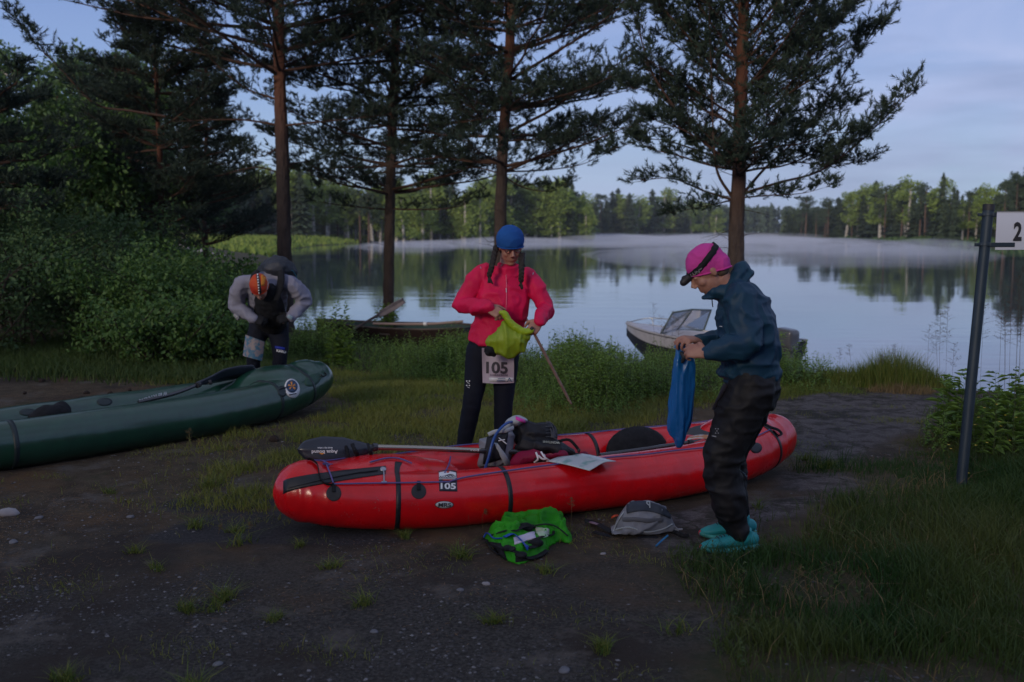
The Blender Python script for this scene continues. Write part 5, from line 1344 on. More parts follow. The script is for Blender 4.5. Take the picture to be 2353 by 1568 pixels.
# race bib hanging from the waist
def bibs(s, t):
    u = 1107 + 74 * s; v = 800 + 80 * t + (2 if s < .5 else 0) * 0
    return P(u - 3 * t * (1 - s) * 0 + 2 * t * (1 - s), v + 2 * sin(pi * s) * t, yw - .175 + .03 * t + .012 * sin(5 * s + 3 * t) + .006 * sin(11 * s))
mb = MB(); nb = 14; top = np.array([bibs(i / nb, j / nb) for j in range(nb + 1) for i in range(nb + 1)]); bot = top + np.array([0, .004, 0]); m_ = (nb + 1) ** 2; F = []
for j in range(nb):
    for i in range(nb): a = j * (nb + 1) + i; F += [[a, a + 1, a + nb + 2, a + nb + 1], [m_ + a, m_ + a + nb + 1, m_ + a + nb + 2, m_ + a + 1]]
mb.add(np.vstack([top, bot]), F); bib = obj('race_bib', mb, M_PAPER, wroot); BBB = bvh_of(mb)
mb = MB(); text_on(mb, BBB, '105', (1117, 857), (50, 1), (0, -26), .003, .035)
for q in range(6): patch(mb, BBB, lambda s, t: (1112 + q * 12 + 8 * s, 806 + 6 * (q % 2) + (4 + 3 * (q % 3)) * t), 1, 1, .003, .001)
text_on(mb, BBB, 'KAIRACROSS', (1127, 864), (40, 0), (0, -4), .003, .01); obj('lettering', mb, mat('grey_print', (.05, .045, .06), .6), bib, smooth=False)
mb = MB(); patch(mb, BBB, lambda s, t: (1124 + 56 * s, 868 + 9.5 * t), 6, 2, .0025, .001); st = obj('sponsor_strip', mb, M_WHITE, bib)
mb = MB(); text_on(mb, BBB, 'A', (1164.5, 877), (12, 0), (0, -9), .005, .0); patch(mb, BBB, lambda s, t: (1141 + 20 * s, 874 + 2 * t), 3, 1, .005, .001); patch(mb, BBB, lambda s, t: (1144 + 17 * s, 869.5 + 1.2 * t), 3, 1, .005, .001)
obj('lettering', mb, mat('blue_print', (.03, .09, .22), .6), st, smooth=False)

# lime roll-top bag held by the woman
lb = root('roll_top_bag', 'lime-green roll-top dry bag held in both hands by the person in pink', 'dry bag', P(1165, 820, yw - .32))
def pillow(mb, px, y, depth, n=7, lean=0.0, squash=.62):
    """closed cushion from an outline: px = [(u, v)], y = distance, depth = half thickness"""
    O = catmull(np.array([list(p) for p in px] + [list(px[0])], float), 4)[:-1]; c = O.mean(0); m = len(O); V = []
    for sg in (-1, 1):
        for i in range(n + 1):
            r = sin(pi / 2 * i / n)
            for o in O:
                q = c + (o - c) * r; V.append(P(q[0], q[1], y + sg * depth * (1 - r * r) ** squash + lean * (q[1] - c[1])))
    F = []
    for b_ in (0, 1):
        B0 = b_ * (n + 1) * m
        for i in range(n):
            for j in range(m):
                f = [B0 + i * m + j, B0 + i * m + (j + 1) % m, B0 + (i + 1) * m + (j + 1) % m, B0 + (i + 1) * m + j]; F.append(f if b_ == 0 else f[::-1])
    mb.add(np.array(V), F); return mb
mb = MB(); pillow(mb, [(1158, 738), (1140, 758), (1116, 782), (1118, 792), (1134, 806), (1152, 818), (1168, 822), (1190, 815), (1208, 800), (1214, 782), (1216, 768), (1196, 758), (1176, 746)], yw - .33, .060)
r_ = remesh(mb, .006, 3); displace(r_, wrinkle(.014, 6, 2, (2.2, 1, .9))); lbo = obj('bag_body', r_, M_LIME, lb)
mb = MB(); q = yw - .355
loft(mb, [P(1150, 718, q), P(1160, 722, q), P(1170, 738, q), P(1185, 752, q), P(1205, 763, q), P(1222, 760, q)], [.012, .020, .021, .021, .023, .014], [.014, .022, .022, .024, .026, .018], n=12, sub=4, round_ends=True)
r_ = remesh(mb, .005, 2); displace(r_, wrinkle(.003, 30, 5)); obj('rolled_top', r_, mat('bright_lime_edge', (.30, .45, .012), .5, (.26, .38, .01), 9, 3, bump=.3), lb)
mb = MB(); ball(mb, P(1128, 806, yw - .34), (.05, .03, .035), roty(.9)); r_ = remesh(mb, .006, 1); displace(r_, lambda V, N: fbm(V, 22, 3, 3) * .02); obj('mud_stain', r_, M_BLACKFAB, lb)
mb = MB(); loft(mb, [P(1220, 758, yw - .36), P(1225, 752, yw - .36)], [.012, .010], n=8, sub=1); obj('buckle', mb, M_BLACKRUB, lb)

# ------------------------------------------------------------------ man in navy at the right
ym = 5.12
mroot = root('person', 'person in navy jacket and pink cap holding a long blue bag beside the red boat', 'person', (P(1690, 1270, ym)[0], ym, 0))
MC = P(1627, 622, ym); MR = axes((-.80, -.06, -.60), (-.58, 0, .80))
shN, shF = P(1702, 690, ym - .13), P(1690, 680, ym + .16)
elN, elF = P(1716, 790, ym - .21), P(1712, 780, ym + .18)
wrN, wrF = P(1622, 812, ym - .20), P(1606, 782, ym + .02)
hipN, hipF = P(1728, 890, ym - .08), P(1735, 885, ym + .09); knN, knF = P(1655, 1062, ym - .08), P(1668, 1052, ym + .13); anN, anF = P(1694, 1238, ym - .09), P(1690, 1215, ym + .12)
def mbody(mb):
    head(mb, MC, MR, 1.03)
    loft(mb, [MC + MR @ np.array([0, -.04, -.10]), P(1690, 690, ym)], [.056, .07], n=12, sub=3)
    loft(mb, [P(1705, 700, ym), P(1722, 770, ym), P(1730, 880, ym)], [.13, .12, .12], [.08, .09, .09], side=(0, 1, 0), n=16, round_ends=True)
    for s_, e_, w_ in ((shN, elN, wrN), (shF, elF, wrF)): loft(mb, [s_, e_, w_], [.05, .038, .028], n=12, sub=5, round_ends=True)
    for h_, k_, a_ in ((hipN, knN, anN), (hipF, knF, anF)): loft(mb, [h_, k_, a_], [.08, .05, .038], n=14, sub=6, round_ends=True); loft(mb, [a_, a_ + np.array([-.10, 0, -.06])], [.036, .03], n=10, sub=1, round_ends=True)
    hand(mb, wrN, norm(P(1588, 806, ym - .17) - wrN), (-.1, -.85, .55), 1.0, (32, 48, 42), thumb=1, tcurl=60)
    hand(mb, wrF, norm(P(1566, 778, ym - .04) - wrF), (-.2, -.35, .9), 1.05, (28, 45, 45), thumb=1, tcurl=25)
skin_body(mroot, mbody)
def mjac(mb):
    loft(mb, [P(1680, 664, ym), P(1698, 690, ym), P(1712, 735, ym), P(1722, 790, ym), P(1724, 835, ym), P(1728, 872, ym)], [.12, .185, .195, .19, .18, .165], [.075, .118, .150, .150, .140, .146], side=(0, 1, 0), n=28, sub=5)
    loft(mb, [P(1672, 672, ym), P(1655, 668, ym), P(1640, 668, ym)], [.080, .076, .066], [.062, .056, .046], side=(0, 1, 0), n=18, sub=3, round_ends=True)
    loft(mb, [P(1652, 680, ym), P(1632, 683, ym), P(1618, 686, ym)], [.06, .05, .032], [.026, .018, .010], side=(0, 1, 0), n=14, sub=3, round_ends=True)
    loft(mb, [P(1676, 655, ym), P(1694, 632, ym), P(1710, 618, ym), P(1722, 630, ym)], [.078, .074, .056, .030], [.040, .036, .026, .014], side=(0, 1, 0), n=18, sub=4, round_ends=True)
    loft(mb, [P(1700, 650, ym), P(1712, 640, ym), P(1724, 628, ym)], [.08, .07, .05], [.03, .026, .014], side=(0, 1, 0), n=16, sub=3, round_ends=True)
    for s_, e_, w_, sg in ((shN, elN, wrN, -1), (shF, elF, wrF, 1)):
        loft(mb, [s_ + np.array([0, -sg * .04, .03]), s_, s_ * .5 + e_ * .5, e_, e_ * .5 + w_ * .5, w_ * .97 + e_ * .03], [.07, .086, .078, .070, .058, .038], [.07, .088, .080, .068, .055, .036], n=18, sub=5, round_ends=True)
    loft(mb, [P(1690, 860, ym), P(1668, 858, ym), P(1656, 860, ym)], [.11, .09, .06], [.05, .04, .02], side=(0, 1, 0), n=14, round_ends=True)
mj, mjr = garment('jacket', mroot, mjac, M_NAVY, .0065, 3, wrinkle(.013, 6.5, 13, (1.2, 1, 1.6)))
MJB = bvh_of(mjr)
mb = MB(); loft(mb, on_surface(MJB, [(1655, 750), (1661, 751)], .004), .002, n=5, sub=1); obj('chest_mark', mb, M_WHITE, mj)
mb = MB(); loft(mb, [P(1636, 688, ym), P(1637, 700, ym), P(1638, 706, ym)], .003, n=5); obj('drawcord', mb, M_BLACKRUB, mj)
def mtrs(mb):
    loft(mb, [P(1730, 858, ym), P(1730, 885, ym), P(1720, 925, ym)], [.165, .17, .14], [.135, .138, .12], side=(0, 1, 0), n=24, sub=4)
    for h_, k_, a_ in ((hipN, knN, anN), (hipF, knF, anF)):
        loft(mb, [h_, h_ * .6 + k_ * .4, k_ + np.array([.012, 0, 0]), k_ * .5 + a_ * .5, a_ + np.array([0, 0, .045])], [.125, .120, .098, .092, .062], [.12, .115, .092, .086, .060], n=20, sub=5, round_ends=True)
mt_, mtr = garment('trousers', mroot, mtrs, M_BLACKT, .0075, 2, wrinkle(.012, 8, 23, (.9, .9, 1.7)))
MTB = bvh_of(mtr)
mb = MB()
for u_, v_ in ((1645, 986), (1651, 986), (1645, 996), (1651, 996), (1648, 991)): disc(mb, MTB, u_, v_, 1.3, 1.3, .003, .002, n=6, rings=(1.,))
patch(mb, MTB, lambda s, t: (1637 + 9 * s, 1001 + 2 * t + 2 * s), 2, 1, .003, .002); obj('trouser_mark', mb, mat('pale_mark', (.3, .3, .33), .6), mt_, smooth=False)
mb = MB()
for q in range(5):
    u0, v0 = 1698 + q * 7 + random.gauss(0, 3), 1078 + q * 6; patch(mb, MTB, lambda s, t: (u0 + 8 * s, v0 + 5 * s + (3 + q % 3) * t * sin(pi * (.1 + .8 * s))), 4, 1, .002, .002)
obj('mud_splashes', mb, mat('dried_mud', (.09, .12, .14), .8), mt_)
for a_, f_, g_ in ((anN, (-1, -.18), 0), (anF, (-1, -.12), 0)):
    so_ = MB(); up_ = MB(); ax = a_ + np.array([.0, 0, 0]); gg = float(gz(ax[0], ax[1])) + .006; shoe(up_, so_, (ax[0] + .005, ax[1], gg), f_, 1.06); u2 = remesh(up_, .006, 2); s2 = remesh(so_, .007, 2)
    displace(u2, wrinkle(.002, 30, 4)); o_ = obj('shoe', u2, M_TEAL, mroot); obj('sole', s2, M_TEALS, o_)
    sb = bvh_of(u2); lc = MB(); d_ = norm(np.array([f_[0], f_[1], 0])); sd_ = np.array([-d_[1], d_[0], 0])
    for q in range(5):
        c0 = np.array([ax[0], ax[1], gg + .10]) + d_ * (.045 + q * .018); row = []
        for w in np.linspace(-.028, .028, 5): l = sb.find_nearest(Vector(c0 + sd_ * w + np.array([0, 0, .02]))); row.append(np.array(l[0]) + np.array(l[1]) * .002)
        loft(lc, row, .0022, n=5, sub=2)
    obj('laces', lc, M_BLACKRUB, o_); tt_ = MB(); ball(tt_, np.array([ax[0], ax[1], gg + .035]) + d_ * .196, (.010, .014, .014), None, 10, 8); obj('toe_guard', tt_, mat('red_toe', (.45, .02, .05), .6), o_)
mb = MB()
def mat_at(p): return MC + MR @ (np.array(p) * 1.03)
ball(mb, mat_at((0, -.012, .042)), np.array((.088, .106, .092)), MR, 24, 16); ball(mb, mat_at((0, -.045, .0)), np.array((.084, .078, .085)), MR)
cp = remesh(mb, .007, 2); cap_, cpm = cut_cap(cp, MC, MR, (0, .10, .031), (0, -.12, -.058), M_PINKCAP, mroot, 'cap', .008, 18, .005, (2, 1, 1.2)); CB = bvh_of(cpm)
mb = MB(); loft(mb, [P(1618, 566, ym), P(1617, 562, ym)], [.008, .005], n=8, sub=1, round_ends=True); obj('cap_tab', mb, M_BLACKRUB, cap_)
# head torch: band round the cap, lamp at the brow
bandp = []
for a in np.linspace(0, 2 * pi, 49):
    lp = np.array([.10 * cos(a), -.012 + .115 * sin(a), .062 - .030 * sin(a)]); l = CB.find_nearest(Vector(mat_at(lp))); bandp.append((np.array(l[0]), np.array(l[1])))
mb = MB(); V = []
upv = norm(MR @ np.array([0, .25, 1.]))
for p, n_ in bandp:
    for dz_, o_ in ((-.016, .003), (.016, .003), (.016, -.002), (-.016, -.002)): V.append(p + n_ * (o_ + .003) + upv * dz_)
F = []
for i in range(48):
    for k_ in range(4): F.append([i * 4 + k_, i * 4 + (k_ + 1) % 4, i * 4 + 4 + (k_ + 1) % 4, i * 4 + 4 + k_])
mb.add(V, F); hl = obj('head_torch', mb, M_BLACKFAB, mroot); HB = bvh_of(mb)
mb = MB(); lc_ = mat_at((0, .118, .030)); loft(mb, [lc_ - MR @ np.array([.0, .02, 0]), lc_ + MR @ np.array([0, .016, -.004])], [.022, .020], n=14, sub=1, round_ends=True); ball(mb, lc_ + MR @ np.array([0, .0, .015]), (.018, .014, .010), MR); tor = obj('lamp', remesh(mb, .004, 1), M_BLACKRUB, hl)
mb = MB(); ball(mb, lc_ + MR @ np.array([0, .026, -.004]), (.012, .008, .012), MR, 12, 8); obj('lamp_lens', mb, M_DARKGL, hl)
mb = MB(); text_on(mb, HB, 'LUNT', (1589, 636), (27, -14), (-3, -6.5), .003, .02); obj('lettering', mb, mat('grey_letter', (.30, .30, .33), .6), hl, smooth=False)
# hair under the cap, paper tucked at the waist
mb = MB(); ball(mb, MC + MR @ np.array([.0, -.05, -.035]), (.074, .05, .04), MR); obj('hair', remesh(mb, .008, 2), mat('fair_hair', (.10, .07, .05), .8, bump=.5), mroot)
def pap(s, t): return P(1662 - 26 * t + 8 * s * (1 - t * .3), 882 + 58 * t + 4 * s, ym - .10 + .05 * t + .05 * s)
mb = MB(); V = [pap(i / 4, j / 8) for j in range(9) for i in range(5)]; m_ = 45; V += [v + np.array([.003, .002, 0]) for v in V]; F = []
for j in range(8):
    for i in range(4): a = j * 5 + i; F += [[a, a + 1, a + 6, a + 5], [m_ + a, m_ + a + 5, m_ + a + 6, m_ + a + 1]]
mb.add(V, F); obj('race_bib', mb, M_PAPER, mroot)
# blue bag in his hands
bb = root('long_dry_bag', 'long blue dry bag hanging from the hands of the person in navy over the boat', 'dry bag', P(1561, 1020, ym + .05))
mb = MB(); q = ym + .02
pillow(mb, [(1554, 798), (1568, 796), (1586, 802), (1598, 826), (1597, 880), (1592, 930), (1587, 975), (1582, 992), (1562, 1025), (1540, 996), (1536, 985), (1540, 930), (1544, 880), (1550, 830)], q, .045, squash=.5)
loft(mb, [P(1556, 792, q), P(1568, 800, q), P(1582, 806, q)], [.016, .022, .018], n=12, sub=3, round_ends=True)
r_ = remesh(mb, .005, 2); displace(r_, wrinkle(.012, 8, 44, (3.0, 2, .30))); obj('bag_body', r_, M_BLUEB, bb)
mb = MB(); loft(mb, [P(1552, 800, q - .02), P(1560, 792, q - .03), P(1573, 796, q - .03), P(1575, 808, q - .02)], [.010, .014, .014, .008], [.004, .006, .006, .004], n=8, sub=4); obj('closure_strap', mb, mat('light_blue_strap', (.02, .24, .60), .5), bb)
mb = MB(); loft(mb, [P(1566, 812, q - .05), P(1572, 820, q - .06), P(1568, 832, q - .055)], [.010, .014, .008], n=8, sub=3, round_ends=True); obj('buckle', mb, M_BLACKRUB, bb)

# ------------------------------------------------------------------ man bending forward at the left
yb = 9.95
broot = root('person', 'person bending forward in grey jacket and orange head scarf behind the green boat', 'person', (P(610, 900, yb)[0], yb, 0))
BC = P(597, 660, yb - .58); BR = axes((.02, -.55, -.83), (0, -.90, .40))
bsL, bsR = P(558, 655, yb - .36), P(668, 655, yb - .36); beL, beR = P(543, 706, yb - .32), P(697, 694, yb - .28)
bwL, bwR = P(582, 733, yb - .42), P(668, 730, yb - .42)
bhL, bhR = P(597, 742, yb + .02), P(640, 742, yb + .02); bkL, bkR = P(583, 810, yb - .08), P(644, 812, yb - .06); baL, baR = P(582, 885, yb + .02), P(638, 885, yb + .04)
def bbody(mb):
    head(mb, BC, BR, 1.0)
    loft(mb, [BC + BR @ np.array([0, -.04, -.12]), P(610, 650, yb - .38)], [.056, .07], n=12, sub=3)
    loft(mb, [P(612, 655, yb - .34), P(614, 700, yb - .18), P(618, 738, yb)], [.14, .13, .13], [.09, .09, .10], side=(1, 0, 0), n=16, round_ends=True)
    for s_, e_, w_ in ((bsL, beL, bwL), (bsR, beR, bwR)): loft(mb, [s_, e_, w_], [.05, .038, .028], n=12, sub=5, round_ends=True)
    for h_, k_, a_ in ((bhL, bkL, baL), (bhR, bkR, baR)): loft(mb, [h_, k_, a_], [.08, .055, .04], n=14, sub=6, round_ends=True); loft(mb, [a_, a_ + np.array([0, -.1, -.06])], [.036, .03], n=10, sub=1, round_ends=True)
    hand(mb, bwL, (.8, -.2, -.1), (-.1, -.8, .5), 1.0, (40, 50, 40), thumb=-1); hand(mb, bwR, (-.8, -.2, -.1), (.1, -.8, .5), 1.0, (40, 50, 40), thumb=1)
skin_body(broot, bbody, .006)
def bjac(mb):
    loft(mb, [P(612, 640, yb - .42), P(612, 660, yb - .32), P(615, 700, yb - .18), P(618, 728, yb - .03)], [.14, .20, .19, .165], [.09, .12, .13, .12], side=(1, 0, 0), n=24, sub=5)
    for s_, e_, w_, sg in ((bsL, beL, bwL, -1), (bsR, beR, bwR, 1)):
        loft(mb, [s_ + np.array([-sg * .07, 0, .03]), s_, s_ * .5 + e_ * .5 + np.array([sg * .02, 0, .01]), e_, e_ * .5 + w_ * .5, w_], [.075, .088, .084, .074, .063, .047], n=18, sub=5, round_ends=True)
bj, bjr = garment('jacket', broot, bjac, M_GREYJ, .010, 2, wrinkle(.014, 7, 33, (1.2, 1, 1.6)))
def bvest(mb):
    loft(mb, [P(618, 668, yb - .46), P(618, 695, yb - .38), P(622, 728, yb - .24), P(622, 745, yb - .10)], [.10, .135, .155, .15], [.07, .09, .10, .10], side=(1, 0, 0), n=20, sub=4, round_ends=True)
garment('vest', broot, bvest, M_BLACKFAB, .011, 2, wrinkle(.010, 12, 7))
def bgl(mb):
    hand(mb, bwL, (.8, -.25, -.15), (-.1, -.8, .5), 1.16, (40, 50, 40), thumb=-1); hand(mb, bwR, (-.8, -.25, -.1), (.1, -.8, .5), 1.16, (40, 50, 40), thumb=1)
mb = MB(); bgl(mb); obj('gloves', remesh(mb, .006, 1), M_BLACKFAB, broot)
def btr(mb):
    loft(mb, [P(618, 728, yb - .02), P(619, 748, yb + .02)], [.165, .16], [.12, .12], side=(1, 0, 0), n=20, sub=2, round_ends=True)
    for h_, k_, a_ in ((bhL, bkL, baL), (bhR, bkR, baR)): loft(mb, [h_, h_ * .5 + k_ * .5, k_, a_], [.10, .098, .076, .055], n=16, sub=5, round_ends=True)
bt_, btrr = garment('trousers', broot, btr, M_NAVYT, .012, 2, wrinkle(.006, 12, 9)); BTB = bvh_of(btrr)
mb = MB(); patch(mb, BTB, lambda s, t: (632 + 22 * s, 795 + 4 * s + 6 * t), 5, 2, .004, .003); obj('blue_panel', mb, mat('royal_blue', (.01, .03, .35), .6), bt_)
mb = MB(); text_on(mb, BTB, 'KARU', (636, 808), (20, 4), (0, -5.5), .006, .04); obj('lettering', mb, M_WHITE, bt_, smooth=False)
for a_ in (baL, baR):
    so_ = MB(); up_ = MB(); gg = float(gz(a_[0], a_[1])); shoe(up_, so_, (a_[0], a_[1], gg), (0, -1)); o_ = obj('shoe', remesh(up_, .010, 2), M_SHOEB, broot); obj('sole', remesh(so_, .010, 2), M_BLACKRUB, o_)
# map case strapped to the thigh
mcs = MB()
def mcf(s, t): 
    a = P(564 + 44 * s - 6 * t, 770 + 16 * s + 48 * t - 4 * s * t, yb - .17 + .05 * (2 * s - 1) ** 2); return a
V = [mcf(i / 8, j / 8) for j in range(9) for i in range(9)]; V += [v + np.array([0, .012, 0]) for v in V]; F = []
for j in range(8):
    for i in range(8): a = j * 9 + i; F += [[a, a + 1, a + 10, a + 9], [81 + a, 81 + a + 9, 81 + a + 10, 81 + a + 1]]
mcs.add(V, F); obj('map_case', mcs, mat('map_print', (.06, .16, .26), .35, (.28, .24, .26), 26, 4, coat=.3, fac=(.45, .55)), broot)
# head scarf
mb = MB(); ball(mb, BC + BR @ np.array([0, -.008, .040]), (.088, .106, .094), BR, 24, 16); cp = remesh(mb, .008, 2); sc_, scm = cut_cap(cp, BC, BR, (0, .10, .030), (0, -.10, -.02), M_ORCAP, broot, 'head_scarf', .003, 3); SB = bvh_of(scm)
mb = MB(); patch(mb, SB, lambda s, t: (587 + 4 * sin(2 * s) + 7 * t + 3 * s, 626 + 56 * s), 14, 2, .003, .003); bs_ = obj('dark_stripe', mb, M_BLACKRUB, sc_)
mb = MB(); patch(mb, SB, lambda s, t: (613 + 4 * sin(3 * s) + 4 * t - 4 * s, 632 + 46 * s), 12, 1, .003, .003)
for q in range(9): patch(mb, SB, lambda s, t: (590.5 + .45 * q + 3 * s, 630 + q * 6 + 3.2 * t), 1, 1, .005, .002)
obj('white_pattern', mb, M_WHITE, sc_, kind='stuff')
mb = MB(); patch(mb, SB, lambda s, t: (600 + 13 * t * (1 - .5 * s), 627 + 30 * s), 6, 4, .0035, .002); obj('yellow_panel', mb, mat('amber_panel', (.55, .20, .02), .8), sc_)
mb = MB(); ball(mb, P(545, 729, yb - .41), (.020, .010, .020), None); loft(mb, [P(539, 722, yb - .38), P(549, 735, yb - .40)], [.02, .02], n=10, sub=1); obj('watch', remesh(mb, .006, 1), mat('grey_watch', (.25, .25, .27), .4), broot)
mb = MB(); box(mb, P(666, 729, yb - .475), (.05, .014, .034), roty(.5), bev=.004); obj('wrist_compass', mb, mat('silver_blue', (.20, .30, .38), .35), broot)
# rucksack on his back
bk = root('rucksack', 'black rucksack riding high on the back of the bending person', 'backpack', P(634, 640, yb + .02))
mb = MB()
loft(mb, [P(636, 616, yb - .34), P(638, 625, yb - .16), P(640, 655, yb - .02)], [.13, .19, .17], [.09, .13, .12], side=(1, 0, 0), n=20, sub=4, round_ends=True)
loft(mb, [P(610, 612, yb - .30), P(636, 602, yb - .28), P(664, 612, yb - .26)], [.05, .07, .05], n=14, sub=4, round_ends=True)
r_ = remesh(mb, .012, 3); displace(r_, wrinkle(.014, 9, 71)); bko = obj('pack_body', r_, mat('black_pack_fabric', (.016, .020, .030), .6, (.03, .036, .05), 8, 4, bump=.4), bk)
mb = MB(); loft(mb, [P(594, 622, yb - .42), P(583, 632, yb - .46), P(579, 652, yb - .46), P(584, 676, yb - .48)], [.026, .028, .028, .024], [.008] * 4, side=(1, 0, 0), n=8, sub=4); obj('strap', mb, M_BLACKFAB, bk)
mb = MB(); loft(mb, [P(644, 622, yb - .42), P(646, 640, yb - .48), P(642, 665, yb - .50), P(634, 690, yb - .50)], [.032, .034, .034, .028], [.008] * 4, side=(1, 0, 0), n=8, sub=4); obj('strap', mb, M_BLACKFAB, bk)
mb = MB(); loft(mb, [P(660, 628, yb - .33), P(672, 622, yb - .30), P(682, 640, yb - .22), P(676, 650, yb - .24)], .004, n=5, sub=4); loft(mb, [P(618, 618, yb - .42), P(622, 612, yb - .42), P(627, 620, yb - .42)], .005, n=5, sub=4); obj('cord', mb, mat('teal_cord', (.03, .22, .30), .5), bk)

# ================================================================== GEAR IN AND AROUND THE RED BOAT
def c7(x, y): return (1054.1 + x * .2521, 922.4 + y * .2521)
M_PGREY = cloth('grey_pack_fabric', (.24, .25, .29), (.19, .20, .24), .6)
M_PBLACK = cloth('black_pack_fabric', (.014, .015, .020), (.022, .023, .03), .6)
M_BURG = cloth('burgundy_fabric', (.24, .006, .045), (.18, .005, .035), .6)
M_NEON = cloth('neon_green_fabric', (.028, .33, .010), (.016, .20, .006), .6)
M_BLUES = mat('blue_strap', (.01, .07, .40), .5, bump=.3)
M_PALE = cloth('pale_grey_mesh', (.42, .46, .50), (.34, .38, .42), .7)
def blob(parts, vox=.009, sm=3, amp=.010, sc=9, seed=1, st=(1, 1, 1.4)):
    mb = MB()
    for p in parts:
        if p[0] == 'b': ball(mb, p[1], p[2], p[3] if len(p) > 3 else None, 18, 12)
        elif p[0] == 'l': loft(mb, p[1], p[2], p[3] if len(p) > 3 else None, n=14, sub=4, round_ends=True, side=p[4] if len(p) > 4 else (1, 0, 0))
        elif p[0] == 'p': pillow(mb, p[1], p[2], p[3], **(p[4] if len(p) > 4 else {}))
    r = remesh(mb, vox, sm); displace(r, wrinkle(amp, sc, seed, st)); return r
pk = root('rucksack', 'black and grey rucksack lying in the middle of the red boat', 'backpack', P(1200, 1060, 6.1))
yp = 6.05
r1 = blob([('p', [c7(480, 200), c7(600, 175), c7(700, 195), c7(830, 190), c7(885, 260), c7(905, 360), c7(860, 460), c7(700, 480), c7(560, 430), c7(470, 330)], yp + .08, .15),
           ('p', [c7(560, 330), c7(800, 360), c7(950, 370), c7(1040, 430), c7(1090, 490), c7(1030, 500), c7(900, 470), c7(700, 480), c7(520, 440)], yp - .04, .10)], .009, 3, .016, 8, 3)
pb_ = obj('pack_body', r1, M_PBLACK, pk); PBV = bvh_of(r1)
r2 = blob([('p', [c7(180, 340), c7(300, 310), c7(480, 250), c7(500, 400), c7(490, 500), c7(440, 600), c7(300, 610), c7(200, 600), c7(165, 560), c7(200, 460), c7(190, 400)], yp - .04, .11)], .008, 3, .010, 10, 5)
pg_ = obj('grey_side', r2, M_PGREY, pk); PGV = bvh_of(r2)
mb = MB(); patch(mb, PGV, lambda s, t: c7(260 + 190 * s - 40 * t, 330 - 50 * s + 240 * t), 10, 10, .006, .008); obj('dark_panel_or_shade', mb, M_PBLACK, pg_)
mb = MB(); patch(mb, PGV, lambda s, t: c7(325 + 90 * t + 30 * s * (1 + t), 385 + 200 * t), 3, 10, .014, .008); obj('pale_strap', mb, M_PALE, pg_)
mb = MB(); loft(mb, on_surface(PGV, [c7(*p) for p in ((280, 330), (350, 300), (430, 285), (480, 260))], .018), .014, .006, n=8, side=(0, 0, 1)); obj('pale_strap', mb, M_PALE, pg_)
mb = MB()
for a, b_ in (((372, 345), (420, 385)), ((365, 375), (412, 350))): loft(mb, on_surface(PGV, [c7(*a), c7(*b_)], .020), .0035, n=5, sub=1)
obj('cross_mark', mb, M_WHITE, pg_)
mb = MB(); h_ = [P(*c7(*p), yp - d) for p, d in (((500, 185), .02), ((440, 200), .10), (((380), 250), .15), ((330, 320), .17), ((295, 420), .19), ((270, 520), .20), ((240, 615), .20))]
loft(mb, h_, .0085, n=10, sub=5); obj('drinking_tube', mb, mat('blue_tube', (.008, .07, .30), .35, coat=.3), pk)
r3 = blob([('p', [c7(420, 190), c7(470, 145), c7(530, 130), c7(600, 150), c7(630, 180), c7(560, 215), c7(470, 240), c7(400, 260)], yp + .02, .07)], .007, 2, .004)
ph = obj('lid', r3, M_PALE, pk); lv = bvh_of(r3); mb = MB(); patch(mb, lv, lambda s, t: c7(520 + 95 * s, 138 + 38 * s + 30 * t), 5, 3, .003, .004); obj('pink_panel', mb, mat('hot_pink', (.75, .05, .42), .5), ph)
mb = MB()
for q in range(11):
    a = q * .6; loft(mb, on_surface(PBV, [c7(800 + 8 * q, 190), c7(830 + 7 * q, 250 + 10 * (q % 3)), c7(840 + 4 * q, 330)], .006), .0022, n=4, sub=3)
for q in range(5): loft(mb, on_surface(PBV, [c7(790, 210 + q * 28), c7(840, 205 + q * 30), c7(890, 240 + q * 28)], .006), .0022, n=4, sub=3)
obj('mesh_pocket', mb, mat('grey_cord', (.09, .09, .10), .7), pk, kind='stuff')
mb = MB(); loft(mb, on_surface(PBV, [c7(495, 240), c7(488, 330), c7(495, 400), c7(515, 450)], .008), .003, n=5); obj('piping', mb, mat('pale_piping', (.35, .32, .30), .6), pk)
mb = MB(); text_on(mb, PBV, 'MONTANE', c7(912, 375), (-38, -2), (1.2, 4.8), .006, .03); obj('lettering', mb, mat('brass_print', (.35, .36, .30), .6), pk, smooth=False)
mb = MB()
for pts in (((905, 365), (1000, 350), (1060, 400), (1090, 440)), ((980, 440), (1040, 470), (1075, 495)), ((870, 440), (960, 470), (1030, 480))):
    loft(mb, [P(*c7(*p), yp - .10) for p in pts], .012, .006, n=8, side=(0, 0, 1))
r_ = remesh(mb, .006, 1); obj('hip_strap', r_, M_BLACKFAB, pk)
mb = MB(); ball(mb, P(*c7(1080, 490), yp - .12), (.016, .012, .014)); ball(mb, P(*c7(1095, 450), yp - .12), (.010, .006, .014)); obj('buckle', mb, M_BLACKRUB, pk)
bg_ = root('stuff_bag', 'burgundy stuff bag lying against the rucksack in the red boat', 'bag', P(1235, 1068, yp - .12))
r4 = blob([('p', [c7(455, 560), c7(500, 500), c7(580, 455), c7(720, 450), c7(800, 480), c7(880, 490), c7(960, 460), c7(990, 500), c7(900, 530), c7(790, 560), c7(620, 590), c7(480, 600)], yp - .15, .07)], .007, 3, .012, 10, 8)
bo = obj('bag_body', r4, M_BURG, bg_); BGV = bvh_of(r4)
r5 = blob([('p', [c7(1080, 470), c7(1150, 455), c7(1180, 480), c7(1120, 500)], yp - .02, .04)], .007, 2, .006); obj('loose_end', r5, M_BURG, bg_)
mb = MB()
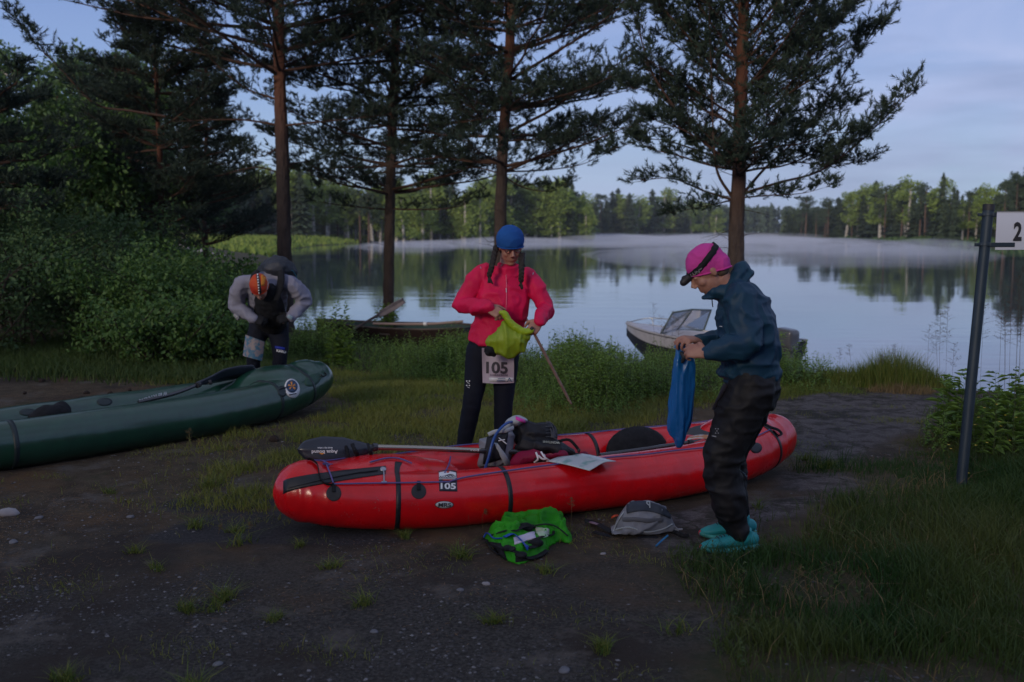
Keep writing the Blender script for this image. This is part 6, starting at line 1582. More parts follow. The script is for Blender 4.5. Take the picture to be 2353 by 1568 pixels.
for a, b_, c_ in (((700, 475), (720, 520), (690, 545)), ((740, 470), (780, 510), (830, 530)), ((770, 500), (800, 540), (760, 560)), ((720, 500), (760, 520), (800, 515))):
    loft(mb, on_surface(BGV, [c7(*a), c7(*b_), c7(*c_)], .010), .006, .003, n=6, side=(1, 0, 0))
obj('white_cord', mb, M_WHITE, bg_)
mb = MB(); patch(mb, BGV, lambda s, t: c7(690 + 120 * s, 515 + 45 * t + 10 * s), 5, 3, .005, .008); obj('cord_lock', mb, M_BLACKFAB, bg_)

def sheet(name, label, cat, quad, mat_, n=10, curl=.0, thick=.003, wave=.0, group=None):
    """thin sheet from four measured corners (world), with a bend"""
    a, b_, c_, d = [np.asarray(q, float) for q in quad]; V = []
    for j in range(n + 1):
        for i in range(n + 1):
            s, t = i / n, j / n; V.append((a * (1 - s) + b_ * s) * (1 - t) + (d * (1 - s) + c_ * s) * t + np.array([0, 0, curl * sin(pi * s) + wave * sin(7 * s + 4 * t)]))
    V = np.array(V); m = len(V); F = []
    for j in range(n):
        for i in range(n): q = j * (n + 1) + i; F += [[q, q + 1, q + n + 2, q + n + 1], [m + q, m + q + n + 1, m + q + n + 2, m + q + 1]]
    e = [j for j in range(n + 1)] + [j * (n + 1) + n for j in range(1, n + 1)] + [n * (n + 1) + i for i in range(n - 1, -1, -1)] + [j * (n + 1) for j in range(n - 1, 0, -1)]
    for p, q in zip(e, e[1:] + e[:1]): F.append([p, m + p, m + q, q])
    mb = MB(); mb.add(np.vstack([V, V - np.array([0, 0, thick])]), F); return obj(name, mb, mat_, origin=a, label=label, cat=cat, group=group)
M_MAP = mat('printed_map', (.50, .54, .56), .4, (.20, .36, .34), 13, 5, coat=.3, fac=(.52, .66))
mapq = [P(1258, 1060, 5.67), P(1338, 1043, 5.85), P(1416, 1058, 5.68), P(1354, 1080, 5.52)]
mo = sheet('map_sheet', 'pale folded map sheet lying on the near side of the red boat', 'map', mapq, M_MAP, curl=.010, wave=.004)
mq2 = [P(1583, 1004, 6.28), P(1636, 1001, 6.32), P(1634, 1010, 6.22), P(1578, 1011, 6.18)]
sheet('map_sheet', 'small printed card lying inside the boat between the blue bag and the person in navy', 'map', mq2, mat('orange_card', (.55, .52, .50), .5, (.50, .18, .05), 14, 4, fac=(.5, .6)), curl=.01)

# neon vest on the ground
def heap(px, h, seed, res=.011, edge=.05, base=.0, lift=None):
    O = catmull(np.array([list(p) for p in px] + [list(px[0])], float), 3)[:-1]
    Wd = np.array([G(u, v, base)[:2] for u, v in O]); mn, mx = Wd.min(0) - .01, Wd.max(0) + .01
    nx, ny = int((mx[0] - mn[0]) / res) + 2, int((mx[1] - mn[1]) / res) + 2; gx_ = np.linspace(mn[0], mx[0], nx); gy_ = np.linspace(mn[1], mx[1], ny)
    X, Y = np.meshgrid(gx_, gy_); p = np.stack([X, Y], -1); sd = poly_sd(p, Wd); ins = sd > -.004
    g = gz(X, Y); prof = smooth(0, edge, np.maximum(sd, 0)) ** .7
    n1 = fbm(p, 7, seed, 3); rdg = np.clip(1 - 3.2 * np.abs(noise(p + n1[..., None] * .05, 9, seed + 3)), 0, 1) ** 2
    z = g + .006 + h * prof * (.55 + .45 * n1 + .55 * rdg)
    if lift is not None: z = z + lift(X, Y, prof)
    V = np.concatenate([np.stack([X, Y, z], -1).reshape(-1, 3), np.stack([X, Y, np.minimum(z - .004, g - .002 + 0 * z)], -1).reshape(-1, 3)]); m = nx * ny; F = []
    ok = ins[:-1, :-1] & ins[1:, :-1] & ins[:-1, 1:] & ins[1:, 1:]; J, I = np.nonzero(ok); a = J * nx + I
    top = np.stack([a, a + 1, a + nx + 1, a + nx], 1); bot = np.stack([m + a, m + a + nx, m + a + nx + 1, m + a + 1], 1)
    mb = MB(); mb.add(V, np.concatenate([top, bot])); used = np.zeros(len(V), bool); used[np.concatenate([top, bot]).ravel()] = True
    ed = {}
    for f in top:
        for q in range(4):
            e = (f[q], f[(q + 1) % 4]); 
            if (e[1], e[0]) in ed: del ed[(e[1], e[0])]
            else: ed[e] = 1
    mb.F.append(np.array([[e[1], e[0], e[0] + m, e[1] + m] for e in ed])); mb.M.append(np.zeros(len(ed)))
    idx = np.cumsum(used) - 1; mb.V = [V[used]]; mb.T = [mb.T[0][used]]; mb.F = [idx[f] for f in mb.F]; mb.n = int(used.sum()); return mb
vp = [c7(*p) for p in ((235, 1265), (300, 1215), (400, 1150), (470, 1132), (560, 1150), (690, 1120), (790, 1082), (900, 1095), (985, 1180), (1035, 1280), (1010, 1318), (900, 1300), (830, 1350), (780, 1425), (640, 1475), (540, 1500), (440, 1470), (340, 1390), (260, 1320))]
vr = root('running_vest', 'crumpled neon-green vest pack with black straps on the gravel before the red boat', 'vest', G(1212, 1262))
vm = remesh(heap(vp, .105, 5, .009), .008, 4, .5); displace(vm, wrinkle(.008, 16, 61)); vo = obj('vest_body', vm, M_NEON, vr); VB = bvh_of(vm)
def strip(bv, pts, w, off=.006, par=None, mt=None, nm='strap', sd=(0, 1, 0), th=.003):
    mb = MB(); loft(mb, on_surface(bv, [c7(*p) for p in pts], off), w, th, n=8, sub=4, side=sd); return obj(nm, mb, mt, par)
strip(VB, [(215, 1225), (250, 1205), (290, 1215), (330, 1250), (400, 1255)], .006, .008, vr, M_BLUES, sd=(0, 0, 1), th=.004, nm='blue_strap')
strip(VB, [(420, 1250), (480, 1215), (530, 1240), (590, 1310), (620, 1345)], .014, .009, vr, M_BLUES, nm='blue_strap')
mb = MB(); patch(mb, VB, lambda s, t: c7(500 + 190 * s + 10 * t, 1250 - 60 * s + 60 * t), 8, 6, .007, .006); obj('white_panel', mb, mat('white_fabric', (.55, .52, .68), .6), vr)
mb = MB(); patch(mb, VB, lambda s, t: c7(700 + 120 * s, 1145 + 90 * t * (.6 + .4 * sin(3 * s)) + 20 * s), 6, 6, .006, .005); obj('number_patch', mb, mat('pale_print', (.40, .62, .38), .6, (.55, .55, .5), 30, 3), vr)
for k_, fn_ in enumerate((lambda s, t: c7(235 + 150 * s + 60 * t, 1275 + 60 * s * t + 95 * t + 20 * s), lambda s, t: c7(880 + 120 * s * (1 - .3 * t), 1300 - 10 * s + 60 * t * (1 - s)), lambda s, t: c7(520 + 240 * s, 1420 - 10 * s + 50 * t * (1 - .6 * s)), lambda s, t: c7(600 + 90 * s, 1130 + 30 * t))):
    mb = MB(); patch(mb, VB, fn_, 8, 5, .005, .006); obj('dark_panel_or_shade', mb, M_BLACKFAB, vr)  # black mesh pieces; the lower-right one paints the shaded underside dark
for pts, w in ((((500, 1180), (560, 1150), (640, 1140), (700, 1150)), .022), (((700, 1135), (800, 1130), (900, 1160), (990, 1230)), .007), (((800, 1230), (850, 1220), (860, 1180)), .007), (((640, 1300), (700, 1270), (750, 1240)), .022), (((620, 1340), (680, 1330), (740, 1300)), .016),
               (((330, 1310), (420, 1350), (520, 1370), (590, 1400)), .012), (((430, 1330), (480, 1340), (520, 1350)), .020), (((260, 1270), (300, 1330), (380, 1400)), .010), (((560, 1400), (640, 1430), (740, 1400), (790, 1360)), .014), (((300, 1230), (370, 1200), (440, 1180)), .007)):
    strip(VB, pts, w, .008, vr, M_BLACKFAB)
for c_, r_ in (((475, 1345), .030), ((560, 1400), .034), ((700, 1300), .030), ((600, 1150), .036), ((240, 1300), .030)):
    l = on_surface(VB, [c7(*c_)], .006)[0]; mb = MB(); ball(mb, l, (r_, r_ * .8, r_ * .5)); rr_ = remesh(mb, .006, 1); displace(rr_, lambda V, N: fbm(V, 26, 3, 3) * .014); obj('pocket', rr_, M_BLACKFAB, vr)
# grey rucksack on the ground
gr = root('rucksack', 'grey rucksack with dark lid slumped on the gravel beside the turquoise shoes', 'backpack', G(1470, 1262))
yg = 5.30
r1 = blob([('p', [c7(*p) for p in ((1370, 1290), (1400, 1180), (1440, 1070), (1530, 940), (1650, 915), (1830, 925), (1925, 1010), (1970, 1110), (1960, 1190), (1890, 1240), (1760, 1262), (1600, 1258), (1480, 1245), (1420, 1270))], yg, .11)], .007, 3, .016, 7, 12, (1.2, 1, 1.2))
zc = r1.V[0][:, 2]; r1.V[0][:, 2] = np.where(zc < .03, .03 - (.03 - zc) * .25, zc)
go = obj('pack_body', r1, M_PGREY, gr); GRV = bvh_of(r1)
mb = MB(); patch(mb, GRV, lambda s, t: c7(1535 + 390 * s, 930 - 25 * sin(pi * s) + 70 * s * s + 95 * t * (1 - .25 * s)), 14, 6, .007, .010); r_ = obj('lid', mb, cloth('slate_fabric', (.045, .055, .080), None, .6), gr)
mb = MB(); text_on(mb, GRV, 'q', c7(1705, 955), (10, 2), (1, -9), .012, .02); obj('lettering', mb, M_PALE, r_, smooth=False)
mb = MB(); loft(mb, on_surface(GRV, [c7(*p) for p in ((1500, 1080), (1600, 1075), (1720, 1085), (1850, 1080))], .006), .012, .003, n=8, sub=4, side=(0, 0, 1)); obj('daisy_chain', mb, mat('dark_grey_webbing', (.10, .105, .13), .7), gr)
mb = MB(); loft(mb, on_surface(GRV, [c7(*p) for p in ((1440, 1170), (1560, 1150), (1700, 1185), (1850, 1165), (1940, 1120))], .005), .004, n=6, sub=4); loft(mb, on_surface(GRV, [c7(*p) for p in ((1530, 940), (1500, 1030), (1440, 1130), (1400, 1240))], .005), .004, n=6, sub=4); obj('seam', mb, M_PALE, gr)
for pts, w, mt_2 in ((((1390, 1190), (1320, 1150), (1240, 1110), (1150, 1090)), .020, M_BLACKFAB), (((1380, 1230), (1300, 1210), (1230, 1190)), .014, M_BLACKFAB), (((1290, 1130), (1230, 1110), (1180, 1100)), .010, mat('mauve_strap', (.20, .13, .18), .7)), (((1395, 1060), (1420, 1045), (1450, 1040)), .008, mat('orange_strap', (.60, .07, .02), .6)),
                     (((1930, 1180), (1985, 1200), (2040, 1225), (2090, 1225)), .012, M_BLACKFAB), (((1890, 1150), (1930, 1180), (1975, 1170), (2040, 1165)), .009, M_PGREY), (((1970, 1140), (2000, 1180), (1975, 1215)), .008, M_PGREY)):
    mb = MB(); loft(mb, [G(*c7(*p), .02 + .012 * (k_ % 2)) if mt_2 is not M_PGREY else P(*c7(*p), yg - .02) for k_, p in enumerate(pts)], w, .004, n=8, sub=4, side=(0, 1, .3)); obj('strap', mb, mt_2, gr)
mb = MB(); loft(mb, [G(*c7(1800, 1318), .02), G(*c7(1850, 1270), .03), G(*c7(1908, 1222), .06)], .006, .004, n=8, side=(1, 0, 0)); obj('blue_strap', mb, mat('sky_blue_strap', (.01, .15, .36), .5), gr)
mb = MB(); ball(mb, P(*c7(1730, 1262), yg - .08), (.07, .03, .022)); rr_ = remesh(mb, .008, 1); displace(rr_, wrinkle(.008, 14, 4)); obj('side_pocket', rr_, M_PBLACK, gr)

# ================================================================== SIGN POST, POLE, BOATS AT THE WATER
M_GALV = mat('painted_steel_post', (.018, .034, .052), .55, (.032, .05, .072), 12, 4, metal=.3, bump=.15, bscale=60, bdist=.002, stretch=(1, 1, .3))
sp0, sp1 = G(2207, 1112), P(2271, 484, 6.62)
sr = root('sign_post', 'leaning blue-grey steel post with a white number board, standing in the right-hand grass', 'sign post', sp0)
mb = MB(); loft(mb, [sp0 - np.array([0, 0, .1]), sp1], .034, n=20, sub=1); obj('post', mb, M_GALV, sr)
ax_ = norm(sp1 - sp0); mb = MB(); loft(mb, [sp1 - ax_ * .002, sp1 + ax_ * .038], .0375, n=20, sub=1); obj('post_cap', mb, M_BLACKRUB, sr)
for v0 in (494, 563):
    mb = MB(); c_ = sp0 + (sp1 - sp0) * ((1112 - v0) / (1112 - 484)); loft(mb, [c_ - ax_ * .014, c_ + ax_ * .014], .038, n=20, sub=1); box(mb, c_ + np.array([.10, -.035, 0]), (.16, .006, .030), roty(0)); box(mb, c_ + np.array([-.055, -.01, 0]), (.03, .02, .022))
    obj('bracket', remesh(mb, .004, 0), M_GALV, sr)
q0 = P(2291, 488, 6.56)
bw_, bh_ = .62, .245
mb = MB(); box(mb, q0 + np.array([bw_ / 2, 0, -bh_ / 2]), (bw_, .004, bh_), bev=.001); bd_ = obj('board', mb, mat('white_sign_face', (.56, .60, .72), .45), sr)
mb = MB(); text_plane(mb, '2', P(2328, 552, 6.552), np.array([.055, 0, 0]), np.array([0, 0, .118]), .035); obj('lettering', mb, M_BLACKINK, bd_, smooth=False)
mb = MB(); box(mb, q0 + np.array([bw_ / 2, .0, .003]), (bw_, .010, .006)); obj('board_edge', mb, mat('grey_edge', (.2, .22, .26), .5), bd_)
# stick standing in the weeds behind the woman
mb = MB(); loft(mb, [P(1200, 716, 8.7), P(1245, 800, 8.9), P(1290, 886, 9.1), P(1312, 928, 9.2)], [.012, .014, .014, .012], n=8, sub=4); obj('wooden_pole', mb, mat('peeled_wood', (.34, .22, .20), .8, (.26, .15, .13), 20, 4, bump=.3), origin=P(1312, 928, 9.2), label='thin peeled wooden pole leaning in the weeds behind the person in pink', cat='pole')
# rowing boat
M_OLDW = mat('weathered_wood', (.11, .085, .075), .9, (.06, .045, .04), 8, 5, bump=.5, bscale=30, bdist=.008, stretch=(.3, 1, 1))
M_TEALP = mat('faded_green_paint', (.020, .055, .050), .8, (.035, .06, .055), 9, 4, bump=.3, stretch=(.3, 1, 1))
M_REDP = mat('dark_red_paint', (.03, .014, .012), .8, (.025, .012, .012), 7, 3)
def hull_mesh(L, beam, depth, sheer, n=26, m=7, inside=0.0, transom=.55, keel=.0):
    """boat shell, x along, bow at -L/2"""
    V = []
    for i in range(n):
        s = i / (n - 1); b = beam / 2 * (np.clip(sin(pi * min(s * .62 + .0, .5) ), 0, 1)) ** .8 * (1 if s < .8 else 1 - (1 - transom) * ((s - .8) / .2) ** 1.5); b = max(b - inside, .004)
        zt = sheer * (2 * s - 1) ** 2 * (1.3 if s < .5 else .6); zb = -depth + inside + keel * max(0, .35 - s) ** 2 * 8 * depth
        for j in range(-m, m + 1):
            t = j / m; V.append((L * (s - .5), b * np.sign(t) * abs(t) ** .75, zb + (zt - zb) * abs(t) ** 2.2))
    w = 2 * m + 1; F = [[i * w + j, i * w + j + 1, (i + 1) * w + j + 1, (i + 1) * w + j] for i in range(n - 1) for j in range(w - 1)]
    return np.array(V, float), F, w, n
def place(V, a, b, z): # map local x axis from bow a to stern b
    a, b = np.asarray(a, float), np.asarray(b, float); d = norm((b - a) * np.array([1, 1, 0])); Rm = np.stack([d, np.array([-d[1], d[0], 0]), np.array([0, 0, 1.])], 1); c = (a + b) / 2; c = np.array([c[0], c[1], z]); return V @ Rm.T + c, Rm, c
ba, bs = P(727, 722, 18.6), P(1078, 745, 17.5); rbz = -.06
rbr = root('rowing_boat', 'old wooden rowing boat with faded green inside, pulled up among the weeds', 'rowing boat', np.append(((ba + bs) / 2)[:2], -.45))
Lr = np.linalg.norm((bs - ba)[:2])
for nm, ins, mt_2 in (('hull', 0.0, M_REDP), ('inner_planking', .02, M_TEALP)):
    V, F, w, n = hull_mesh(Lr, 1.25, .36, .05, inside=ins, keel=.6, transom=.45)
    V, Rm, cc_ = place(V, ba, bs, rbz); mb = MB(); mb.add(V, F); 
    e_ = [(n - 1) * w + j for j in range(w)]; mb.addm(V[e_], [list(range(w))]) if nm == 'hull' else None
    obj(nm, mb, mt_2, rbr)
    if nm == 'hull': HV = V
for sd_ in (0, w - 1):
    mb = MB(); loft(mb, HV[sd_::w] + np.array([0, 0, .012]), .028, .018, n=8, sub=1, side=(0, 1, 0)); obj('gunwale', mb, M_OLDW, rbr)
for f in (.32, .55, .78):
    mb = MB(); c_, _, _ = place(np.array([[Lr * (f - .5), 0, -.10]]), ba, bs, rbz); box(mb, c_[0], (.20, 1.05 * (1 if f > .4 else .85), .025), Rm, bev=.004); obj('thwart', mb, M_OLDW, rbr)
oa = root('oar', 'grey wooden oar propped across the bow side of the rowing boat', 'oar', P(835, 744, 17.6)); mb = MB(); blade([P(928, 690, 18.2), P(905, 704, 18.1), P(880, 718, 18.0), P(862, 728, 17.9)], [.05, .07, .06, .025], (0, 0, 1), mb, thick=.02); obj('blade', mb, mat('grey_oar_wood', (.24, .20, .20), .85, (.17, .14, .14), 12, 4), oa)
mb = MB(); loft(mb, [P(868, 725, 17.9), P(840, 741, 17.6), P(812, 757, 17.4)], .024, n=8, sub=2); obj('shaft', mb, M_OLDW, oa)
ob = root('oar', 'long oar lying along the near gunwale of the rowing boat', 'oar', P(960, 746, 17.3)); mb = MB(); loft(mb, [P(858, 744, 17.6), P(975, 745, 17.1), P(1064, 739, 17.0)], .022, n=8, sub=3); obj('shaft', mb, mat('pale_oar_wood', (.30, .22, .20), .8), ob)
mb = MB(); loft(mb, [P(974, 744.5, 17.1), P(981, 744.5, 17.08)], .034, n=10, sub=1); obj('collar', mb, M_WHITE, ob)
# motor boat
M_GEL = mat('white_gelcoat', (.58, .57, .62), .35, (.48, .47, .52), 4, 3, coat=.2)
ma, ms = P(1440, 748, 18.2), P(1798, 795, 15.3)
mbr = root('motor_boat', 'small white motor boat with windscreen moored behind the person in navy', 'motor boat', np.append(((ma + ms) / 2)[:2], WZ)); Lm = np.linalg.norm((ms - ma)[:2]); mz = -.12
V, F, w, n = hull_mesh(Lm, 1.35, .62, .05, keel=.8, transom=.85); V, Rm, _ = place(V, ma, ms, mz); mb = MB()
upper = np.array([[q for q in f] for f in F]); mb.add(V, F); mb.addm(V[[(n - 1) * w + j for j in range(w)]], [list(range(w))]); obj('hull', mb, mat('dark_hull', (.02, .02, .025), .5), mbr)
V2, F2, _, _ = hull_mesh(Lm, 1.39, .62, .05, keel=.8, transom=.85); V2[:, 1] *= 1.02; V2, _, _ = place(V2, ma, ms, mz + .004)
Fs = [f for f in F2 if all((q % w) in (0, 1, w - 2, w - 1) for q in f)]; mb = MB(); mb.add(V2, Fs); obj('white_side', mb, M_GEL, mbr)
dk = MB(); rows = []
for i in range(n):
    a_, b_ = V[i * w], V[i * w + w - 1]; s = i / (n - 1)
    for t in (0, .18, .5, .82, 1): p = a_ * (1 - t) + b_ * t; drop = 0 if (s < .42 or t in (0, 1)) else -.20 * (1 if .1 < t < .9 else 0); rows.append(p + np.array([0, 0, .02 + (.05 * sin(pi * t) if s < .42 else 0) + (drop if t == .5 else 0)]))
dk.add(rows, [[i * 5 + j, i * 5 + j + 1, (i + 1) * 5 + j + 1, (i + 1) * 5 + j] for i in range(n - 1) for j in range(4)]); obj('deck', dk, M_GEL, mbr)
for sd_ in (0, w - 1):
    mb = MB(); loft(mb, V[sd_::w] + np.array([0, 0, .03]), .022, n=6, sub=1); obj('rubbing_strake', mb, mat('pale_strake', (.45, .45, .5), .5), mbr)
def ml(x, y, z): return place(np.array([[Lm * (x - .5), y, z]]), ma, ms, mz)[0][0]
wsr = MB(); pts = [ml(.40, -.52, .05), ml(.46, -.46, .42), ml(.46, 0, .45), ml(.46, .46, .42), ml(.40, .52, .05)]
loft(wsr, pts, .016, n=8, sub=1); loft(wsr, [ml(.40, -.52, .05), ml(.36, 0, .06), ml(.40, .52, .05)], .014, n=8, sub=3); loft(wsr, [ml(.46, 0, .44), ml(.36, 0, .06)], .012, n=8, sub=1); wf = obj('windscreen_frame', wsr, mat('green_grey_frame', (.08, .11, .11), .4), mbr)
mb = MB(); A = [ml(.40, -.51, .06), ml(.46, -.45, .41), ml(.46, 0, .44), ml(.46, .45, .41), ml(.40, .51, .06), ml(.36, 0, .06)]; mb.addm(np.array(A), [[0, 1, 2, 5], [5, 2, 3, 4]])
mgl = bpy.data.materials.new('windscreen_glass'); mgl.use_nodes = True; g_ = mgl.node_tree.nodes['Principled BSDF']; g_.inputs['Base Color'].default_value = (.5, .58, .66, 1); g_.inputs['Roughness'].default_value = .08; g_.inputs['Transmission Weight'].default_value = .75; g_.inputs['IOR'].default_value = 1.15
obj('pane', mb, mgl, wf, smooth=False)
mb = MB(); loft(mb, [ml(.02, -.02, .12), ml(.10, .30, .20), ml(.28, .62, .16)], .010, n=6, sub=4); loft(mb, [ml(.10, .30, .20), ml(.11, .30, .02)], .008, n=6, sub=1); obj('bow_rail', mb, M_SILVER, mbr)
mb = MB(); box(mb, ml(1.02, .0, .14), (.34, .26, .30), Rm @ roty(.1), bev=.07); box(mb, ml(1.03, .0, .00), (.26, .20, .14), Rm, bev=.03); loft(mb, [ml(1.03, 0, .05), ml(1.05, 0, -.55)], [.08, .06], n=10, sub=2); obj('outboard_motor', remesh(mb, .02, 2), mat('grey_cowling', (.08, .085, .10), .35, coat=.3), mbr)
for f in (.55, .78):
    mb = MB(); box(mb, ml(f, 0, -.05), (.35, 1.1, .06), Rm, bev=.01); obj('seat', mb, M_GEL, mbr)
mb = MB(); loft(mb, [ml(.33, .2, .05), ml(.30, .25, .22)], .03, .01, n=8, sub=1, round_ends=True, side=(0, 1, 0)); loft(mb, [ml(.30, .25, .22), ml(.31, .25, .27)], .016, n=8, sub=1); obj('bow_cleat', mb, mat('green_fitting', (.02, .08, .07), .6), mbr)

# pale boulders on the left shore
def rock(mb, c, r, seed, flat=.7):
    bm = bmesh.new(); bmesh.ops.create_icosphere(bm, subdivisions=2, radius=1); V = np.array([v.co[:] for v in bm.verts]); F = [[v.index for v in f.verts] for f in bm.faces]; bm.free()
    V = V * (1 + .28 * noise(V, 1.4, seed)[:, None] + .1 * noise(V, 3.5, seed + 1)[:, None]); V = V * np.array([1, .8, flat]) * r; mb.addm(V @ rotz(seed * 1.3).T + np.asarray(c), F); return mb
M_ROCK = mat('pale_stone', (.36, .34, .35), .85, (.20, .18, .19), 3, 4, bump=.4, bscale=8, bdist=.03); M_STONE = mat('grey_stone', (.11, .11, .125), .85, (.16, .16, .18), 9, 4, bump=.4, bscale=30, bdist=.006)
rr = np.random.default_rng(5)
for q in range(24):
    f = q / 23; u = 384 + 132 * f + rr.normal(0, 5); y = 58 + 4 * f + rr.normal(0, 1.2); v = 572 + 30 * f + rr.normal(0, 3); c_ = P(u, v, y); mb = MB(); rock(mb, c_, rr.uniform(.28, .6), q + 1)
    obj('boulder', mb, M_ROCK, origin=c_, label='pale boulder in the heap by the water, ' + ('upper end' if f < .3 else 'middle' if f < .7 else 'lower end'), cat='boulder', group='pale boulders at the left shore')
base_ = MB()
for q in range(9): c_ = P(400 + 13 * q, 590 + 3 * q, 59); rock(base_, (c_[0], c_[1], c_[2] - .5), 1.1, q + 40, .8)
obj('shore_mound', base_, M_GROUND, kind='structure', label='earth mound under the pale boulders')
for q, (u, v, r, lb) in enumerate(((18, 1181, .075, 'flat pale stone at the left edge of the frame'), (90, 1190, .03, 'small pale stone right of the flat stone at the left edge'), (1118, 1348, .022, 'white pebble on the gravel below the neon vest'), (1386, 1276, .018, 'white pebble between the neon vest and the grey rucksack'), (300, 1190, .028, 'grey stone left of the dark patch'), (1058, 1362, .02, 'small pebble below the left end of the neon vest'),
                                   (1297, 1538, .03, 'pale stone at the bottom edge under the vest'), (860, 1450, .02, 'pale chip on the gravel, lower middle'), (500, 1520, .02, 'pale chip on the gravel, lower left of middle'), (30, 1245, .03, 'flat grey stone below the pale stone at the left edge'))):
    g0 = G(u, v); g0[2] = float(gz(g0[0], g0[1])) + .004; mb = MB(); rock(mb, g0, r, q + 70, .35); obj('stone', mb, M_ROCK if q in (0, 2, 3) else M_STONE, origin=g0, label=lb, cat='stone')
cone = MB(); 
for q in range(7): ball(cone, (0, 0, .008 + .005 * q), (.020 * sin(pi * (q + 1.2) / 8.5), .020 * sin(pi * (q + 1.2) / 8.5), .006), None, 8, 5)
cme = cone.mesh('pine_cone'); cme.materials.append(mat('cone_scales', (.022, .012, .009), .9))
for q, (u, v) in enumerate([(60, 838), (88, 880), (118, 812), (150, 868), (190, 905), (255, 870), (300, 900), (340, 870), (372, 845), (420, 850), (245, 908), (470, 870), (60, 905), (330, 820), (505, 855), (540, 905), (700, 1010), (640, 1020)]):
    g0 = G(u, v); o = bpy.data.objects.new('pine_cone', cme); COL.objects.link(o); o.location = (g0[0], g0[1], float(gz(g0[0], g0[1])) + .012); o.rotation_euler = (1.4, q, q * 2.1); sc_ = 1.1 + .5 * (q % 3); o.scale = (sc_,) * 3
    o['label'] = 'fallen pine cone on the bare earth ' + ('behind the green boat' if v < 1000 else 'between the two boats'); o['category'] = 'pine cone'; o['group'] = 'pine cones on the bare earth'

# ================================================================== GRASS, WEEDS, STONES UNDERFOOT
rg = np.random.default_rng(77)
M_GRASS = mat('grass_blades', (.065, .13, .020), .6, tint=(.24, .23, .055), trans=.25, spec=.3)
M_GRASSD = mat('dark_grass_blades', (.026, .072, .016), .6, tint=(.09, .115, .03), trans=.25, spec=.3)
M_DRY = mat('dry_grass', (.17, .12, .055), .8, tint=(.26, .19, .09), trans=.2)
M_LITTER = mat('pine_litter', (.12, .060, .028), .9, tint=(.26, .16, .08))
M_WEED = mat('weed_leaves', (.062, .15, .024), .6, tint=(.17, .27, .05), trans=.25, spec=.35)
M_STEM = mat('weed_stems', (.05, .075, .025), .8)
def blades(mb, x, y, h, w, rng, lean=.35, z=None, tint=None, segs=2):
    n = len(x); z = gz(x, y) - .005 if z is None else z
    a = rng.random(n) * 2 * pi; la = rng.random(n) * 2 * pi; lm = h * lean * rng.random(n) * 1.6
    fx, fy = np.cos(a) * w / 2, np.sin(a) * w / 2; dx, dy = np.cos(la) * lm, np.sin(la) * lm
    L = []
    for t, wt_ in ((0, 1.0), (.5, .75), (1.0, .0))[:3]:
        cx, cy, cz = x + dx * t * t, y + dy * t * t, z + h * t * (1 - .18 * t * lean)
        if wt_ > 0: L += [np.stack([cx - fx * wt_, cy - fy * wt_, cz], 1), np.stack([cx + fx * wt_, cy + fy * wt_, cz], 1)]
        else: L += [np.stack([cx, cy, cz], 1)]
    V = np.stack(L, 1).reshape(-1, 3); b = (np.arange(n) * 5)[:, None]
    tt = (rng.random(n) * .7 if tint is None else tint)
    o = mb.n; mb.add(V, b + np.array([[0, 1, 3, 2]]), np.repeat(tt, 5)); mb.F.append(b + np.array([[2, 3, 4]]) + o); mb.M.append(np.zeros(n))
    return mb
def sample(box_, n, dens):
    x = rg.uniform(box_[0], box_[1], n); y = rg.uniform(box_[2], box_[3], n); d = dens(np.stack([x, y], -1)); k_ = rg.random(n) < d; return x[k_], y[k_]
def clear(p):   # keep blades out from under the boats' middles
    return 1.0
def inview(x, y, m=.30): return np.abs(x) < (.5146 + m) * (y + .35)
def under(x, y):
    ok = np.ones(len(x), bool)
    for (o, an, L_, w_) in ((RO, RA, 1.72, .44), (GO, GA, 1.95, .42)):
        c_, s_2 = cos(an), sin(an); X = (x - o[0]) * c_ + (y - o[1]) * s_2; Y = -(x - o[0]) * s_2 + (y - o[1]) * c_; ok &= ~((np.abs(X) < L_) & (np.abs(Y) < w_ * np.clip(1.15 - np.abs(X / L_) ** 4, 0, 1)))
    return ok
clump = lambda p: np.clip(.55 + 1.3 * fbm(p, 2.6, 301, 3), .05, 1)
# lawn behind the red boat
x, y = sample((-3.4, 3.6, 5.6, 12.8), 330000, lambda p: np.maximum(mask(p, LAWN, .35, 31, .3), .9 * mask(p, BANK, .15, 71, .1)) * clump(p)); k_ = inview(x, y) & under(x, y); x, y = x[k_], y[k_]
mb = MB(); p = np.stack([x, y], -1); h = (.035 + .075 * rg.random(len(x)) ** 1.5) * (1 + .5 * fbm(p, 1.5, 311, 2)) ; blades(mb, x, y, h, .0045 + .002 * rg.random(len(x)), rg, .7, tint=np.clip(.25 + .5 * fbm(p, .9, 321, 2) + .35 * rg.random(len(x)), 0, 1))
print('lawn', len(x)); obj('lawn_grass', mb, M_GRASS, kind='stuff', smooth=False, label='short grass between the boats and the weedy bank')
# thin scrub grass on earth at the left
x, y = sample((-4.5, .5, 5.0, 12.0), 380000, lambda p: np.maximum(.5 * mask(p, LAWN2, .5, 51, .4), .75 * mask(p, SCRUB, .35, 61, .35)) * np.clip(.28 + 2.2 * fbm(p, 3.1, 401, 3), 0.02, 1)); k_ = inview(x, y) & under(x, y); x, y = x[k_], y[k_]
mb = MB(); p = np.stack([x, y], -1); blades(mb, x, y, .03 + .08 * rg.random(len(x)) ** 2, .0042 + .002 * rg.random(len(x)), rg, .8, tint=np.clip(.3 + .6 * rg.random(len(x)), 0, 1)); print('scrub', len(x))
obj('scrub_grass', mb, M_GRASS, kind='stuff', smooth=False, label='thin patchy grass on the earth around the left boat')
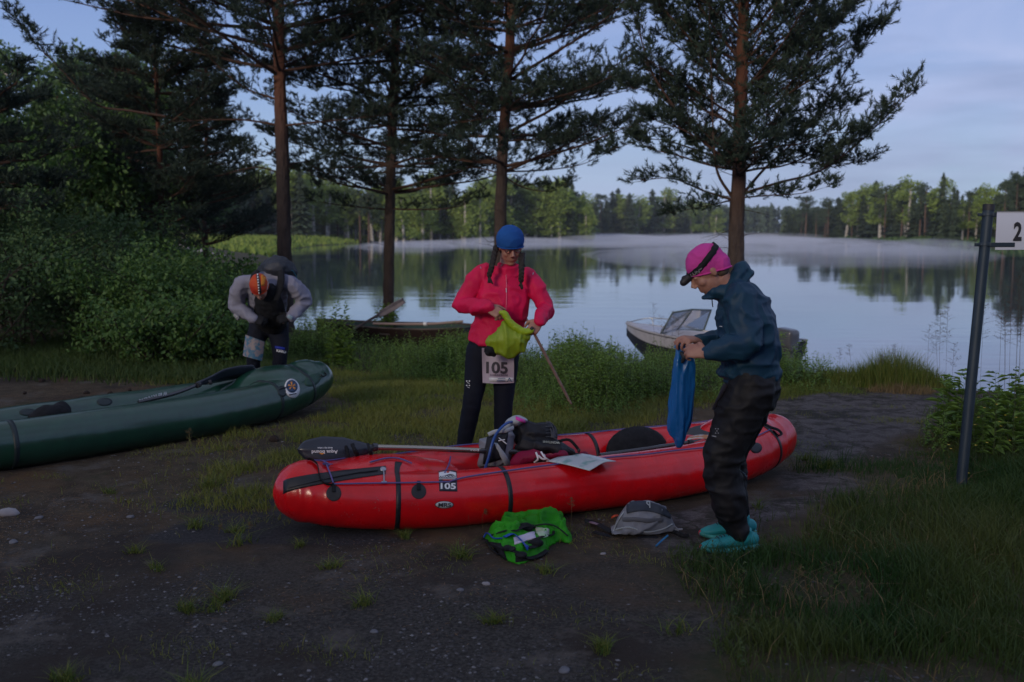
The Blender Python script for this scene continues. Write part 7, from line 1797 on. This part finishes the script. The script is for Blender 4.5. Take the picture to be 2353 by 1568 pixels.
# long dark grass at the right
x, y = sample((.8, 6.6, 3.2, 10.6), 430000, lambda p: mask(p, RIGHTG, .30, 41, .25) * np.clip(.62 + 1.3 * fbm(p, 2.0, 501, 3), .06, 1)); k_ = inview(x, y); x, y = x[k_], y[k_]
mb = MB(); p = np.stack([x, y], -1); e_ = smooth(.0, 1.3, poly_sd(p, RIGHTG)); h = (.03 + .10 * rg.random(len(x)) ** 1.5 + .14 * e_ * rg.random(len(x)) ** 2) * np.clip(1 + 1.2 * fbm(p, 1.7, 511, 3), .3, 2)
blades(mb, x, y, h, .0042 + .002 * rg.random(len(x)), rg, .6, tint=np.clip(.2 + 1.1 * fbm(p, 1.3, 521, 3) + .35 * rg.random(len(x)), 0, 1)); print('right', len(x))
obj('long_grass', mb, M_GRASSD, kind='stuff', smooth=False, label='long dark grass on the right of the frame')
x, y = sample((.8, 6.6, 3.2, 10.6), 26000, lambda p: mask(p, RIGHTG, .30, 41, .25) * np.clip(.2 + 2 * fbm(p, 1.6, 551, 3), .05, 1)); k_ = inview(x, y); x, y = x[k_], y[k_]
mb = MB(); blades(mb, x, y, .04 + .14 * rg.random(len(x)), .0035 + .002 * rg.random(len(x)), rg, 1.3); obj('dead_grass', mb, M_DRY, kind='stuff', smooth=False, label='dead straw-coloured blades among the long grass')
x, y = sample((.8, 6.6, 3.2, 10.6), 2600, lambda p: mask(p, RIGHTG, .30, 41, .25) * np.clip(2.4 * fbm(p, 1.1, 561, 3), 0, 1)); k_ = inview(x, y); x, y = x[k_], y[k_]; PEND = (x, y)
# grass at the foot of the left thicket
x, y = sample((-9, -2.5, 10.2, 15), 60000, lambda p: .9 * smooth(10.4, 11.6, p[..., 1] + .6 * fbm(p, 1, 9, 2) + .22 * (p[..., 0] + 4))); k_ = inview(x, y); x, y = x[k_], y[k_]
mb = MB(); blades(mb, x, y, .06 + .14 * rg.random(len(x)), .010 + .004 * rg.random(len(x)), rg, .6, tint=np.clip(.2 + .5 * rg.random(len(x)), 0, 1)); obj('thicket_grass', mb, M_GRASSD, kind='stuff', smooth=False, label='grass at the foot of the left thicket')
# dry straw, needles and twigs on the earth
x, y = sample((-6, 5, 3.2, 10.5), 300000, lambda p: np.clip(.35 + 1.2 * fbm(p, 1.7, 601, 3), 0, 1) * smooth(3.6, 5.2, p[..., 1]) * .6); k_ = inview(x, y) & under(x, y); x, y = x[k_], y[k_]
n = len(x); a = rg.random(n) * 2 * pi; l = .012 + .03 * rg.random(n) ** 2; z = gz(x, y) + .003 + .004 * rg.random(n); dx, dy = np.cos(a) * l, np.sin(a) * l; w = .0016
V = np.stack([np.stack([x - dy / l * w, y + dx / l * w, z], 1), np.stack([x + dy / l * w, y - dx / l * w, z], 1), np.stack([x + dx, y + dy, z + .004 * rg.random(n)], 1)], 1).reshape(-1, 3)
mb = MB(); mb.add(V, np.arange(3 * n).reshape(-1, 3), np.repeat(rg.random(n), 3)); obj('pine_litter', mb, M_LITTER, kind='stuff', smooth=False, label='pine needles and straw scattered on the earth')
# gravel
x, y = sample((-4.4, 4.2, 3.0, 8.2), 170000, lambda p: (.35 + .65 * smooth(5.6, 4.2, p[..., 1])) * np.clip(.3 + 1.6 * fbm(p, 1.4, 651, 3), .02, 1) * (1 - .93 * mask(p, RIGHTG, .3, 41, .25))); k_ = inview(x, y) & under(x, y); x, y = x[k_], y[k_]; n = len(x)
oc = np.array([(1, 0, 0), (0, 1, 0), (-1, 0, 0), (0, -1, 0), (0, 0, .7), (0, 0, -.5)], float); of = np.array([[0, 1, 4], [1, 2, 4], [2, 3, 4], [3, 0, 4], [1, 0, 5], [2, 1, 5], [3, 2, 5], [0, 3, 5]])
r_ = .0025 + .0105 * rg.random(n) ** 5; V = (oc[None] * (1 + .5 * (rg.random((n, 6, 1)) - .5)) * r_[:, None, None] * np.array([1, .8, .6])); ca, sa = np.cos(x * 91), np.sin(x * 91)
V = np.stack([V[..., 0] * ca[:, None] - V[..., 1] * sa[:, None], V[..., 0] * sa[:, None] + V[..., 1] * ca[:, None], V[..., 2]], -1) + np.stack([x, y, gz(x, y) + r_ * .15], -1)[:, None]
mb = MB(); mb.add(V.reshape(-1, 3), ((np.arange(n) * 6)[:, None, None] + of[None]).reshape(-1, 3), np.repeat(rg.random(n) ** 3, 6)); print('gravel', n)
obj('gravel', mb, mat('gravel_stones', (.045, .042, .045), .85, tint=(.22, .215, .225)), kind='stuff', smooth=False, label='loose gravel over the foreground')

# weeds along the bank
TOPV = np.array([(600, 800), (680, 735), (710, 700), (745, 690), (775, 735), (800, 765), (900, 768), (1000, 762), (1030, 742), (1070, 750), (1240, 790), (1285, 765), (1330, 752), (1380, 770), (1440, 795), (1560, 790), (1650, 795), (1790, 800), (1815, 790), (1850, 822), (1880, 866), (1930, 880)])
def ucol(x, y, z=.3): return PW / 2 + FOC * x / (y * cos(TH) - (z - CAMZ) * sin(TH))
WEEDP = np.array([G(640, 830)[:2], G(720, 812)[:2], G(900, 838)[:2], G(1060, 862)[:2], G(1180, 900)[:2], G(1260, 935)[:2], G(1400, 945)[:2], G(1520, 938)[:2], G(1640, 918)[:2], G(1790, 900)[:2], G(1885, 893)[:2], (4.6, 13.2), (3.4, 14.2), (2.2, 15.4), (1, 16), (-.4, 16.8), (-2.5, 17), (-4.6, 16.5), (-4.6, 14), (-3.6, 12.4)])
def weeds(mbL, mbS, x, y, H_, rng, nl=18, ll=.085, lw=.024):
    n = len(x); z = gz(x, y) - .01; la = rng.random(n) * 2 * pi; lm = H_ * .22 * rng.random(n)
    def at(t): return np.stack([x[:, None] + np.cos(la)[:, None] * lm[:, None] * t ** 2, y[:, None] + np.sin(la)[:, None] * lm[:, None] * t ** 2, z[:, None] + H_[:, None] * t], -1)
    T = np.array([0, .35, .7, 1.0])[None]; c = at(np.broadcast_to(T, (n, 4)))
    for k in range(3): sticks(mbS, c[:, k], c[:, k + 1], .0034 * (1 - .25 * k), .0034 * (.75 - .25 * k), 3)
    t = (np.arange(nl)[None] + rng.random((n, nl))) / nl * .9 + .1; p = at(t); a = rng.random((n, nl)) * 2 * pi; e = .15 + .55 * rng.random((n, nl))
    d = np.stack([np.cos(a) * np.cos(e), np.sin(a) * np.cos(e), np.sin(e)], -1); L_ = (ll * (.55 + .7 * rng.random((n, nl))) * (1.15 - .6 * t) * np.clip(H_[:, None] / .4, .6, 1.4))[..., None]
    s = norm(np.cross(d, (0, 0, 1.))); m1 = p + d * L_ * .45 + np.array([0, 0, .004]); tip = p + d * L_ - np.array([0, 0, 1]) * L_ * .25; W_ = lw * L_ / ll
    V = np.stack([p, m1 + s * W_ / 2, tip, m1 - s * W_ / 2 + np.array([0, 0, .003])], 2).reshape(-1, 3); F = (np.arange(n * nl) * 4)[:, None] + np.arange(4)[None]
    tt = np.clip((.15 + .3 * rng.random((n, 1)) + .35 * t + .15 * rng.random((n, nl))), 0, 1); mbL.add(V, F, np.repeat(tt.reshape(-1), 4))
for tall, n0 in ((0, 15000), (1, 5200)):
    x, y = sample((-5, 5, 8.8, 17), n0, lambda p: mask(p, WEEDP, .30, 701, .3) * np.clip(.6 + 1.3 * fbm(p, 1.4, 711 + tall, 2), .04, 1)); n = len(x); u = ucol(x, y, .2)
    pv = fbm(np.stack([x, y], -1), 1.1, 741, 3); tv = np.interp(u, TOPV[:, 0], TOPV[:, 1]) + (rg.normal(0, 14, n) - 8 - 26 * pv + 20 if tall else 6 + 50 * rg.random(n) - 30 * pv); zt = np.array([P(a_, b_, c_)[2] for a_, b_, c_ in zip(u, tv, y)]); H_ = zt - gz(x, y)
    edge = smooth(-.1, 1.3, poly_sd(np.stack([x, y], -1), WEEDP)); H_ = np.minimum(H_, .14 + .95 * edge) * (.7 + .3 * rg.random(n)); k_ = H_ > .07; x, y, H_ = x[k_], y[k_], np.minimum(H_[k_], 1.0); print('weeds', len(x))
    mbL, mbS = MB(), MB(); weeds(mbL, mbS, x, y, H_, rg, 15 if tall else 13, .105 if tall else .085, .024 if tall else .034); obj('weeds', mbL, M_WEED, kind='stuff', smooth=False, label='tall willow-leaved weeds along the bank' if tall else 'broad-leaved weeds along the bank above the water'); obj('weed_stems', mbS, M_STEM, kind='stuff', smooth=False, label='stems of the weeds on the bank')
mbL, mbS = MB(), MB(); weeds(mbL, mbS, PEND[0], PEND[1], .05 + .10 * rg.random(len(PEND[0])), rg, 7, .065, .030); obj('low_weeds', mbL, M_GRASSD, kind='stuff', smooth=False, label='small broad-leaved weeds in the long grass on the right')
# low broad leaves at the front of the weeds
x, y = sample((-4, 4, 8.6, 12.5), 5200, lambda p: mask(p, WEEDP, .4, 721, .3) * (1 - smooth(.3, 1.2, poly_sd(p, WEEDP)))); mbL, mbS = MB(), MB(); weeds(mbL, mbS, x, y, .10 + .16 * rg.random(len(x)), rg, 9, .085, .030); obj('low_weeds', mbL, M_WEED, kind='stuff', smooth=False, label='low broad-leaved weeds at the front of the bank')
def plant(label, u, v, y, H_, seed, n=14, sp=.12, nl=26, ll=.10, lw=.03, mt_=None, name='tall_weed', cat='plant', z=None):
    rng = np.random.default_rng(seed); b0 = P(u, v, y); b0[2] = float(gz(b0[0], b0[1])) if z is None else z; rt = root(name, label, cat, b0)
    a = rng.random(n) * 2 * pi; r = sp * rng.random(n) ** .5; mbL, mbS = MB(), MB(); weeds(mbL, mbS, b0[0] + np.cos(a) * r, b0[1] + np.sin(a) * r, H_ * (.55 + .45 * rng.random(n)), rng, nl, ll, lw)
    obj('leaves', mbL, mt_ or M_WEED, rt, smooth=False, kind='stuff'); obj('stems', mbS, M_STEM, rt, smooth=False, kind='stuff'); return rt
plant('tall dark leafy plant against the water left of the second pine', 787, 700, 13.2, 1.05 + .05, 801, 7, .16, 60, .11, .034)
plant('leafy plant rising over the right end of the rowing boat', 1035, 745, 13.6, .55, 802, 9, .25, 26, .13, .06)
plant('bushy plant beside the person in navy, at the motor boat stern', 1830, 830, 10.6, .58, 803, 16, .28, 30, .10, .028)
plant('leafy stems at the foot of the second pine', 880, 730, 18.6, .75, 804, 10, .35, 30, .15, .05)
plant('upright leafy weed in front of the gap between rowing boat and pink jacket', 1052, 800, 11.4, .62, 805, 6, .15, 30, .09, .025)
plant('tallest weeds right of the leaning pole', 1335, 820, 11.2, .70, 806, 12, .3, 34, .085, .018)
# tussock of grass at the water
def tussock(label, u, v, y, n, h, rad, seed, mt_, w=.006, lean=.35, name='grass_tussock'):
    rng = np.random.default_rng(seed); b0 = P(u, v, y); a = rng.random(n) * 2 * pi; r = rad * rng.random(n) ** .6; x = b0[0] + np.cos(a) * r; yy = b0[1] + np.sin(a) * r * .7
    mb = MB(); blades(mb, x, yy, h * (.45 + .6 * rng.random(n)) * (1 - .45 * (r / rad) ** 2), w * (.7 + .6 * rng.random(n)), rng, lean); return obj(name, mb, mt_, origin=(b0[0], b0[1], float(gz(b0[0], b0[1]))), label=label, cat='grass', smooth=False)
tussock('large tussock of long yellow-green grass at the water edge on the right', 2055, 890, 10.55, 2600, .50, .42, 811, M_GRASS)
tussock('medium grass tussock left of the large one at the water edge', 1960, 890, 10.7, 1300, .28, .40, 812, M_GRASS)
tussock('low grass tussock nearest the person in navy at the water edge', 1895, 880, 10.8, 900, .24, .35, 813, M_GRASS)
tussock('grass tussock right of the large one, sloping to the water', 2135, 895, 10.6, 900, .26, .25, 814, M_GRASS)
tussock('dead brown grass hanging at the foot of the large tussock', 2070, 900, 10.2, 700, .16, .35, 815, M_DRY, .005, .9)
# tufts in the gravel: shared meshes
tm_ = []
for q in range(5):
    rng = np.random.default_rng(830 + q); n = 45 + 22 * q; mb = MB(); a = rng.random(n) * 2 * pi; r = (.035 + .02 * np.sin(a * 2 + q)) * rng.random(n) ** .6
    blades(mb, np.cos(a) * r, np.sin(a) * r, .03 + .06 * rng.random(n), .0028 + .0015 * rng.random(n), rng, 1.0, z=np.full(n, -.004)); m_ = mb.mesh('grass_tuft', smooth=False); m_.materials.append(M_GRASS); tm_.append(m_)
x, y = sample((-4.5, 4.5, 3.3, 8.5), 200000, lambda p: np.clip(-.42 + 2.4 * fbm(p, 2.9, 905, 4), 0.004, 1) * .5); k_ = inview(x, y) & under(x, y); x, y = x[k_], y[k_]
mb = MB(); blades(mb, x, y, (.015 + .045 * rg.random(len(x)) ** 2), .0030 + .0015 * rg.random(len(x)), rg, .9, tint=np.clip(.3 + .6 * rg.random(len(x)), 0, 1)); print('sparse', len(x)); obj('sparse_grass', mb, M_GRASS, kind='stuff', smooth=False, label='sparse short grass growing through the foreground gravel')
x, y = sample((2.0, 4.9, 5.6, 10.6), 60000, lambda p: np.clip(-.5 + 2.6 * fbm(p * np.array([.6, 1.8]), 1.9, 955, 3), 0, 1) * .7 * mask(p, ASPH[0], .05, 81, .05)); mb = MB(); blades(mb, x, y, .02 + .05 * rg.random(len(x)), .0035 + .0015 * rg.random(len(x)), rg, .9, tint=np.clip(.3 + .6 * rg.random(len(x)), 0, 1)); obj('crack_grass', mb, M_GRASS, kind='stuff', smooth=False, label='grass growing in strips through the worn asphalt')
TU = [(550, 1255, 1.5, 'bright tuft on the dark patch left of the red bow'), (445, 1215, 1.2, 'thin tuft between the two dark patches'), (540, 1225, .9, 'small tuft on the ridge between the dark patches'), (510, 1380, 1.2, 'tuft below the dark patch, with long dry stems beside it'), (430, 1400, .9, 'left one of two tufts on the gravel below the dark patch'),
      (487, 1402, 1.0, 'right one of two tufts on the gravel below the dark patch'), (835, 1388, 1.1, 'green tuft alone on the gravel, lower middle'), (1060, 1285, 1.2, 'tuft left of the neon vest'), (1140, 1430, .9, 'tuft on the gravel below the neon vest'), (1385, 1490, 1.0, 'tuft in the lower middle toward the long grass'),
      (360, 1310, 1.0, 'small tuft left of the dark patch'), (310, 1270, .9, 'reddish tuft at the left end of the dark patch'), (630, 1420, .8, 'small tuft below the red bow, further down'), (1850, 1060, 1.2, 'tuft on the asphalt behind the person in navy'), (1900, 1075, 1.3, 'tuft at the edge of the asphalt near the long grass'), (1740, 1170, 1.2, 'tuft just behind the turquoise shoes'),
      (1250, 1320, 1.0, 'tuft under the right edge of the neon vest'), (760, 1310, .9, 'tuft on the gravel below the red bow'), (440, 1590, 1.2, 'tuft at the bottom edge, left of middle'), (150, 1560, 1.0, 'tuft at the bottom left'), (1560, 1450, 1.2, 'tuft at the left border of the long grass'), (690, 1260, .8, 'tuft at the foot of the red bow'), (1500, 1190, 1.0, 'tuft behind the grey rucksack'), (1180, 1200, .9, 'tuft against the red boat behind the neon vest'), (930, 1240, .8, 'tuft under the middle of the red bow section'), (250, 1130, 1.0, 'tuft below the green boat'), (480, 1120, 1.3, 'tuft between the green boat and the dark patches')]
for q, (u, v, s_2, lb) in enumerate(TU):
    g0 = G(u, v); o = bpy.data.objects.new('grass_tuft', tm_[q % 5]); COL.objects.link(o); o.location = (g0[0], g0[1], float(gz(g0[0], g0[1]))); o.rotation_euler = (0, 0, q * 1.7); o.scale = (s_2 * 1.25, s_2 * 1.25, s_2)
    o['label'] = lb; o['category'] = 'grass tuft'; o['group'] = 'grass tufts in the gravel'
# seed-headed grass stems
def seedstems(name, label, spots, mt_, r=.0012):
    mb = MB()
    for (u, v, vt, y, ln) in spots:
        b0 = P(u, v, y); b0[2] = min(b0[2], float(gz(b0[0], b0[1]))); tp = P(u + ln, vt, y); c = catmull([b0, (b0 + tp) / 2 + rg.normal(0, .012, 3), tp], 6); sticks(mb, c[:-1], c[1:], r, r * .8, 3)
        H_ = tp[2] - b0[2]
        for q in range(int(14 + 16 * H_)):
            f = .72 + .28 * rg.random(); p_ = b0 + (tp - b0) * f; a = rg.random() * 2 * pi; L_ = .06 * (1.25 - f) / .5 * min(1.3, H_ / .6) * (.4 + rg.random()); e_2 = p_ + np.array([cos(a) * L_, sin(a) * L_, L_ * .35]); sticks(mb, [p_], [e_2], r * .5, r * .4, 3)
            for w_ in range(4): s0 = p_ + (e_2 - p_) * (.4 + .2 * w_); sticks(mb, [s0], [s0 + rg.normal(0, .006, 3)], r * 1.3, r * .3, 3)
    return obj(name, mb, mt_, kind='stuff', smooth=False, label=label)
M_SEED = mat('seed_heads', (.075, .055, .045), .9)
seedstems('seed_grass', 'tall seed-headed grass stems against the water around the sign post', [(2130, 870, 745, 9.8, 6), (2165, 900, 720, 8.4, -4), (2185, 900, 790, 8.2, 8), (2175, 880, 700, 8.4, 3), (2290, 950, 640, 7.2, 14), (2320, 950, 650, 7.1, 4), (2335, 960, 665, 7.0, 8), (2315, 940, 690, 7.3, -6), (2350, 950, 610, 7.0, -2), (2300, 950, 700, 7.5, 10), (2250, 930, 690, 7.7, 12), (2160, 880, 760, 8.9, -10), (2060, 880, 790, 10, -4), (2345, 930, 700, 7.3, 4), (2330, 940, 620, 7.2, 12)], M_SEED)
seedstems('seed_grass', 'fine seed-headed grass stems along the bank beside the motor boat', [(1505 + 12 * q + rg.normal(0, 4), 870, 712 + rg.normal(0, 14) + 8 * (q % 3), 10.6, rg.normal(0, 6)) for q in range(5)] + [(1925, 880, 800, 10.4, 5), (1955, 880, 790, 10.4, -5), (2020, 880, 815, 10.4, 6)], M_SEED, .0010)
seedstems('seed_grass', 'thin dry stems standing between the two boats', [(430, 1090, 985, 6.9, 6), (465, 1100, 1010, 6.6, -6), (520, 1110, 1035, 6.5, 8), (545, 1080, 1020, 6.7, 4), (400, 1120, 1060, 6.3, -14), (505, 1260, 1205, 5.3, 2), (572, 1258, 1200, 5.25, 2), (1080, 1215, 1155, 5.35, -4), (1110, 1215, 1170, 5.35, 6), (1304, 1235, 1145, 5.4, 10), (1738, 1240, 1190, 5.3, -4), (1846, 1390, 1300, 4.5, -6)], M_DRY, .0009)
# shrub with yellow flowers behind the post
plant('leafy shrub standing right behind the sign post', 2290, 960, 7.6, .66, 821, 20, .42, 30, .12, .048, M_WEED, 'shrub', 'shrub')
plant('leafy stem just left of the sign post, over the water', 2190, 940, 7.9, .62, 822, 3, .06, 22, .12, .042, M_WEED, 'shrub', 'shrub')
plant('dense low shrub between the asphalt and the sign post', 2215, 990, 7.4, .34, 823, 22, .32, 24, .08, .03, M_WEED, 'shrub', 'shrub')
plant('leafy shrub at the right edge behind the post', 2370, 980, 7.1, .62, 824, 16, .36, 28, .11, .045, M_WEED, 'shrub', 'shrub')
M_YEL = mat('yellow_petals', (.62, .42, .02), .5)
for q, (u, v) in enumerate([(2262, 968), (2248, 990), (2310, 985), (2335, 990), (2297, 1000), (2240, 1007), (2180, 1035), (2213, 1040), (2242, 1036), (2185, 1044), (2300, 1010), (2225, 1100), (2352, 1012), (2320, 1025), (2268, 1030), (2290, 960)]):
    p_ = P(u, v - 30 if v < 1020 else v - 12, 6.9 if v < 1020 else 6.6); rt_ = MB(); g_z = float(gz(p_[0], p_[1]))
    for k2 in range(5):
        a = k2 * 2 * pi / 5; e1 = np.array([cos(a), sin(a), .35]) * .009; s1 = np.array([-sin(a), cos(a), 0]) * .005; rt_.add([p_, p_ + e1 * .6 + s1, p_ + e1 * 1.25, p_ + e1 * .6 - s1], [[0, 1, 2, 3]])
    fr_ = root('flower', 'small yellow flower ' + ('in the shrub behind the sign post' if u > 2230 and v < 1020 else 'in the grass left of the sign post' if u < 2230 else 'in the grass near the post foot'), 'flower', (p_[0], p_[1], g_z), 'yellow flowers around the sign post')
    obj('petals', rt_, M_YEL, fr_, smooth=False); st_ = MB(); sticks(st_, [np.array([p_[0], p_[1], g_z])], [p_], .0012, .0009, 3); obj('stem', st_, M_STEM, fr_, smooth=False)
# bent dry stalks arching over the gravel
mb = MB()
for q in range(7):
    a_ = G(505 + q * 2, 1378 + q); b_ = G(405 + q * 8, 1392 + q * 2); mdl = (a_ + b_) / 2 + np.array([0, 0, .10 - .008 * q]); c = catmull([a_, mdl, b_], 10); sticks(mb, c[:-1], c[1:], .0012, .001, 3)
obj('dry_stalks', mb, M_DRY, kind='stuff', smooth=False, label='bent dry stalks arching from the tuft below the dark patch')

# ------------------------------------------------------------------ look-alikes that still share a label: tell them apart by their order
NUM = 'first second third fourth fifth sixth seventh eighth ninth tenth eleventh twelfth thirteenth fourteenth fifteenth sixteenth seventeenth eighteenth nineteenth twentieth'.split()
by = {}
for o in S.objects:
    if o.parent is None and o.get('label') and o.get('category'): by.setdefault(o['label'], []).append(o)
for lb, L_ in by.items():
    if len(L_) < 2: continue
    L_.sort(key=lambda o: o.location.x / max(o.location.y, .1))
    for i_, o in enumerate(L_):
        if i_ < 20: o['label'] = lb + (', leftmost' if i_ == 0 else ', rightmost' if i_ == len(L_) - 1 else ', ' + NUM[i_] + ' from left')
